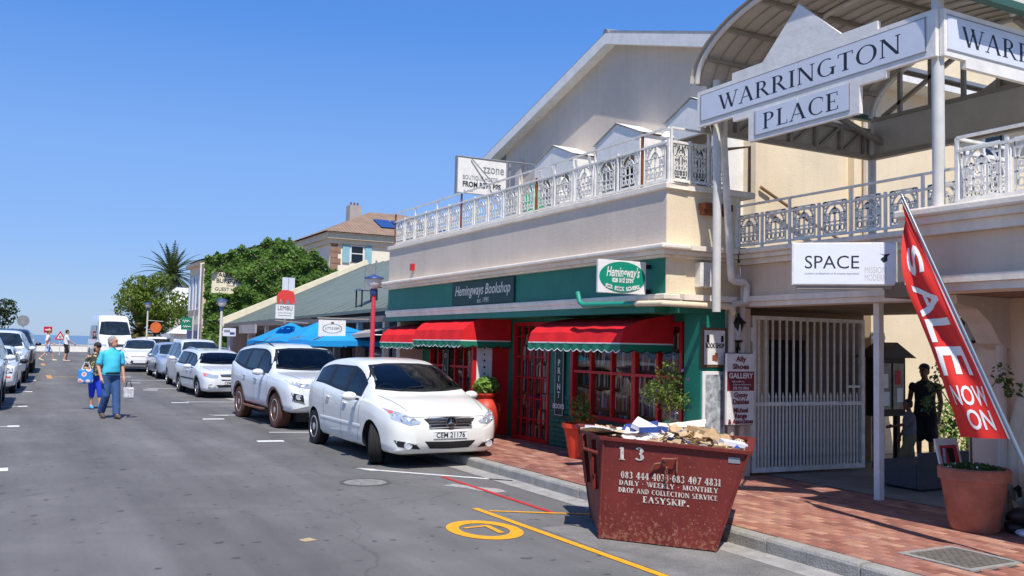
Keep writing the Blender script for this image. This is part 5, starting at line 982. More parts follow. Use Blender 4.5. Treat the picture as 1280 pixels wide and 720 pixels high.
        for d0,z0,z1,d1 in S.get('seams',[]):
            m=MB(); q=[(d0+(d1-d0)*i/8,z0+(z1-z0)*i/8) for i in range(9)]; m.grid([[hit('s',a,b,.003,sd) for a,b in q],[hit('s',a+.009,b,.003,sd) for a,b in q]]); m.build('door_seam',BKP,body,world=False)
        for d,z in S.get('handles',[]):
            p=hit('s',d,z,.018,sd); MB().obx(p,(.16,.03,.028),Matrix.Identity(3)).build('door_handle',S.get('hmat',paint),body,world=False,bevel=.01)
        if S.get('strip'):
            za,zb_=S['strip']; q=[S['fo']+rw+.1+(wb-2*rw-.2)*i/10 for i in range(11)]; m=MB(); m.grid([[hit('s',a,za,.006,sd) for a in q],[hit('s',a,za+.04,.01,sd) for a in q],[hit('s',a,za+.05,.004,sd) for a in q]]); m.build('side_strip',S.get('stripmat',BKP),body,smooth=40,world=False)
        if S.get('arch'):
            for xx in ax:
                q=[R(-8+196*i/20) for i in range(21)]; m=MB(); f=lambda a,rr:hit('s',L/2-(xx+rr*math.cos(a)),max(.18,rw+rr*math.sin(a)),.012,sd); m.grid([[f(a,ar+.004) for a in q],[f(a,ar+.03) for a in q],[f(a,ar+.055) for a in q]]); m.build('arch_trim',BKP if S['arch']==1 else MUD,body,smooth=60,world=False)
        # mirror
        md_,mz=S['mirror']; base=hit('s',md_,mz-.03,0,sd); m=MB(); m.ball(base+Vector((.0,sd*.15,.05)),.075,.12,.075,12,8); mo=m.build('mirror',S.get('mmat',paint),t,smooth=60,world=False); m=MB(); m.tube([base,base+Vector((0,sd*.1,.02))],.022,6); m.build('mirror_arm',BKP,mo,world=False); m=MB(); m.obx(base+Vector((-.071,sd*.15,.05)),(.008,.17,.1),Matrix.Identity(3)); m.build('mirror_glass',CHR,mo,world=False)
    for nm,mat,view,lo,hi,both in S['front']:
        o=panel(nm,mat,view,lo,hi,t)
        if both: panel(nm,mat,view,mir(lo),mir(hi),t)
    if 'plate' in S:
        txt,pz,pw=S['plate']; x=max(hit('f',y,pz,0).x for y in (-pw,0,pw))+.012; mb=MB(); mb.bx(x-.06,x,-pw,pw,pz-.057,pz+.057); po=mb.build('number_plate',PLW,t,world=False,bevel=.004)
        if txt: text(txt,.105,'lettering',M('plate_ink',(40,44,50),.6,var=0),po,(x+.003,0,pz),(0,1,0),(0,0,1),width=pw*1.7,off=.002,world=False)
        text_border=MB(); [text_border.bx(x,x+.002,*a) for a in ((-pw+.008,pw-.008,pz+.047,pz+.051),(-pw+.008,pw-.008,pz-.051,pz-.047))]; text_border.build('plate_border',M('plate_ink',(40,44,50)),po,world=False)
    for f in S.get('extra',[]): f(t,body,hit,panel,top,L,W)
    if see:
        def inside(p,poly):
            c=False
            for (x1,y1),(x2,y2) in zip(poly,poly[1:]+poly[:1]):
                if (y1>p[1])!=(y2>p[1]) and p[0]<(x2-x1)*(p[1]-y1)/(y2-y1)+x1: c=not c
            return c
        bm=bmesh.new(); bm.from_mesh(me); dl=[]
        for f_ in bm.faces:
            c=f_.calc_center_median()
            for view,sd,poly in holes:
                if view=='f' and f_.normal.x>.2 and inside((c.y,c.z),poly): dl.append(f_); break
                if view=='s' and f_.normal.y*sd>.2 and inside((L/2-c.x,c.z),poly): dl.append(f_); break
        bmesh.ops.delete(bm,geom=dl,context='FACES'); bm.to_mesh(me); bm.free()
        zb_=belt(2.0)-.16; cab=MB(); cab.bx(L/2-S['rearseat']-.5,L/2-cw-.1,-W/2*.9,W/2*.9,zb_-.05,zb_); cab.build('cabin_floor',INT,t,world=False)
        MB().tube([(L/2-cw-.34,y,zb_+.10+.03*(abs(y)<.5)) for y in (-W/2*.8,-.4,0,.4,W/2*.8)],.13,10).build('dashboard',BKP,t,world=False,smooth=60)
        for y in (-.36,.36):
            for d_ in (S['seat'],S['rearseat']):
                st=MB(); st.obx((L/2-d_,y,zb_+.18),(.14,.48,.5),Matrix.Rotation(.18,3,'Y')); so2=st.build('seat',INT,t,world=False,bevel=.05); st=MB(); st.ball((L/2-d_-.06,y,zb_+.5),.06,.13,.09); st.build('headrest',INT,so2,smooth=60,world=False)
        sw2=MB(); cc=Vector((L/2-cw-.52,-.36,zb_+.2)); mm=Matrix.Rotation(-.5,3,'Y'); sw2.tube([cc+mm@Vector((0,.18*math.cos(2*PI*i/20),.18*math.sin(2*PI*i/20))) for i in range(21)],.014,6,cap=False); sw2.tube([cc+mm@Vector((0,-.17,0)),cc+mm@Vector((0,.17,0))],.016,6); sw2.build('steering_wheel',BKP,t,world=False)
    # wheels
    tw=S.get('tw',.2); tm=tyre_mesh(rw,tw,S.get('mud')); rm_=rim_mesh(rw,tw,S.get('spokes',5),S.get('steel'))
    for i,xx in enumerate(ax):
        for s_ in (-1,1):
            e=bpy.data.objects.new('wheel',tm); COL.objects.link(e); e.parent=t; e.location=(xx,s_*(W/2-.02-tw/2),rw); e.rotation_euler=(0,0,(0 if s_>0 else PI)+(steer if i==0 else 0))
            r_=bpy.data.objects.new('rim',rm_); COL.objects.link(r_); r_.parent=e
    MB().bx(-L/2+.35,L/2-.35,-W/2+.3,W/2-.3,.17,.4).build('underbody',BKP,t,world=False)
    return t
SEEG=bpy.data.materials.new('tinted_glass'); SEEG.use_nodes=True
def _seeg():
    t=SEEG.node_tree; N=t.nodes; L=t.links; g=N.new('ShaderNodeBsdfGlossy'); g.inputs['Roughness'].default_value=.02; tr=N.new('ShaderNodeBsdfTransparent'); tr.inputs[0].default_value=(.46,.54,.55,1); fr=N.new('ShaderNodeFresnel'); fr.inputs[0].default_value=1.5; mx=N.new('ShaderNodeMixShader'); L.new(fr.outputs[0],mx.inputs[0]); L.new(tr.outputs[0],mx.inputs[1]); L.new(g.outputs[0],mx.inputs[2]); L.new(mx.outputs[0],N['Material Output'].inputs[0])
_seeg(); INT=M('cabin_grey',(46,48,54),.8,var=.1)
def fogs(y0,y1,z,r=.04): 
    def f(t,body,hit,panel,top,L,W):
        for s_ in (-1,1):
            p=hit('f',s_*y0,z,.008); MB().lathe([(r*1.3,-.015),(r*1.25,.012),(r,.016),(r*.9,.008),(0,.01)],p,14,axis='x').build('fog_lamp',LMP,t,world=False,smooth=40)
    return f
def lampdots(spec):
    def f(t,body,hit,panel,top,L,W):
        for s_ in (-1,1):
            for y,z,r,mt in spec:
                p=hit('f',s_*y,z,.004); MB().lathe([(r*1.15,-.02),(r*1.15,.006),(r,.012),(r*.8,.004),(0,-.002)],p,16,axis='x').build('headlight_bulb',mt,t,world=False,smooth=40)
    return f
def slats(y0,zs,mat,h=.016,depth=.02):
    def f(t,body,hit,panel,top,L,W):
        for z in zs:
            m=MB(); q=[-y0+2*y0*i/10 for i in range(11)]; m.grid([[hit('f',y,z-h,.006) for y in q],[hit('f',y,z-h*.3,depth) for y in q],[hit('f',y,z+h*.3,depth) for y in q],[hit('f',y,z+h,.006) for y in q]]); m.build('grille_slat',mat,t,smooth=30,world=False)
    return f
def badge(z,r,kind):
    def f(t,body,hit,panel,top,L,W):
        p=hit('f',0,z,.035); m=MB(); 
        if kind=='star':
            m.lathe([(r,-.008),(r,.008),(r*.86,.008),(r*.86,-.008),(r,-.008)],p,28,axis='x',cap=False)
            for k in range(3):
                a=PI/2+2*PI*k/3; u=Vector((0,math.cos(a),math.sin(a))); v=Vector((0,-math.sin(a),math.cos(a))); m.add([p+u*r*.9,p+v*r*.16+Vector((.008,0,0)),p-v*r*.16+Vector((.008,0,0)),p-u*r*.1+Vector((.012,0,0))],[(0,1,3),(0,3,2)])
        else:
            m.lathe([(r,-.006),(r,.006),(r*.7,.006),(r*.7,-.006),(r,-.006)],p,22,axis='x'); m.lathe([(r*.4,-.006),(r*.4,.006),(r*.25,.006),(r*.25,-.006)],p,14,axis='x')
        m.build('badge',CHR,t,world=False)
        if kind=='star': MB().lathe([(r*1.04,-.03),(r*1.04,-.01),(0,-.008)],p,24,axis='x').build('badge_plate',BKP,t,world=False)
    return f
def rails(z,y,d0,d1):
    def f(t,body,hit,panel,top,L,W):
        for s_ in (-1,1): MB().tube([(L/2-d,s_*y,top(d)+(.03 if 0<i<4 else -.03)) for i,d in enumerate([d0+(d1-d0)*k/4 for k in range(5)])],.014,6).build('roof_rail',BKP if z else CHR,t,world=False)
    return f
def steps(mat):
    def f(t,body,hit,panel,top,L,W):
        for s_ in (-1,1): MB().bx(-.75,.75,s_*(W/2-.04),s_*(W/2+.07),.34,.38).build('side_step',mat,t,world=False,bevel=.01)
    return f
def hands(z,d): return None
MERC=dict(see=True,seat=2.35,rearseat=3.2,L=4.27,W=1.78,H=1.6,wb=2.78,fo=.84,rw=.315,tw=.205,spokes=10,roofw=.70,top=[(0,.60),(.03,.72),(.10,.80),(.22,.87),(.6,.985),(.95,1.06),(1.35,1.29),(1.9,1.52),(2.2,1.58),(2.7,1.60),(3.3,1.57),(3.75,1.48),(4.0,1.24),(4.15,1.0),(4.27,.7)],belt=[(0,.58),(.22,.76),(.6,.87),(.95,.93),(1.6,.965),(2.5,1.02),(3.4,1.09),(4.0,1.1),(4.27,.66)],screen=(1.0,1.98),rear=(1.16,1.44),wins=[(1.42,2.12),(2.2,2.98),(3.06,3.72)],seams=[(1.38,.3,1.0,1.3),(2.16,.3,1.05,2.14),(3.0,.42,1.05,3.1)],handles=[(1.98,.86),(2.82,.91)],strip=(.52,.6),stripmat=None,mirror=(1.42,.98),plate=('CEM 21176',.50,.26),
 front=[('headlight',HL,'f',[(.475,.665),(.60,.655),(.72,.69),(.80,.74)],[(.44,.70),(.56,.77),(.70,.835),(.815,.88)],1),('grille',BKP,'f',[(-.26,.605),(0,.59),(.26,.605)],[(-.40,.745),(0,.765),(.40,.745)],0),('lower_intake',BKP,'f',[(-.30,.305),(0,.295),(.30,.305)],[(-.39,.415),(0,.405),(.39,.415)],0),('fog_recess',BKP,'f',[(.44,.30),(.6,.31),(.74,.34)],[(.50,.36),(.62,.405),(.78,.43)],1),('indicator',AMB,'f',[(.745,.80),(.79,.815)],[(.75,.84),(.80,.86)],1)],
 extra=[slats(.33,(.62,.66,.70,.74),CHR,.014,.022),badge(.685,.085,'star'),fogs(.62,0,.355,.045),lampdots([(.66,.755,.045,LMP),(.555,.715,.04,LMP),(.745,.8,.03,LMP)])])
FORT=dict(see=True,seat=2.6,rearseat=3.5,L=4.8,W=1.86,H=1.84,wb=2.745,fo=.95,rw=.385,tw=.25,spokes=6,roofw=.70,gap=.07,mud=True,arch=2,top=[(0,.72),(.03,.92),(.1,1.02),(.25,1.09),(.8,1.16),(1.3,1.21),(1.7,1.46),(2.15,1.74),(2.5,1.81),(3.2,1.83),(4.0,1.78),(4.5,1.68),(4.68,1.3),(4.76,1.0),(4.8,.7)],belt=[(0,.7),(.25,.98),(.8,1.06),(1.3,1.10),(2.2,1.13),(3.2,1.16),(3.9,1.24),(4.5,1.34),(4.8,.68)],bot=[(0,.50),(.1,.42),(.4,.36),(4.3,.40),(4.7,.46),(4.8,.55)],screen=(1.34,2.18),rear=(1.25,1.6),wins=[(1.62,2.42),(2.5,3.4),(3.5,4.4)],seams=[(1.5,.5,1.15,1.45),(2.46,.5,1.2,2.46),(3.4,.65,1.2,3.5)],handles=[(2.3,1.0),(3.2,1.04)],hmat=CHR,mirror=(1.75,1.16),plate=('CAM',.62,.26),
 front=[('headlight',HL,'f',[(.42,.90),(.6,.90),(.82,.97)],[(.40,.96),(.6,.99),(.84,1.06)],1),('chrome_blade',CHR,'f',[(.36,.72),(.40,.73)],[(.42,.98),(.50,.95)],1),('grille',BKP,'f',[(-.36,.79),(0,.78),(.36,.79)],[(-.40,.97),(0,.98),(.40,.97)],0),('lower_intake',BKP,'f',[(-.45,.56),(0,.55),(.45,.56)],[(-.52,.70),(0,.70),(.52,.70)],0),('fog_recess',BKP,'f',[(.60,.60),(.78,.65)],[(.62,.76),(.82,.8)],1),('chrome_blade',CHR,'f',[(.58,.56),(.80,.62)],[(.60,.60),(.80,.69)],1)],
 extra=[slats(.36,(.82,.87,.92,.96),CHR,.012,.02),badge(.885,.07,'oval'),fogs(.70,0,.71,.045),lampdots([(.66,.96,.035,LMP),(.55,.94,.035,LMP)]),steps(MUD),rails(1,.56,2.3,4.2)])
PICK=dict(see=True,seat=2.35,rearseat=2.6,L=4.7,W=1.72,H=1.6,wb=2.8,fo=.85,rw=.31,tw=.2,spokes=5,roofw=.70,arch=1,top=[(0,.62),(.03,.78),(.12,.86),(.3,.91),(.9,1.0),(1.15,1.04),(1.55,1.3),(1.95,1.47),(2.3,1.53),(3.0,1.57),(3.8,1.58),(4.4,1.55),(4.6,1.2),(4.7,.7)],belt=[(0,.6),(.3,.8),(.9,.9),(1.15,.94),(2.3,.98),(3.5,1.0),(4.4,1.02),(4.7,.62)],screen=(1.2,1.98),rear=(1.1,1.45),wins=[(1.5,2.35),(2.45,2.75),(2.95,4.2)],seams=[(1.45,.35,.98,1.4),(2.42,.35,1.0,2.42),(2.85,.35,1.5,2.85)],handles=[(2.25,.85)],strip=(.55,.6),mirror=(1.55,.98),plate=('CEM 22481',.50,.26),
 front=[('headlight',HL,'f',[(.42,.66),(.6,.66),(.78,.70)],[(.40,.76),(.6,.79),(.79,.83)],1),('indicator',AMB,'f',[(.70,.70),(.77,.72)],[(.70,.80),(.78,.82)],1),('grille',BKP,'f',[(-.32,.70),(0,.69),(.32,.70)],[(-.36,.78),(0,.79),(.36,.78)],0),('lower_intake',BKP,'f',[(-.4,.36),(.4,.36)],[(-.46,.44),(.46,.44)],0),('upper_intake',BKP,'f',[(-.3,.575),(.3,.575)],[(-.33,.61),(.33,.61)],0)],extra=[slats(.32,(.74,),CHR),fogs(.62,0,.42,.05),badge(.74,.05,'oval'),rails(0,.5,2.6,4.2)])
AVZ=dict(L=4.14,W=1.66,H=1.69,wb=2.65,fo=.75,rw=.3,tw=.19,spokes=7,roofw=.70,top=[(0,.62),(.03,.78),(.12,.88),(.3,.95),(.8,1.05),(1.3,1.36),(1.75,1.6),(2.1,1.67),(3.0,1.69),(3.7,1.63),(3.95,1.3),(4.08,1.0),(4.14,.7)],belt=[(0,.6),(.3,.84),(.8,.94),(1.7,1.0),(3,1.05),(3.8,1.08),(4.14,.66)],screen=(.86,1.8),rear=(1.1,1.5),wins=[(1.2,2.0),(2.08,2.9),(3.0,3.65)],seams=[(1.2,.3,.98,1.1),(2.04,.3,1.05,2.04),(2.95,.4,1.05,3)],handles=[(1.85,.9),(2.75,.94)],mirror=(1.25,1.0),plate=('',.5,.25),
 front=[('headlight',HL,'f',[(.40,.68),(.6,.68),(.76,.74)],[(.42,.76),(.6,.82),(.78,.9)],1),('grille',BKP,'f',[(-.34,.70),(.34,.70)],[(-.38,.80),(.38,.80)],0),('lower_intake',BKP,'f',[(-.5,.30),(.5,.30)],[(-.55,.43),(.55,.43)],0),('fog_recess',BKP,'f',[(.56,.36),(.72,.38)],[(.58,.46),(.74,.48)],1)],extra=[slats(.36,(.75,),CHR),fogs(.64,0,.42,.04)])
SEDN=dict(L=4.5,W=1.7,H=1.46,wb=2.6,fo=.85,rw=.3,tw=.19,spokes=5,roofw=.70,top=[(0,.6),(.03,.72),(.12,.79),(.3,.84),(1.0,.93),(1.45,1.15),(1.95,1.38),(2.3,1.45),(2.9,1.45),(3.3,1.36),(3.75,1.08),(4.2,1.02),(4.44,.9),(4.5,.65)],belt=[(0,.58),(.3,.75),(1,.85),(2,.9),(3.3,.93),(4,.93),(4.5,.6)],screen=(1.05,1.98),rear=(1.1,1.34),wins=[(1.45,2.2),(2.28,3.3)],seams=[(1.35,.3,.9,1.3),(2.24,.3,.92,2.24),(3.1,.35,.92,3.2)],handles=[(2.1,.8),(2.95,.83)],mirror=(1.45,.9),plate=('',.47,.25),
 front=[('headlight',HL,'f',[(.44,.60),(.78,.64)],[(.44,.70),(.79,.78)],1),('grille',BKP,'f',[(-.3,.62),(.3,.62)],[(-.34,.7),(.34,.7)],0),('lower_intake',BKP,'f',[(-.4,.3),(.4,.3)],[(-.46,.42),(.46,.42)],0)],extra=[slats(.3,(.66,),CHR)])
HATCH=dict(L=3.94,W=1.71,H=1.49,wb=2.52,fo=.8,rw=.29,tw=.18,spokes=5,roofw=.72,top=[(0,.58),(.03,.7),(.12,.79),(.3,.86),(.85,.98),(1.35,1.25),(1.8,1.43),(2.2,1.49),(3.0,1.47),(3.5,1.38),(3.75,1.08),(3.88,.9),(3.94,.65)],belt=[(0,.56),(.3,.76),(.85,.87),(2,.95),(3.2,1.02),(3.94,.62)],screen=(.92,1.85),rear=(1.08,1.34),wins=[(1.3,2.1),(2.18,3.2)],seams=[(1.2,.3,.9,1.15),(2.14,.3,.95,2.14)],handles=[(2.0,.84),(2.9,.9)],mirror=(1.32,.95),plate=('',.44,.26),
 front=[('headlight',HL,'f',[(.46,.58),(.8,.66)],[(.46,.68),(.81,.82)],1),('grille',BKP,'f',[(-.36,.66),(.36,.66)],[(-.4,.7),(.4,.7)],0),('lower_intake',BKP,'f',[(-.5,.32),(.5,.32)],[(-.58,.5),(.58,.5)],0)],extra=[])
VAN=dict(L=5.9,W=1.99,H=2.73,wb=3.66,fo=1.0,rw=.35,tw=.22,spokes=5,roofw=.80,gap=.07,top=[(0,.7),(.04,1.0),(.15,1.12),(.7,1.32),(1.0,1.45),(1.6,2.2),(1.95,2.58),(2.3,2.7),(4,2.73),(5.6,2.7),(5.8,2.4),(5.9,.9)],belt=[(0,.68),(.15,.95),(.7,1.1),(1.4,1.2),(3,1.22),(5.6,1.22),(5.9,.8)],hw=[(0,.64),(.05,.8),(.2,.92),(.6,1),(5.6,1),(5.85,.95),(5.9,.9)],screen=(1.06,1.72),rear=(1.4,2.1),wins=[(1.35,2.2),(2.5,3.6),(3.7,4.6),(4.7,5.5)],wtop=.62,wtop2=.65,seams=[(1.3,.4,1.2,1.25),(2.25,.4,2.2,2.3)],handles=[(2.2,1.05)],mirror=(1.3,1.35),mmat=BKP,plate=('',.5,.26),
 front=[('headlight',HL,'f',[(.55,.86),(.86,.92)],[(.6,1.08),(.9,1.24)],1),('grille',BKP,'f',[(-.42,.84),(.42,.84)],[(-.46,1.0),(.46,1.0)],0),('bumper',BKP,'f',[(-.8,.42),(0,.40),(.8,.42)],[(-.86,.62),(0,.66),(.86,.62)],0)],extra=[slats(.42,(.88,.96),CHR),badge(.92,.08,'star')])
GOLF=dict(L=3.85,W=1.6,H=1.41,wb=2.4,fo=.72,rw=.28,tw=.175,spokes=8,steel=True,roofw=.74,hw=[(0,.88),(.04,.93),(.12,.97),(.3,1),(3.5,1),(3.8,.96),(3.85,.9)],top=[(0,.7),(.02,.8),(.06,.84),(.3,.87),(.95,.93),(1.3,1.12),(1.7,1.33),(2.0,1.39),(3.0,1.38),(3.35,1.3),(3.65,1.02),(3.8,.95),(3.85,.7)],belt=[(0,.66),(.1,.78),(.95,.86),(2,.88),(3.3,.9),(3.85,.66)],screen=(1.0,1.72),rear=(1.0,1.28),wins=[(1.3,2.05),(2.13,3.1)],seams=[(1.2,.3,.85,1.2),(2.09,.3,.88,2.09)],handles=[(2,.8)],mirror=(1.3,.9),mmat=BKP,plate=('',.42,.24),
 front=[('grille',BKP,'f',[(-.70,.60),(.70,.60)],[(-.70,.76),(.70,.76)],0),('bumper',BKP,'f',[(-.76,.34),(.76,.34)],[(-.76,.54),(.76,.54)],0),('indicator',AMB,'f',[(.45,.46),(.66,.46)],[(.45,.51),(.66,.51)],1)],extra=[lampdots([(.56,.68,.075,LMP),(.36,.68,.05,LMP)])])
WHT=paintmat('paint_pearl_white',(236,236,228)); WH2=paintmat('paint_cool_white',(228,232,236)); SLV=paintmat('paint_silver_blue',(146,160,180)); CRM=paintmat('paint_soft_white',(232,232,232)); BLK=paintmat('paint_black',(28,30,36)); MERC['stripmat']=WHT
HD=-PI/2
def G3(x,y): return (x,y,gz(y))
PS=lambda S,yf:yf+S['L']/2      # centre from the nose position
mc=car('hatchback_car','white hatchback with three pointed star grille, parked nearest beside the red skip',MERC,G3(5.42,PS(MERC,11.8)),HD+R(.5),WHT,steer=R(-26)); mc.scale=(1,1,.935)
car('suv_car','white SUV with muddy wheels and chrome fog trims, second from the skip',FORT,G3(5.45,PS(FORT,17.5)),HD+R(2.5),WH2).scale=(1,1,.915)
car('pickup_truck','white pickup truck with canopy and clear headlights, third from the skip',PICK,G3(5.58,PS(PICK,27.6)),HD+R(2),WH2,'pickup truck').scale=(1,1,.9)
car('mpv_car','white people carrier with black grille, fourth from the skip',AVZ,G3(5.75,PS(AVZ,32.2)),HD+R(0),CRM)
car('sedan_car','silver blue sedan parked behind the white people carrier',SEDN,G3(5.85,PS(SEDN,38.4)),HD,SLV)
car('hatchback_car','far white hatchback nosing out behind the silver blue sedan',HATCH,G3(5.2,PS(HATCH,44.3)),HD+R(-7),CRM)
car('delivery_van','tall white minibus van at the far end of the street',VAN,G3(5.05,PS(VAN,57)),HD+R(2),CRM,'van')
car('hatchback_car','old white hatchback with twin round headlights on the left side',GOLF,G3(-.62,PS(GOLF,30.4)),HD+R(-3),WH2)
car('suv_car','white SUV with black mirrors behind the old hatchback on the left',FORT|{'see':False,'plate':('',.62,.26),'mud':False,'arch':1,'extra':[]},G3(-.45,PS(FORT,35.8)),HD+R(-2),CRM)
car('pickup_truck','black pickup truck with dark roof at the left, farthest of its row',FORT|{'see':False,'plate':('',.62,.26),'mud':False,'arch':1,'extra':[]},G3(-.12,PS(FORT,42.6)),HD+R(-2),BLK,'pickup truck')
car('suv_car','partly visible white SUV at the left picture edge, nearest of its row',FORT|{'see':False,'plate':('',.62,.26),'mud':False,'arch':1,'extra':[]},G3(-1.1,PS(FORT,23.6)),HD+R(-1),WH2)
car('hatchback_car','white hatchback far off under the leafy tree',HATCH,G3(8.0,60),R(20),CRM)
# ---------------------------------------------------------------- rubbish skip
def rustpaint():
    m=M('skip_red',(112,36,27),.65,var=.2,scale=3,bump=.12,bs=25); t=m.node_tree; N=t.nodes; L=t.links; b=N['Principled BSDF']; src=b.inputs['Base Color'].links[0].from_socket; tc=N.new('ShaderNodeTexCoord')
    n=N.new('ShaderNodeTexNoise'); n.inputs['Scale'].default_value=26; n.inputs['Detail'].default_value=8; n.inputs['Roughness'].default_value=.75; L.new(tc.outputs['Object'],n.inputs['Vector'])
    sp=N.new('ShaderNodeSeparateXYZ'); L.new(tc.outputs['Object'],sp.inputs[0]); mr=N.new('ShaderNodeMapRange'); mr.inputs[1].default_value=.6; mr.inputs[2].default_value=0; mr.inputs[3].default_value=-.09; mr.inputs[4].default_value=.10; L.new(sp.outputs[2],mr.inputs[0])
    ad=N.new('ShaderNodeMath'); ad.operation='ADD'; L.new(n.outputs[0],ad.inputs[0]); L.new(mr.outputs[0],ad.inputs[1]); cr=N.new('ShaderNodeMapRange'); cr.inputs[1].default_value=.58; cr.inputs[2].default_value=.66; L.new(ad.outputs[0],cr.inputs[0])
    mx=N.new('ShaderNodeMix'); mx.data_type='RGBA'; L.new(cr.outputs[0],mx.inputs[0]); L.new(src,mx.inputs[6]); mx.inputs[7].default_value=lin((150,96,70))+(1,)
    n2=N.new('ShaderNodeTexNoise'); n2.inputs['Scale'].default_value=75; n2.inputs['Detail'].default_value=3; L.new(tc.outputs['Object'],n2.inputs['Vector']); c2=N.new('ShaderNodeMapRange'); c2.inputs[1].default_value=.69; c2.inputs[2].default_value=.74; L.new(n2.outputs[0],c2.inputs[0]); x2=N.new('ShaderNodeMix'); x2.data_type='RGBA'; L.new(c2.outputs[0],x2.inputs[0]); L.new(mx.outputs[2],x2.inputs[6]); x2.inputs[7].default_value=lin((186,160,140))+(1,); L.new(x2.outputs[2],b.inputs['Base Color']); return m
SK=rustpaint(); RW=M('rusty_steel',(140,84,62),.8,var=.35,scale=14,bump=.3)
sk=T('rubbish_skip','dark red steel rubbish skip numbered 1 3 standing at the kerb','skip',(5.2,7.0,.004))
b4=[Vector(p) for p in ((4.77,7.06,.0),(5.39,6.2,.0),(5.86,6.75,.0),(5.24,7.9,.0))]; t4=[Vector(p) for p in ((4.79,7.02,.9),(5.52,5.99,.88),(6.32,6.75,.9),(5.2,8.1,.92))]
for v in b4: v.z=.012
_fd=(b4[1]-b4[0]).normalized(); t4[0]=b4[0]+_fd*.03+Vector((0,0,.89)); t4[1]=b4[0]+_fd*1.34+Vector((0,0,.85)); t4[2].z=.88
sk.location=(5.2,7.0,.012)
def quadpl(mb,q,th=.012):
    q=[Vector(p) for p in q]; n=(q[1]-q[0]).cross(q[3]-q[0]).normalized()*th; mb.add(q+[p-n for p in q],[(0,1,2,3),(7,6,5,4),(0,4,5,1),(1,5,6,2),(2,6,7,3),(3,7,4,0)])
for i in range(4):
    j=(i+1)%4; mb=MB(); nq=(b4[j]-b4[i]).cross(t4[i]-b4[i]).normalized()
    for th in (0,.014): mb.grid([[(b4[i]*(1-u/16)+b4[j]*u/16)*(1-v/10)+(t4[i]*(1-u/16)+t4[j]*u/16)*v/10+nq*(th*-1+.006*math.sin(u*.9+i)*math.sin(v*.8+i*2)*math.sin(PI*u/16)*math.sin(PI*v/10)) for u in range(17)] for v in range(11)])
    mb.build('side_panel',SK,sk,recalc=False)
mb=MB(); mb.add([p+Vector((0,0,.02)) for p in b4],[(0,1,2,3)]); mb.build('floor',SK,sk)
rim=MB()
for i in range(4): rim.bar(t4[i]+Vector((0,0,.012)),t4[(i+1)%4]+Vector((0,0,.012)),.07,.026)
rim.build('rim',SK,sk)
for i in range(4): MB().tube([b4[i],t4[i]],.014,6).build('corner_weld',SK,sk)
fd=(b4[1]-b4[0]).normalized(); fu=Vector((0,0,1)); fn=fd.cross(fu).normalized()
fn=fn if fn.dot(Vector((0,0,CAM_H))-b4[0])>0 else -fn
def fp(s,z,o=.0075): return b4[0]+fd*s+Vector((0,0,z-.012))+fn*o
SW=M('stencil_white',(200,192,180),.8,var=.5,scale=26)
serif('1',.115,.075,'lettering',SW,sk,fp(.21,.79),fd,fu,Tk=.2,tn=.09); serif('3',.115,.1,'lettering',SW,sk,fp(.375,.795),fd,fu,Tk=.24,tn=.09)
for s_,h,s0,s1,z in (('083 444 4033*083 407 4831',.062,.2,1.11,.6),('DAILY * WEEKLY * MONTHLY',.043,.185,1.085,.53),('DROP AND COLLECTION SERVICE',.043,.18,1.08,.465),('EASYSKIP.',.055,.41,.83,.396)): serif(s_,h,s1-s0,'lettering',SW,sk,fp((s0+s1)/2,z),fd,fu,Tk=.24,tn=.085,track=.05)
pl=MB(); pl.obx(fp(1.22,.80,.004),(.1,.05,.004),Matrix((fd,fu,fn)).transposed()); pl.build('maker_plate',W_['roof_metal'],sk)
hk=MB(); hk.tube([fp(.60,.77,.0),fp(.60,.77,.06),fp(.72,.78,.06),fp(.72,.78,.0)],.011,6); hk.tube([fp(.72,.78,.02),fp(.725,.66,.03)],.008,6); hk.tube([fp(.62,.74,.03),fp(.53,.72,.045),fp(.49,.66,.03)],.012,6); hk.build('hook',RW,sk)
ch_=MB()
for k in range(9):
    c=fp(.63+.006*math.sin(k),.73-.022*k,.035); pts=[c+(fd if k%2 else fn)*.011*math.cos(a)+fu*.017*math.sin(a) for a in [2*PI*i/8 for i in range(9)]]; ch_.tube(pts,.004,4,cap=False)
ch_.build('chain',RW,sk)
MB().tube([t4[0]+Vector((-.02,.06,-.13)),t4[0]+Vector((-.09,.2,-.10))],.016,8).build('lifting_lug',SK,sk)
e=(t4[3]-t4[0])
for f in (.22,.62): st_=MB(); a=b4[0]+(b4[3]-b4[0])*f; bq=t4[0]+e*f; o_=Vector((-.05,.02,0)); st_.bar(a+(bq-a)*.45+o_*.6,bq+o_-Vector((0,0,.03)),.05,.05); st_.build('stiffener',SK,sk)
# contents
CB=[M('cardboard_%d'%i,c,.9,var=.12,scale=10) for i,c in enumerate(((196,168,130),(212,188,152),(176,146,108),(226,212,190)))]; BLU=M('box_blue',(48,78,146),.5,var=.1); BWH=M('box_white',(222,224,230),.6,var=.08); PPR=M('paper_white',(226,222,220),.8,var=.06)
ctr=(t4[0]+t4[1]+t4[2]+t4[3])/4
heap=MB(); rows=[]
for i in range(15):
    r=[]
    for j in range(15):
        u,v=i/14,j/14; p=(t4[0]*(1-u)*(1-v)+t4[1]*u*(1-v)+t4[2]*u*v+t4[3]*(1-u)*v); p=ctr+(p-ctr)*.965; e_=min(u,1-u,v,1-v)*2; r.append(p+Vector((0,0,-.10+.12*e_**.6+rnd.uniform(-.02,.025))))
    rows.append(r)
heap.grid(rows); hb=heap.build('waste_paper_heap',CB[1]); tag(hb,'loose heap of waste paper and torn cardboard filling the skip','waste',kind='stuff')
mb=MB()
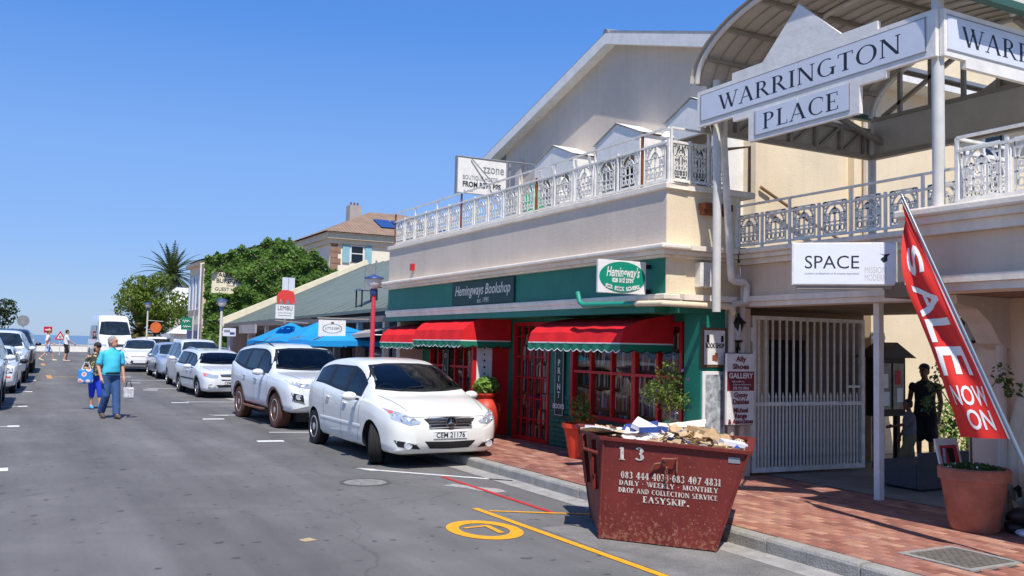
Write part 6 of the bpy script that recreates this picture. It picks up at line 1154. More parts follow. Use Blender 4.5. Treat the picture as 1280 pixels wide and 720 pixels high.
for k in range(420):
    u,v=rnd.uniform(.06,.94),rnd.uniform(.06,.94); p=(t4[0]*(1-u)*(1-v)+t4[1]*u*(1-v)+t4[2]*u*v+t4[3]*(1-u)*v); e_=min(u,1-u,v,1-v)*2; p=p+Vector((0,0,-.06+.15*e_**.6)); n=(Vector((0,0,1))+rv()*.9).normalized(); a=n.orthogonal().normalized(); a=Quaternion(n,rnd.uniform(0,6))@a; b=n.cross(a); s=rnd.uniform(.02,.06); k_=rnd.random(); mb.k=0 if k_<.36 else 1 if k_<.62 else 2 if k_<.76 else 3 if k_<.94 else 4
    mb.add([p-a*s-b*s*.6,p+a*s-b*s*.5,p+a*s*1.1+b*s*.6+n*s*.3,p+b*s*.8+n*s*.1,p-a*s*.9+b*s*.5+n*s*.2],[(0,1,2,3,4)])
o_=mb.build('paper_scraps',CB[:3]+[PPR,BLU]); tag(o_,'crumpled scraps of paper and cardboard scattered over the skip load','waste',kind='stuff')
def sheet_item(name,label,cat,u,v,z,sx,sy,th,rot,mat,tilt=(0,0)):
    p=(t4[0]*(1-u)*(1-v)+t4[1]*u*(1-v)+t4[2]*u*v+t4[3]*(1-u)*v)+Vector((0,0,z)); m3=Matrix.Rotation(rot,3,'Z')@Matrix.Rotation(tilt[0],3,'X')@Matrix.Rotation(tilt[1],3,'Y'); mb=MB(); n=6; rows=[]
    if th>.03: mb.obx((0,0,0),(sx,sy,th),Matrix.Identity(3))
    else:
        for s_ in (0,-th): rows=[[Vector(((i/n-.5)*sx,(j/n-.5)*sy,s_+.02*math.sin(i*1.7+u*9)*math.sin(j*1.3+v*7))) for j in range(n+1)] for i in range(n+1)]; mb.grid(rows)
    mb.v=[m3@q for q in mb.v]; o=mb.build(name,mat,None,recalc=th>.03); o.location=p; tag(o,label,cat); return o
sheet_item('cardboard_sheet','wide flat tan cardboard sheet at the left end of the skip load','cardboard',.12,.3,.05,.5,.62,.006,1.0,CB[1],(.06,.12)); sheet_item('cardboard_sheet','long pale cardboard sheet along the back rim of the skip','cardboard',.5,.84,.09,.8,.3,.006,-.75,CB[3],(.1,-.1)); sheet_item('cardboard_sheet','torn brown cardboard flap standing up in the middle of the skip','cardboard',.58,.5,.08,.26,.2,.006,.2,CB[0],(.6,.2)); sheet_item('cardboard_sheet','crumpled tan cardboard at the right of the skip load','cardboard',.8,.45,.07,.26,.2,.006,.6,CB[2],(.4,-.2))
bx_=sheet_item('flat_box','blue and white striped flat box lying on top of the skip load','box',.36,.3,.10,.30,.18,.045,-.95,BWH,(.3,.45)); 
for i,(y0,y1) in enumerate(((-.1,-.06),(.05,.1))): MB().bx(-.151,.151,y0*.9,y1*.9,-.0235,.0242).build('blue_stripe',BLU,bx_,world=False)
MB().bx(.1,.152,-.054,.045,-.0236,.0244).build('blue_end',BLU,bx_,world=False); MB().bx(-.15,.1,-.045,-.03,.0226,.0245).build('grey_line',W_['roof_metal'],bx_,world=False)
sheet_item('blue_folder','dark blue folder behind the striped box in the skip','folder',.33,.55,.09,.32,.22,.035,-.8,BLU,(.15,-.15)); sheet_item('paper_bag','white and blue paper bag at the left end of the skip','bag',.07,.6,.03,.24,.18,.04,.4,BWH,(.1,.1)); sheet_item('paper_bundle','white paper bundle with blue edge at the right rim of the skip','paper',.9,.3,.04,.22,.14,.035,-.4,BWH,(.1,.15)); sheet_item('paper_sheet','grey printed paper sheet tucked under the striped box','paper',.27,.17,.05,.26,.2,.005,-.9,W_['band_pale'],(.4,.2)); sheet_item('cardboard_tray','small brown cardboard tray near the back corner of the skip','cardboard',.72,.7,.08,.25,.2,.05,.3,CB[2],(.2,.1)); sheet_item('newspaper','folded pinkish newspaper between the boxes in the skip','newspaper',.48,.42,.09,.26,.18,.01,.1,M('newsprint',(214,190,182),.85),(.35,.2))
gn=MB(); rows=[[Vector((6.1+.55*i/10+.0,7.9+.7*j/8-.9*i/10*.8,.93-.07*abs(i-5)/5*1.6+.03*math.sin(i*1.3+j)-(.12 if j in (0,8) else 0))) for i in range(11)] for j in range(9)]
gn.grid(rows); o_=gn.build('green_sheet',M('net_green',(24,84,64),.8,var=.2,scale=12,bump=.4),recalc=False); tag(o_,'dark green plastic sheet draped over the back edge of the skip','sheet')
# ---------------------------------------------------------------- pots and plants
PR=M('pot_red',(196,62,40),.5,var=.12,scale=5); TC=M('terracotta',(176,112,88),.85,var=.28,scale=4,bump=.15,streak=.1); SOIL=M('potting_soil',(60,46,36),.95)
LF=leafmat('plant_leaf',(96,140,52),.4); LG=leafmat('plant_dark',(74,104,48),.45)
p1=T('red_jar','tall red clay jar with handles by the bookshop entrance','pot',(7.2,14.2,.13)); MB().lathe([(.13,0),(.15,.03),(.22,.22),(.26,.42),(.25,.54),(.19,.64),(.14,.68),(.14,.71),(.18,.75),(.18,.78),(.15,.78),(.13,.72),(.0,.70)],(7.2,14.2,.13),24).build('jar',PR,p1,smooth=40)
for a in (-.9,1.4,3.6): 
    c=Vector((7.2,14.2,.72)); u=Vector((math.cos(a),math.sin(a),0)); MB().tube([c+u*.2+Vector((0,0,.0)),c+u*.26+Vector((0,0,.01)),c+u*.27-Vector((0,0,.07)),c+u*.245-Vector((0,0,.11))],.018,6).build('handle',PR,p1)
mb=MB(); leaves(mb,(7.2,14.2,1.03),330,.22,.22,.16,.045,.3,.8,.85); 
q=T('jar_plant','round leaved green plant growing in the tall red jar','plant',(7.2,14.2,.9)); mb.build('foliage',leafmat('jar_leaf',(120,160,70),.35),q,recalc=False); [MB().tube([(7.2,14.2,.84),(7.2+.08*math.cos(k*1.5),14.2+.08*math.sin(k*1.5),1.0)],.008,5).build('stem',M('plant_stem',(96,92,56),.8),q) for k in range(4)]
p2_=T('red_planter','wide red flower pot against the green brick wall behind the skip','pot',(7.3,11.35,.13)); MB().lathe([(.15,0),(.23,.42),(.265,.44),(.265,.50),(.23,.50),(.22,.45),(0,.44)],(7.3,11.35,.13),24).build('pot',M('pot_red_bright',(214,66,40),.45,var=.1),p2_,smooth=40)
q=T('flowering_plant','spindly plant with orange flowers in the wide red pot','plant',(7.3,11.35,.57)); mb=MB(); leaves(mb,(7.3,11.35,.82),150,.17,.17,.22,.035,.2,.6,.4); leaves(mb,(7.32,11.2,.7),90,.14,.1,.08,.03,.2,.6,.5); mb.build('foliage',LF,q,recalc=False); MB().tube([(7.3,11.35,.57),(7.31,11.36,1.05)],.01,5).build('stem',W_['plant_stem'],q); mb=MB(); leaves(mb,(7.32,11.22,.68),110,.16,.14,.05,.018,.3,.8,.9); mb.build('flowers',leafmat('flower_orange',(222,96,30),.3),q,recalc=False)
q=T('standard_bush','round headed bush with purple flowers on a thin trunk behind the skip','bush',(7.42,9.42,.13)); MB().lathe([(.14,0),(.2,.3),(.22,.32),(.2,.34),(0,.33)],(7.42,9.42,.13),18).build('pot',PR,q); MB().tube([(7.42,9.42,.4),(7.43,9.42,.8),(7.42,9.43,1.2)],.016,6).build('trunk',W_['bark'],q); mb=MB()
for k in range(11): v=rv(); leaves(mb,(7.42+.26*v.x,9.42+.3*v.y,1.24+.24*v.z),170,.16,.17,.13,.024,.2,.5,.5)
mb.build('crown',leafmat('bush_leaf',(112,140,66),.45),q,recalc=False); mb=MB(); leaves(mb,(7.42,9.42,1.24),46,.36,.4,.34,.022,.7,.8,.9); mb.build('flowers',leafmat('flower_purple',(120,70,150),.3),q,recalc=False)
p3=T('terracotta_pot','big terracotta flower pot on the brick pavement under the red flag','pot',(7.91,5.52,.13)); MB().lathe([(.20,0),(.215,.02),(.285,.44),(.29,.46),(.31,.465),(.315,.56),(.30,.575),(.275,.575),(.27,.53),(0,.52)],(7.91,5.52,.13),32).build('pot',TC,p3,smooth=40)
q=T('pot_creeper','low dark creeper with tiny pale flowers in the terracotta pot','plant',(7.91,5.52,.65)); mb=MB(); leaves(mb,(7.91,5.52,.68),700,.29,.29,.055,.022,.1,.6,.7); mb.build('foliage',LG,q,recalc=False); mb=MB(); leaves(mb,(7.91,5.52,.71),26,.28,.28,.04,.012,.3,.8,.9); mb.build('flowers',PPR,q,recalc=False)
q=T('potted_sapling','thin leafy sapling rising from the terracotta pot behind the flag','sapling',(7.98,5.6,.65)); MB().tube([(7.96,5.58,.65),(7.98,5.6,1.1),(7.95,5.62,1.55)],.012,6).build('trunk',W_['bark'],q); mb=MB()
for c in ((7.85,5.85,1.45),(7.92,5.98,1.25),(8.0,5.9,1.6),(8.05,5.32,1.58),(8.1,5.25,1.45),(7.95,5.8,1.05)): leaves(mb,c,46,.1,.1,.1,.03,.2,.5,.5)
mb.build('crown',LG,q,recalc=False); [MB().tube([(7.97,5.6,1.0+.1*k),c],.005,4).build('branch',W_['bark'],q) for k,c in enumerate(((7.85,5.85,1.45),(7.92,5.98,1.25),(8.05,5.32,1.58),(8.0,5.9,1.6)))]
# grey sofa bench, sandwich board, kiosk, courtyard shrubs
q=T('grey_sofa','low dark grey upholstered bench in the shaded passage','bench',(9.9,7.4,.13)); GF=M('grey_felt',(84,84,86),.95,var=.1,scale=30); P_('seat','grey_felt',q,(9.4,10.5,7.3,7.9,.15,.44),bevel=.02); P_('backrest','grey_felt',q,(9.4,10.5,7.24,7.299,.15,.58),bevel=.015)
q=T('sandwich_board','leaning white board with red and black artwork behind the terracotta pot','sign board',(8.45,6.1,.13)); M('art_red',(200,40,60),.6,var=.3,scale=6); m=Matrix.Rotation(R(-14),3,'X'); mb=MB(); mb.obx((8.42,6.1,.5),(.34,.02,.8),m); mb.build('board',W_['paint_white'],q); mb=MB(); mb.obx(Vector((8.42,6.1,.5))+m@Vector((0,-.0125,.16)),(.26,.004,.34),m); mb.build('artwork',W_['art_red'],q); mb=MB(); mb.obx(Vector((8.42,6.1,.5))+m@Vector((.02,-.015,.2)),(.09,.003,.2),m); mb.build('figure',W_['dark_void'],q); MB().bar((8.26,6.02,.13),(8.3,6.12,.8),.02).build('leg',W_['roof_metal'],q)
q=T('notice_kiosk','dark wooden notice board kiosk with little pitched roof in the passage','kiosk',(10.9,8.95,.13)); DW=M('dark_wood',(44,34,28),.6,var=.2,scale=8); P_('cabinet','dark_wood',q,(10.72,11.3,8.95,9.15,.85,1.7)); P_('glass_panel',M('notice_glass',(120,124,122),.15,var=.5,scale=6).name,q,(10.77,10.98,8.935,8.949,.95,1.6)); P_('glass_panel','notice_glass',q,(11.03,11.25,8.935,8.949,.95,1.6))
for x,z,c in ((10.86,1.35,'paint_white'),(10.88,1.1,'paint_white'),(11.12,1.4,'art_red'),(11.16,1.15,'paint_white')): P_('notice',c,q,(x-.06,x+.06,8.93,8.934,z-.1,z+.1))
MB().prism([(10.6,1.68),(11.42,1.68),(11.01,1.9)],'y',8.85,9.25).build('roof',DW,q); [P_('leg','dark_wood',q,(x,x+.07,9.0,9.07,.13,.85)) for x in (10.75,11.18)]
q=T('courtyard_shrub','green leafy shrubs in the sunny courtyard beyond the passage','shrub',(13.6,9.6,.13)); mb=MB(); [leaves(mb,(13.3+.35*k,9.5+.3*math.sin(k*2),.55+.15*math.sin(k)),240,.3,.35,.4,.05,.3,.5,.5) for k in range(4)]; mb.build('foliage',LF,q,recalc=False); MB().tube([(13.6,9.6,.13),(13.6,9.6,.5)],.03,6).build('stem',W_['bark'],q)
# surfboards and gear at the right edge
for k,(lab,x,y,ln,a) in enumerate((('cream surfboard leaning on the pier at the right edge, front one',8.3,5.18,1.25,.10),('cream surfboard leaning on the pier at the right edge, rear one',8.36,5.32,1.35,.07))):
    q=T('surfboard',lab,'surfboard',(x,y,.15)); mb=MB(); rows=[]
    for i in range(17):
        f=i/16; w=.19*math.sin(PI*min(1,max(0.02,f*.96+.03)))**.6; rows.append([Vector((x-.02*math.cos(t)*1.2+a*f*ln*.6,y+w*math.sin(t),.15+f*ln)) for t in [2*PI*j/12 for j in range(12)]])
    mb.grid(rows,close=True); mb.build('board',M('board_cream',(206,196,170),.4,var=.08),q,smooth=50)
    for s_ in (-.08,.0,.08):
        mb=MB(); mb.prism([(x-.02,.30),(x-.02,.42),(x-.10,.47),(x-.17,.44),(x-.12,.41),(x-.08,.34)],'y',y+s_-.005,y+s_+.005); mb.v=[p+Vector((0,0,-.02+.1*k)) for p in mb.v]; mb.build('fin',M('fin_pale',(150,160,150),.35,alpha=1) if s_ else BKP,q)
q=T('wetsuit_heap','heap of black wetsuit and white cloth on the paving at the right edge','clothing',(8.15,5.2,.13)); mb=MB(); [mb.ball((8.15+.1*math.sin(k*2),5.14+.07*k-.1,.19+.06*(k%3)),.12,.1,.07) for k in range(5)]; mb.build('wetsuit',BKP,q,smooth=60); mb=MB(); [mb.ball((8.04+.05*k,5.12+.06*k,.16),.07,.06,.035) for k in range(3)]; mb.build('cloth',W_['panel_blue'],q,smooth=60)
# ---------------------------------------------------------------- sale flag
FX=6.95; FK=FX/7.32
def fy_(y): return y*FK
def fz_(z): return CAM_H+(z-CAM_H)*FK
FR=M('flag_red',(222,44,34),.7,var=.06,scale=3); fl=T('sale_flag','red feather flag with white SALE NOW ON lettering on a leaning silver pole','flag',(FX,4.25,.13))
P0,P1=Vector((FX,fy_(5.83),fz_(3.25))),Vector((FX,fy_(4.5),fz_(.55))); MB().tube([P0,P1,Vector((FX,P1.y-.12,.16))],.02,10,radii=[.012,.022,.024]).build('pole',CHR if False else M('pole_steel',(150,158,164),.3,metal=.8,var=.05),fl,smooth=50)
MB().bx(FX-.12,FX+.12,P1.y-.23,P1.y-.0,.13,.17).build('base_plate',W_['steel_grey'],fl)
outer=pchip([(a_,fy_(b_)) for a_,b_ in ((0,5.825),(.1,5.82),(.19,5.80),(.37,5.74),(.545,5.61),(.65,5.51),(.77,5.41),(.89,5.33),(1.0,5.25))])
rows=[]; NZ,NU=40,14
def flagpt(f,u):
    """f 0 top..1 bottom, u 0 pole..1 free edge"""
    zp=P0.z-.05+(fz_(1.11)-P0.z)*f; fy=(P0.z-zp)/(P0.z-P1.z); yp=P0.y+(P1.y-P0.y)*fy+.005; zo=zp; yo=outer(f)
    y=yp+(yo-yp)*u; w_=u*(1-.3*u); x=FX-.012+.055*math.sin(5*u*PI*.5+f*7)*w_+.07*w_*math.sin(f*11+u*2)*(1-f*.6); return Vector((x,y,zo-.05*u*(1-f)+(.0 if f<.9 else -.03*u*(f-.9)*10)))
for i in range(NZ+1): rows.append([flagpt(i/NZ,j/NU) for j in range(NU+1)])
mb=MB(); mb.grid(rows); mb.build('cloth',FR,fl,smooth=80,recalc=False)
mb=MB(); mb.grid([[flagpt(i/NZ,0)+Vector((-.012,.004,0)) for i in range(NZ+1)],[flagpt(i/NZ,.05)+Vector((-.01,.0,0)) for i in range(NZ+1)]]); mb.build('pole_sleeve',W_['paint_white'],fl,recalc=False)
def flagtext(s,f0,f1,u0,u1,down,rows_=1,off=-.006):
    """map letter outlines onto the cloth; down=True: letters lie along the flag reading down the pole"""
    cu=bpy.data.curves.new('t','FONT'); cu.body=s; cu.size=1; cu.resolution_u=3; cu.offset=.018; ob=bpy.data.objects.new('t',cu); COL.objects.link(ob); me=bpy.data.meshes.new_from_object(ob.evaluated_get(bpy.context.evaluated_depsgraph_get())); bpy.data.objects.remove(ob)
    bm=bmesh.new(); bm.from_mesh(me); bmesh.ops.triangulate(bm,faces=bm.faces); 
    for _ in range(2): bmesh.ops.subdivide_edges(bm,edges=[e for e in bm.edges if e.calc_length()>.12],cuts=1); bmesh.ops.triangulate(bm,faces=bm.faces)
    xs=[v.co.x for v in bm.verts]; ys=[v.co.y for v in bm.verts]; x0,x1,y0,y1=min(xs),max(xs),min(ys),max(ys); org=wl(fl)
    for v in bm.verts:
        a=(v.co.x-x0)/(x1-x0); b=(v.co.y-y0)/(y1-y0)
        if down: f,u=f0+(f1-f0)*a,u0+(u1-u0)*b
        else: f,u=f1+(f0-f1)*b,u1+(u0-u1)*a
        p=flagpt(f,u); n=(flagpt(f+.01,u)-flagpt(f-.01,u)).cross(flagpt(f,u+.02)-flagpt(f,u-.02)).normalized(); n=n if n.x<0 else -n; v.co=p+n*.004-org
    bm.to_mesh(me); bm.free(); me.materials.clear(); me.materials.append(W_['paint_white']); o=bpy.data.objects.new('lettering',me); COL.objects.link(o); o.parent=fl
flagtext('S',.2,.33,.88,.25,True); flagtext('A',.37,.51,.88,.22,True); flagtext('L',.52,.62,.86,.2,True); flagtext('E',.64,.76,.84,.22,True); flagtext('NOW',.80,.88,.12,.78,False); flagtext('ON',.895,.97,.2,.62,False)
# ---------------------------------------------------------------- people
def remesh(mb,name,mat,par,vox=.014,it=4,smooth=True):
    o=mb.build(name,mat,par,world=False); m=o.modifiers.new('r','REMESH'); m.mode='VOXEL'; m.voxel_size=vox; s=o.modifiers.new('s','SMOOTH'); s.iterations=it; s.factor=.5
    me=bpy.data.meshes.new_from_object(o.evaluated_get(bpy.context.evaluated_depsgraph_get())); o.modifiers.clear(); o.data=me; me.materials.clear(); me.materials.append(mat); me.shade_smooth(); return o
def limb(mb,pts,rs,n=10):
    mb.tube(pts,1,n,radii=rs)
    for p,r in zip(pts,rs): mb.ball(p,r,n=10,m=6)
def torso(mb,secs,n=16):
    rows=[[Vector((cx+rx*math.cos(2*PI*k/n),cy+ry*math.sin(2*PI*k/n),z)) for k in range(n)] for z,cx,cy,rx,ry in secs]; mb.grid(rows,close=True); b=len(mb.v)-n*len(rows); mb.f+=[tuple(b+k for k in reversed(range(n))),tuple(b+(len(rows)-1)*n+k for k in range(n))]; mb.m+=[mb.k]*2
SKIN=M('skin_fair',(206,150,122),.55,var=.08,scale=9); SKIND=M('skin_brown',(120,78,58),.55,var=.08); 
def hand(mb,w,d,side):
    d=Vector(d).normalized(); w=Vector(w); s_=Vector((0,side,0)); f=d.cross(s_); f=f.normalized() if f.length>.1 else Vector((1,0,0)); p=w+d*.05; mb.tube([w,w+d*.04,w+d*.09],1,8,radii=[.026,.036,.034])
    for k in range(4): a=w+d*.085+f*(-.03+.02*k); l=(.062,.075,.072,.055)[k]; mb.tube([a,a+d*l*.5-s_*.008,a+d*l-s_*.024],1,6,radii=[.011,.01,.008])
    a=w+d*.03+f*.03; mb.tube([a,a+d*.03+f*.025,a+d*.062+f*.03-s_*.008],1,6,radii=[.013,.011,.009])
def person(label,loc,rz,S,skin=SKIN,group=None,name='person'):
    H=S.get('h',1.74); k=H/1.74; t=T(name,label,'person',loc,rz,group); t.scale=(k,k,k); fat=S.get('fat',1.0)
    LL,RL,LA,RA=S['LL'],S['RL'],S['LA'],S['RA']        # legs: hip,knee,ankle,toe ; arms: shoulder,elbow,wrist
    LL,RL,LA,RA=[[Vector(p) for p in q] for q in (LL,RL,LA,RA)]; hx,hy=S.get('head',(0.02,0)); hyaw=S.get('hyaw',0); HM=Matrix.Rotation(hyaw,3,'Z')
    b=MB(); torso(b,[(.86,0,0,.10,.14),(.95,0,0,.12*fat,.155),(1.08,0,0,.11*fat,.14),(1.25,.0,0,.11*fat,.155),(1.38,0,0,.095,.165),(1.44,0,0,.06,.11),(1.5,.01,0,.05,.055)])
    hc=Vector((hx+.02,hy,1.625)); limb(b,[(0,0,1.42),(hx*.6,hy*.6,1.52),hc-Vector((0,0,.05))],[.06,.052,.055])
    b.ball(hc+HM@Vector((-.01,0,.025)),.098,.077,.10,14,10,HM); b.ball(hc+HM@Vector((.02,0,-.045)),.072,.06,.075,12,8,HM); b.ball(hc+HM@Vector((.045,0,-.085)),.035,.035,.03,10,6,HM); b.tube([hc+HM@Vector(p) for p in ((.075,0,.03),(.10,0,-.015),(.085,0,-.03))],1,6,radii=[.01,.017,.012]); b.ball(hc+HM@Vector((.078,0,.048)),.022,.05,.012,10,6,HM); b.ball(hc+HM@Vector((.078,0,-.058)),.015,.026,.009,8,6,HM)
    for s_ in (-1,1): b.ball(hc+HM@Vector((-.01,s_*.078,-.005)),.02,.01,.032,8,6,HM)
    for A_ in (LA,RA):
        limb(b,A_,[.05*S.get('arm',1),.04*S.get('arm',1),.027]); sd=1 if A_ is LA else -1; hand(b,A_[2],A_[2]-A_[1],sd)
    for G_ in (LL,RL): limb(b,G_[:3],[.078*fat**.5,.052,.036]); limb(b,[G_[2],G_[3]],[.034,.028])
    body=remesh(b,'body',skin,t,.011,3)
    # eyes
    ey=MB(); [ey.ball(hc+HM@Vector((.083,s_*.032,.022)),.008,.012,.007,8,6,HM) for s_ in (-1,1)]; ey.build('eyes',BKP,body,world=False)
    # shirt
    sh=MB(); o=.018; torso(sh,[(S.get('hem',.92),0,0,.135*fat,.175*fat**.5),(1.0,.01*fat,0,.142*fat,.172*fat**.5),(1.12,.02*(fat-1)*4,0,.142*fat,.165),(1.27,.005,0,.135*fat**.7,.18),(1.38,0,0,.115,.19),(1.45,0,0,.08,.13),(1.475,.005,0,.062,.07)])
    for A_ in (LA,RA): 
        f=S.get('sleeve',.8); e=A_[0]+(A_[1]-A_[0])*f; limb(sh,[A_[0],(A_[0]+e)/2,e],[.058,.060,.062*S.get('flare',1)]) 
    if f>1: [limb(sh,[A_[0],A_[1],A_[1]+(A_[2]-A_[1])*(f-1)],[.068,.055,.045]) for A_ in (LA,RA)]
    so_=remesh(sh,'shirt',S['shirt'],t,.013,4)
    if S.get('collar'): MB().lathe([(.072,1.462),(.066,1.50),(.058,1.505),(.062,1.462)],(.005,0,0),16).build('collar',S['shirt'],so_,world=False,smooth=60)
    # trousers
    tr=MB(); torso(tr,[(.80,0,0,.10,.15),(.88,0,0,.135*fat**.6,.175),(.95,0,0,.14*fat**.7,.172),(1.0,0,0,.138*fat**.8,.165)])
    cutl=S.get('leg',1.0); pr=S.get('pant',(.095,.078,.075))
    for G_ in (LL,RL):
        if cutl>=1: limb(tr,[G_[0],(G_[0]+G_[1])/2,G_[1],(G_[1]+G_[2])/2,G_[2]+Vector((0,0,.02))],[pr[0],pr[0]*.95,pr[1],pr[2],pr[2]*.95])
        elif cutl>.5: e=G_[1]+(G_[2]-G_[1])*(cutl-.5)*2; limb(tr,[G_[0],G_[1],e],[pr[0],pr[1],pr[2]])
        else: e=G_[0]+(G_[1]-G_[0])*cutl*2; limb(tr,[G_[0],(G_[0]+e)/2,e],[pr[0],pr[0]*1.02,pr[1]*1.25])
    to=remesh(tr,'trousers' if cutl>=1 else 'shorts' if cutl<=.5 else 'leggings',S['pants'],t,.013,3)
    if S.get('belt'): MB().lathe([(1,-.02),(1.0,.02)],n=24).xf(Matrix.Translation((.012*fat,0,.965))@Matrix.Diagonal((.146*fat**.9,.18,1,1))).build('belt',BKP,to,world=False,smooth=60)
    for G_ in (LL,RL):
        m=MB(); a,tt=G_[2],G_[3]; dv=(tt-a); dv.z=0; dv=dv.normalized() if dv.length>.01 else Vector((1,0,0)); heel=Vector((a.x,a.y,0))-dv*.045; toe=heel+dv*.26; lz=min(a.z-.075,tt.z); 
        m.tube([heel+Vector((0,0,.045+max(0,a.z-.10))),heel+dv*.08+Vector((0,0,.05+max(0,a.z-.1)*.8)),heel+dv*.18+Vector((0,0,max(.04,tt.z))),toe+Vector((0,0,max(.035,tt.z-.01)))],1,10,radii=[.04,.05,.046,.03]); m.tube([a+Vector((0,0,.03)),a-Vector((0,0,.05))],1,8,radii=[.04,.045]); remesh(m,'shoe',S['shoe'],t,.012,3)
    # hair / hat
    if S.get('hair'):
        m=MB(); m.ball(hc+HM@Vector((-.018,0,.04)),.103,.084,.095,14,10,HM); m.ball(hc+HM@Vector((-.055,0,-.0)),.062,.078,.075,12,8,HM); 
        if S.get('long'): m.ball(hc+HM@Vector((-.05,0,-.06)),.065,.085,.11,12,8,HM)
        m.v=[p if (HM.transposed()@(p-hc)).x<.045 or (p-hc).z>.085 else hc+(p-hc)*.8 for p in m.v]; remesh(m,'hair',S['hair'],t,.012,2)
    if S.get('hat'):
        m=MB(); m.ball(hc+HM@Vector((-.01,0,.06)),.108,.09,.085,14,8,HM); m.v=[Vector((p.x,p.y,max(p.z,hc.z+.045))) for p in m.v]; ho=m.build('cap',S['hat'],t,world=False,smooth=60); m=MB(); m.ball(hc+HM@Vector((.11,0,.058)),.085,.075,.012,12,6,HM); m.build('peak',S['hat'],ho,world=False,smooth=60)
    if S.get('glasses'):
        m=MB(); [m.ball(hc+HM@Vector((.088,s_*.036,.022)),.012,.032,.026,10,6,HM) for s_ in (-1,1)]; m.tube([hc+HM@Vector((.08,-.075,.03)),hc+HM@Vector((.098,0,.03)),hc+HM@Vector((.08,.075,.03))],.005,5); m.build('sunglasses',M('shades',(60,22,20),.15,var=0),t,world=False)
    return t
JEAN=M('denim',(52,84,130),.85,var=.25,scale=8,bump=.2,bs=60); TUR=M('polo_turquoise',(70,196,222),.85,var=.07,scale=7,bump=.25,bs=9); GREY=M('hair_grey',(150,144,138),.8,var=.25,scale=30); BRN=M('shoe_brown',(96,78,62),.7); DKH=M('hair_dark',(34,28,26),.7,var=.2)
person('man in turquoise polo shirt and blue jeans crossing the street with a small bag',(1.84,21.4,0),R(-72),dict(h=1.74,fat=1.22,shirt=TUR,collar=1,pants=JEAN,belt=1,shoe=BRN,hair=GREY,hyaw=R(42),sleeve=.72,flare=1.1,pant=(.105,.09,.085),
 LL=[(0,.09,.9),(.10,.09,.5),(.20,.07,.10),(.34,.06,.055)],RL=[(0,-.09,.9),(.03,-.10,.49),(-.16,-.10,.13),(-.05,-.11,.05)],LA=[(0,.205,1.38),(-.02,.25,1.11),(.06,.25,.88)],RA=[(0,-.205,1.38),(-.04,-.26,1.11),(.08,-.24,.88)]))
q=T('lunch_bag','small pale patterned bag in the left hand of the man in turquoise','bag',(2.21,21.33,.45)); 
PAT=M('bag_pattern',(206,202,210),.8,var=.55,scale=24,c2=(232,230,232)); MB().bx(2.09,2.31,21.26,21.40,.42,.66).build('bag_body',PAT,q,bevel=.03); MB().tube([(2.13,21.33,.65),(2.16,21.33,.78),(2.23,21.33,.78),(2.26,21.33,.65)],.01,6).build('handle',BKP,q)
def floral(name,base,c1,c2,sc):
    m=bpy.data.materials.new(name); m.use_nodes=True; t=m.node_tree; N=t.nodes; L=t.links; b=N['Principled BSDF']; tc=N.new('ShaderNodeTexCoord'); v=N.new('ShaderNodeTexVoronoi'); v.inputs['Scale'].default_value=sc; L.new(tc.outputs['Object'],v.inputs['Vector']); r=N.new('ShaderNodeValToRGB'); r.color_ramp.interpolation='CONSTANT'; e=r.color_ramp.elements; e[0].position=0; e[0].color=lin(c1)+(1,); e[1].position=.26; e[1].color=lin(c2)+(1,); x=e.new(.42); x.color=lin(base)+(1,); L.new(v.outputs['Distance'],r.inputs[0]); L.new(r.outputs[0],b.inputs['Base Color']); b.inputs['Roughness'].default_value=.85; return m
person('woman in floral blouse, blue leggings and sunglasses behind the man',(1.75,24.2,0),R(-80),dict(h=1.58,fat=1.3,shirt=floral('blouse_floral',(58,58,46),(222,180,150),(136,140,100),16),pants=M('leggings_blue',(28,64,200),.75,var=.1),shoe=M('shoe_blue',(84,164,226),.6),hair=DKH,hat=M('cap_dark',(48,40,42),.8),glasses=1,long=1,hyaw=R(8),sleeve=.8,flare=1.15,leg=.68,pant=(.115,.085,.07),hem=.86,arm=1.15,
 LL=[(0,.09,.9),(.06,.10,.5),(.09,.11,.10),(.22,.12,.05)],RL=[(0,-.09,.9),(.02,-.09,.5),(-.02,-.08,.09),(.11,-.09,.05)],LA=[(0,.205,1.36),(.02,.25,1.1),(.16,.2,.92)],RA=[(0,-.205,1.36),(-.02,-.27,1.1),(.18,-.22,1.02)]))
q=T('tote_bag','big blue tote bag with pink dots on the arm of the woman','bag',(1.52,24.0,.62)); MB().bx(1.34,1.68,23.9,24.02,.62,.96).build('bag_body',floral('tote_blue',(52,138,214),(226,140,140),(236,214,206),7),q,bevel=.05); MB().tube([(1.42,23.96,.95),(1.48,23.97,1.12),(1.56,23.97,1.12),(1.61,23.96,.95)],.012,6).build('strap',W_['panel_blue'],q)
LT=M('tee_white',(222,222,222),.85,var=.05); BSH=M('shorts_black',(28,28,32),.85)
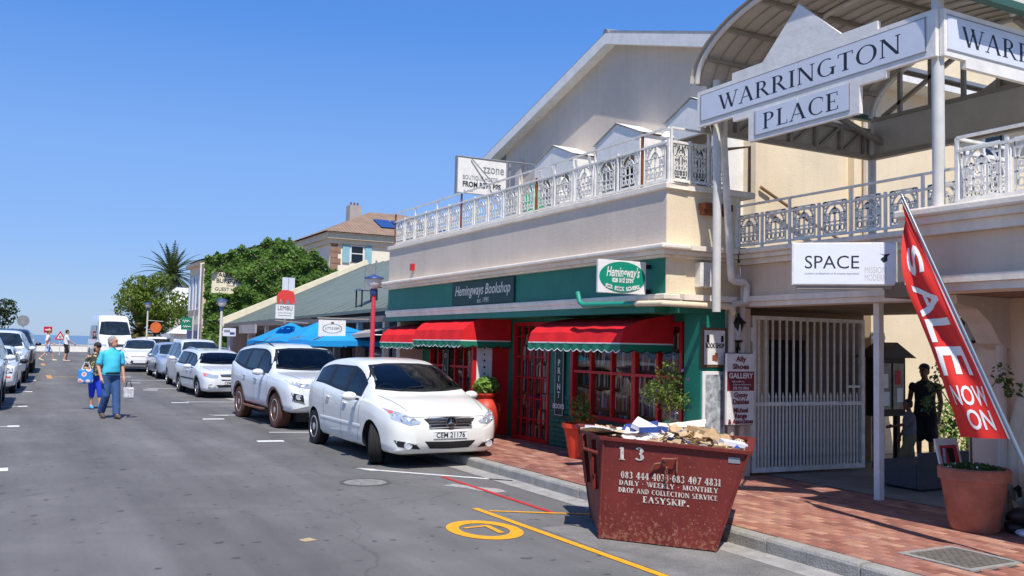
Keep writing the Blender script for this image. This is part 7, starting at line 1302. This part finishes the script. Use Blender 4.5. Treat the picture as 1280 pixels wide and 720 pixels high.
person('walker in pale T-shirt, light shorts and cap crossing far down the street',(1.6,57.0,.29),R(8),dict(h=1.72,shirt=M('tee_pink_white',(222,208,208),.85),pants=M('shorts_pale',(176,192,222),.85),shoe=M('shoe_pale',(210,210,170),.7),hair=DKH,hat=M('cap_straw',(150,128,84),.8),leg=.42,pant=(.1,.09,.09),sleeve=.75,LL=[(0,.09,.9),(.20,.09,.52),(.34,.08,.11),(.48,.08,.06)],RL=[(0,-.09,.9),(-.06,-.1,.5),(-.38,-.1,.18),(-.28,-.11,.06)],LA=[(0,.2,1.38),(.1,.24,1.12),(.3,.2,1.0)],RA=[(0,-.2,1.38),(-.12,-.24,1.12),(-.06,-.22,.88)]))
person('walker in white T-shirt and black shorts crossing far down the street',(2.5,56.4,.29),R(5),dict(h=1.75,shirt=LT,pants=BSH,shoe=M('shoe_sand',(200,176,160),.7),hair=DKH,leg=.42,pant=(.1,.09,.09),sleeve=.75,LL=[(0,.09,.9),(.08,.09,.5),(.04,.08,.1),(.18,.08,.05)],RL=[(0,-.09,.9),(.02,-.1,.5),(-.10,-.1,.12),(.02,-.11,.05)],LA=[(0,.2,1.38),(.14,.24,1.16),(.36,.22,1.02)],RA=[(0,-.2,1.38),(.1,-.24,1.14),(.34,-.2,1.0)]))
NVY=M('vest_navy',(26,30,42),.85); person('man in dark vest and black cap standing in the shaded passage',(11.62,8.87,.127),R(200),dict(h=1.46,fat=1.1,shirt=NVY,pants=BSH,shoe=BKP,hair=DKH,hat=M('cap_black',(22,22,24),.8),leg=.45,sleeve=.15,pant=(.11,.1,.1),LL=[(0,.09,.9),(.02,.1,.5),(.0,.1,.09),(.14,.11,.05)],RL=[(0,-.09,.9),(.02,-.1,.5),(.0,-.1,.09),(.14,-.11,.05)],LA=[(0,.21,1.38),(.0,.26,1.1),(.08,.25,.86)],RA=[(0,-.21,1.38),(.0,-.26,1.1),(.1,-.25,.87)]),skin=SKIND)
person('boy in grey T-shirt and khaki shorts reaching out at the kiosk',(10.3,8.1,.127),R(150),dict(h=1.02,shirt=M('tee_grey',(112,110,116),.85),pants=M('shorts_khaki',(124,112,84),.85),shoe=BKP,hair=DKH,leg=.5,sleeve=.9,pant=(.12,.11,.11),LL=[(0,.09,.9),(.16,.1,.5),(.2,.1,.1),(.34,.11,.05)],RL=[(0,-.09,.9),(-.02,-.1,.5),(-.1,-.1,.1),(.04,-.11,.05)],LA=[(0,.2,1.36),(.2,.22,1.2),(.42,.18,1.16)],RA=[(0,-.2,1.36),(.0,-.25,1.1),(.12,-.22,.9)]),skin=SKIND)
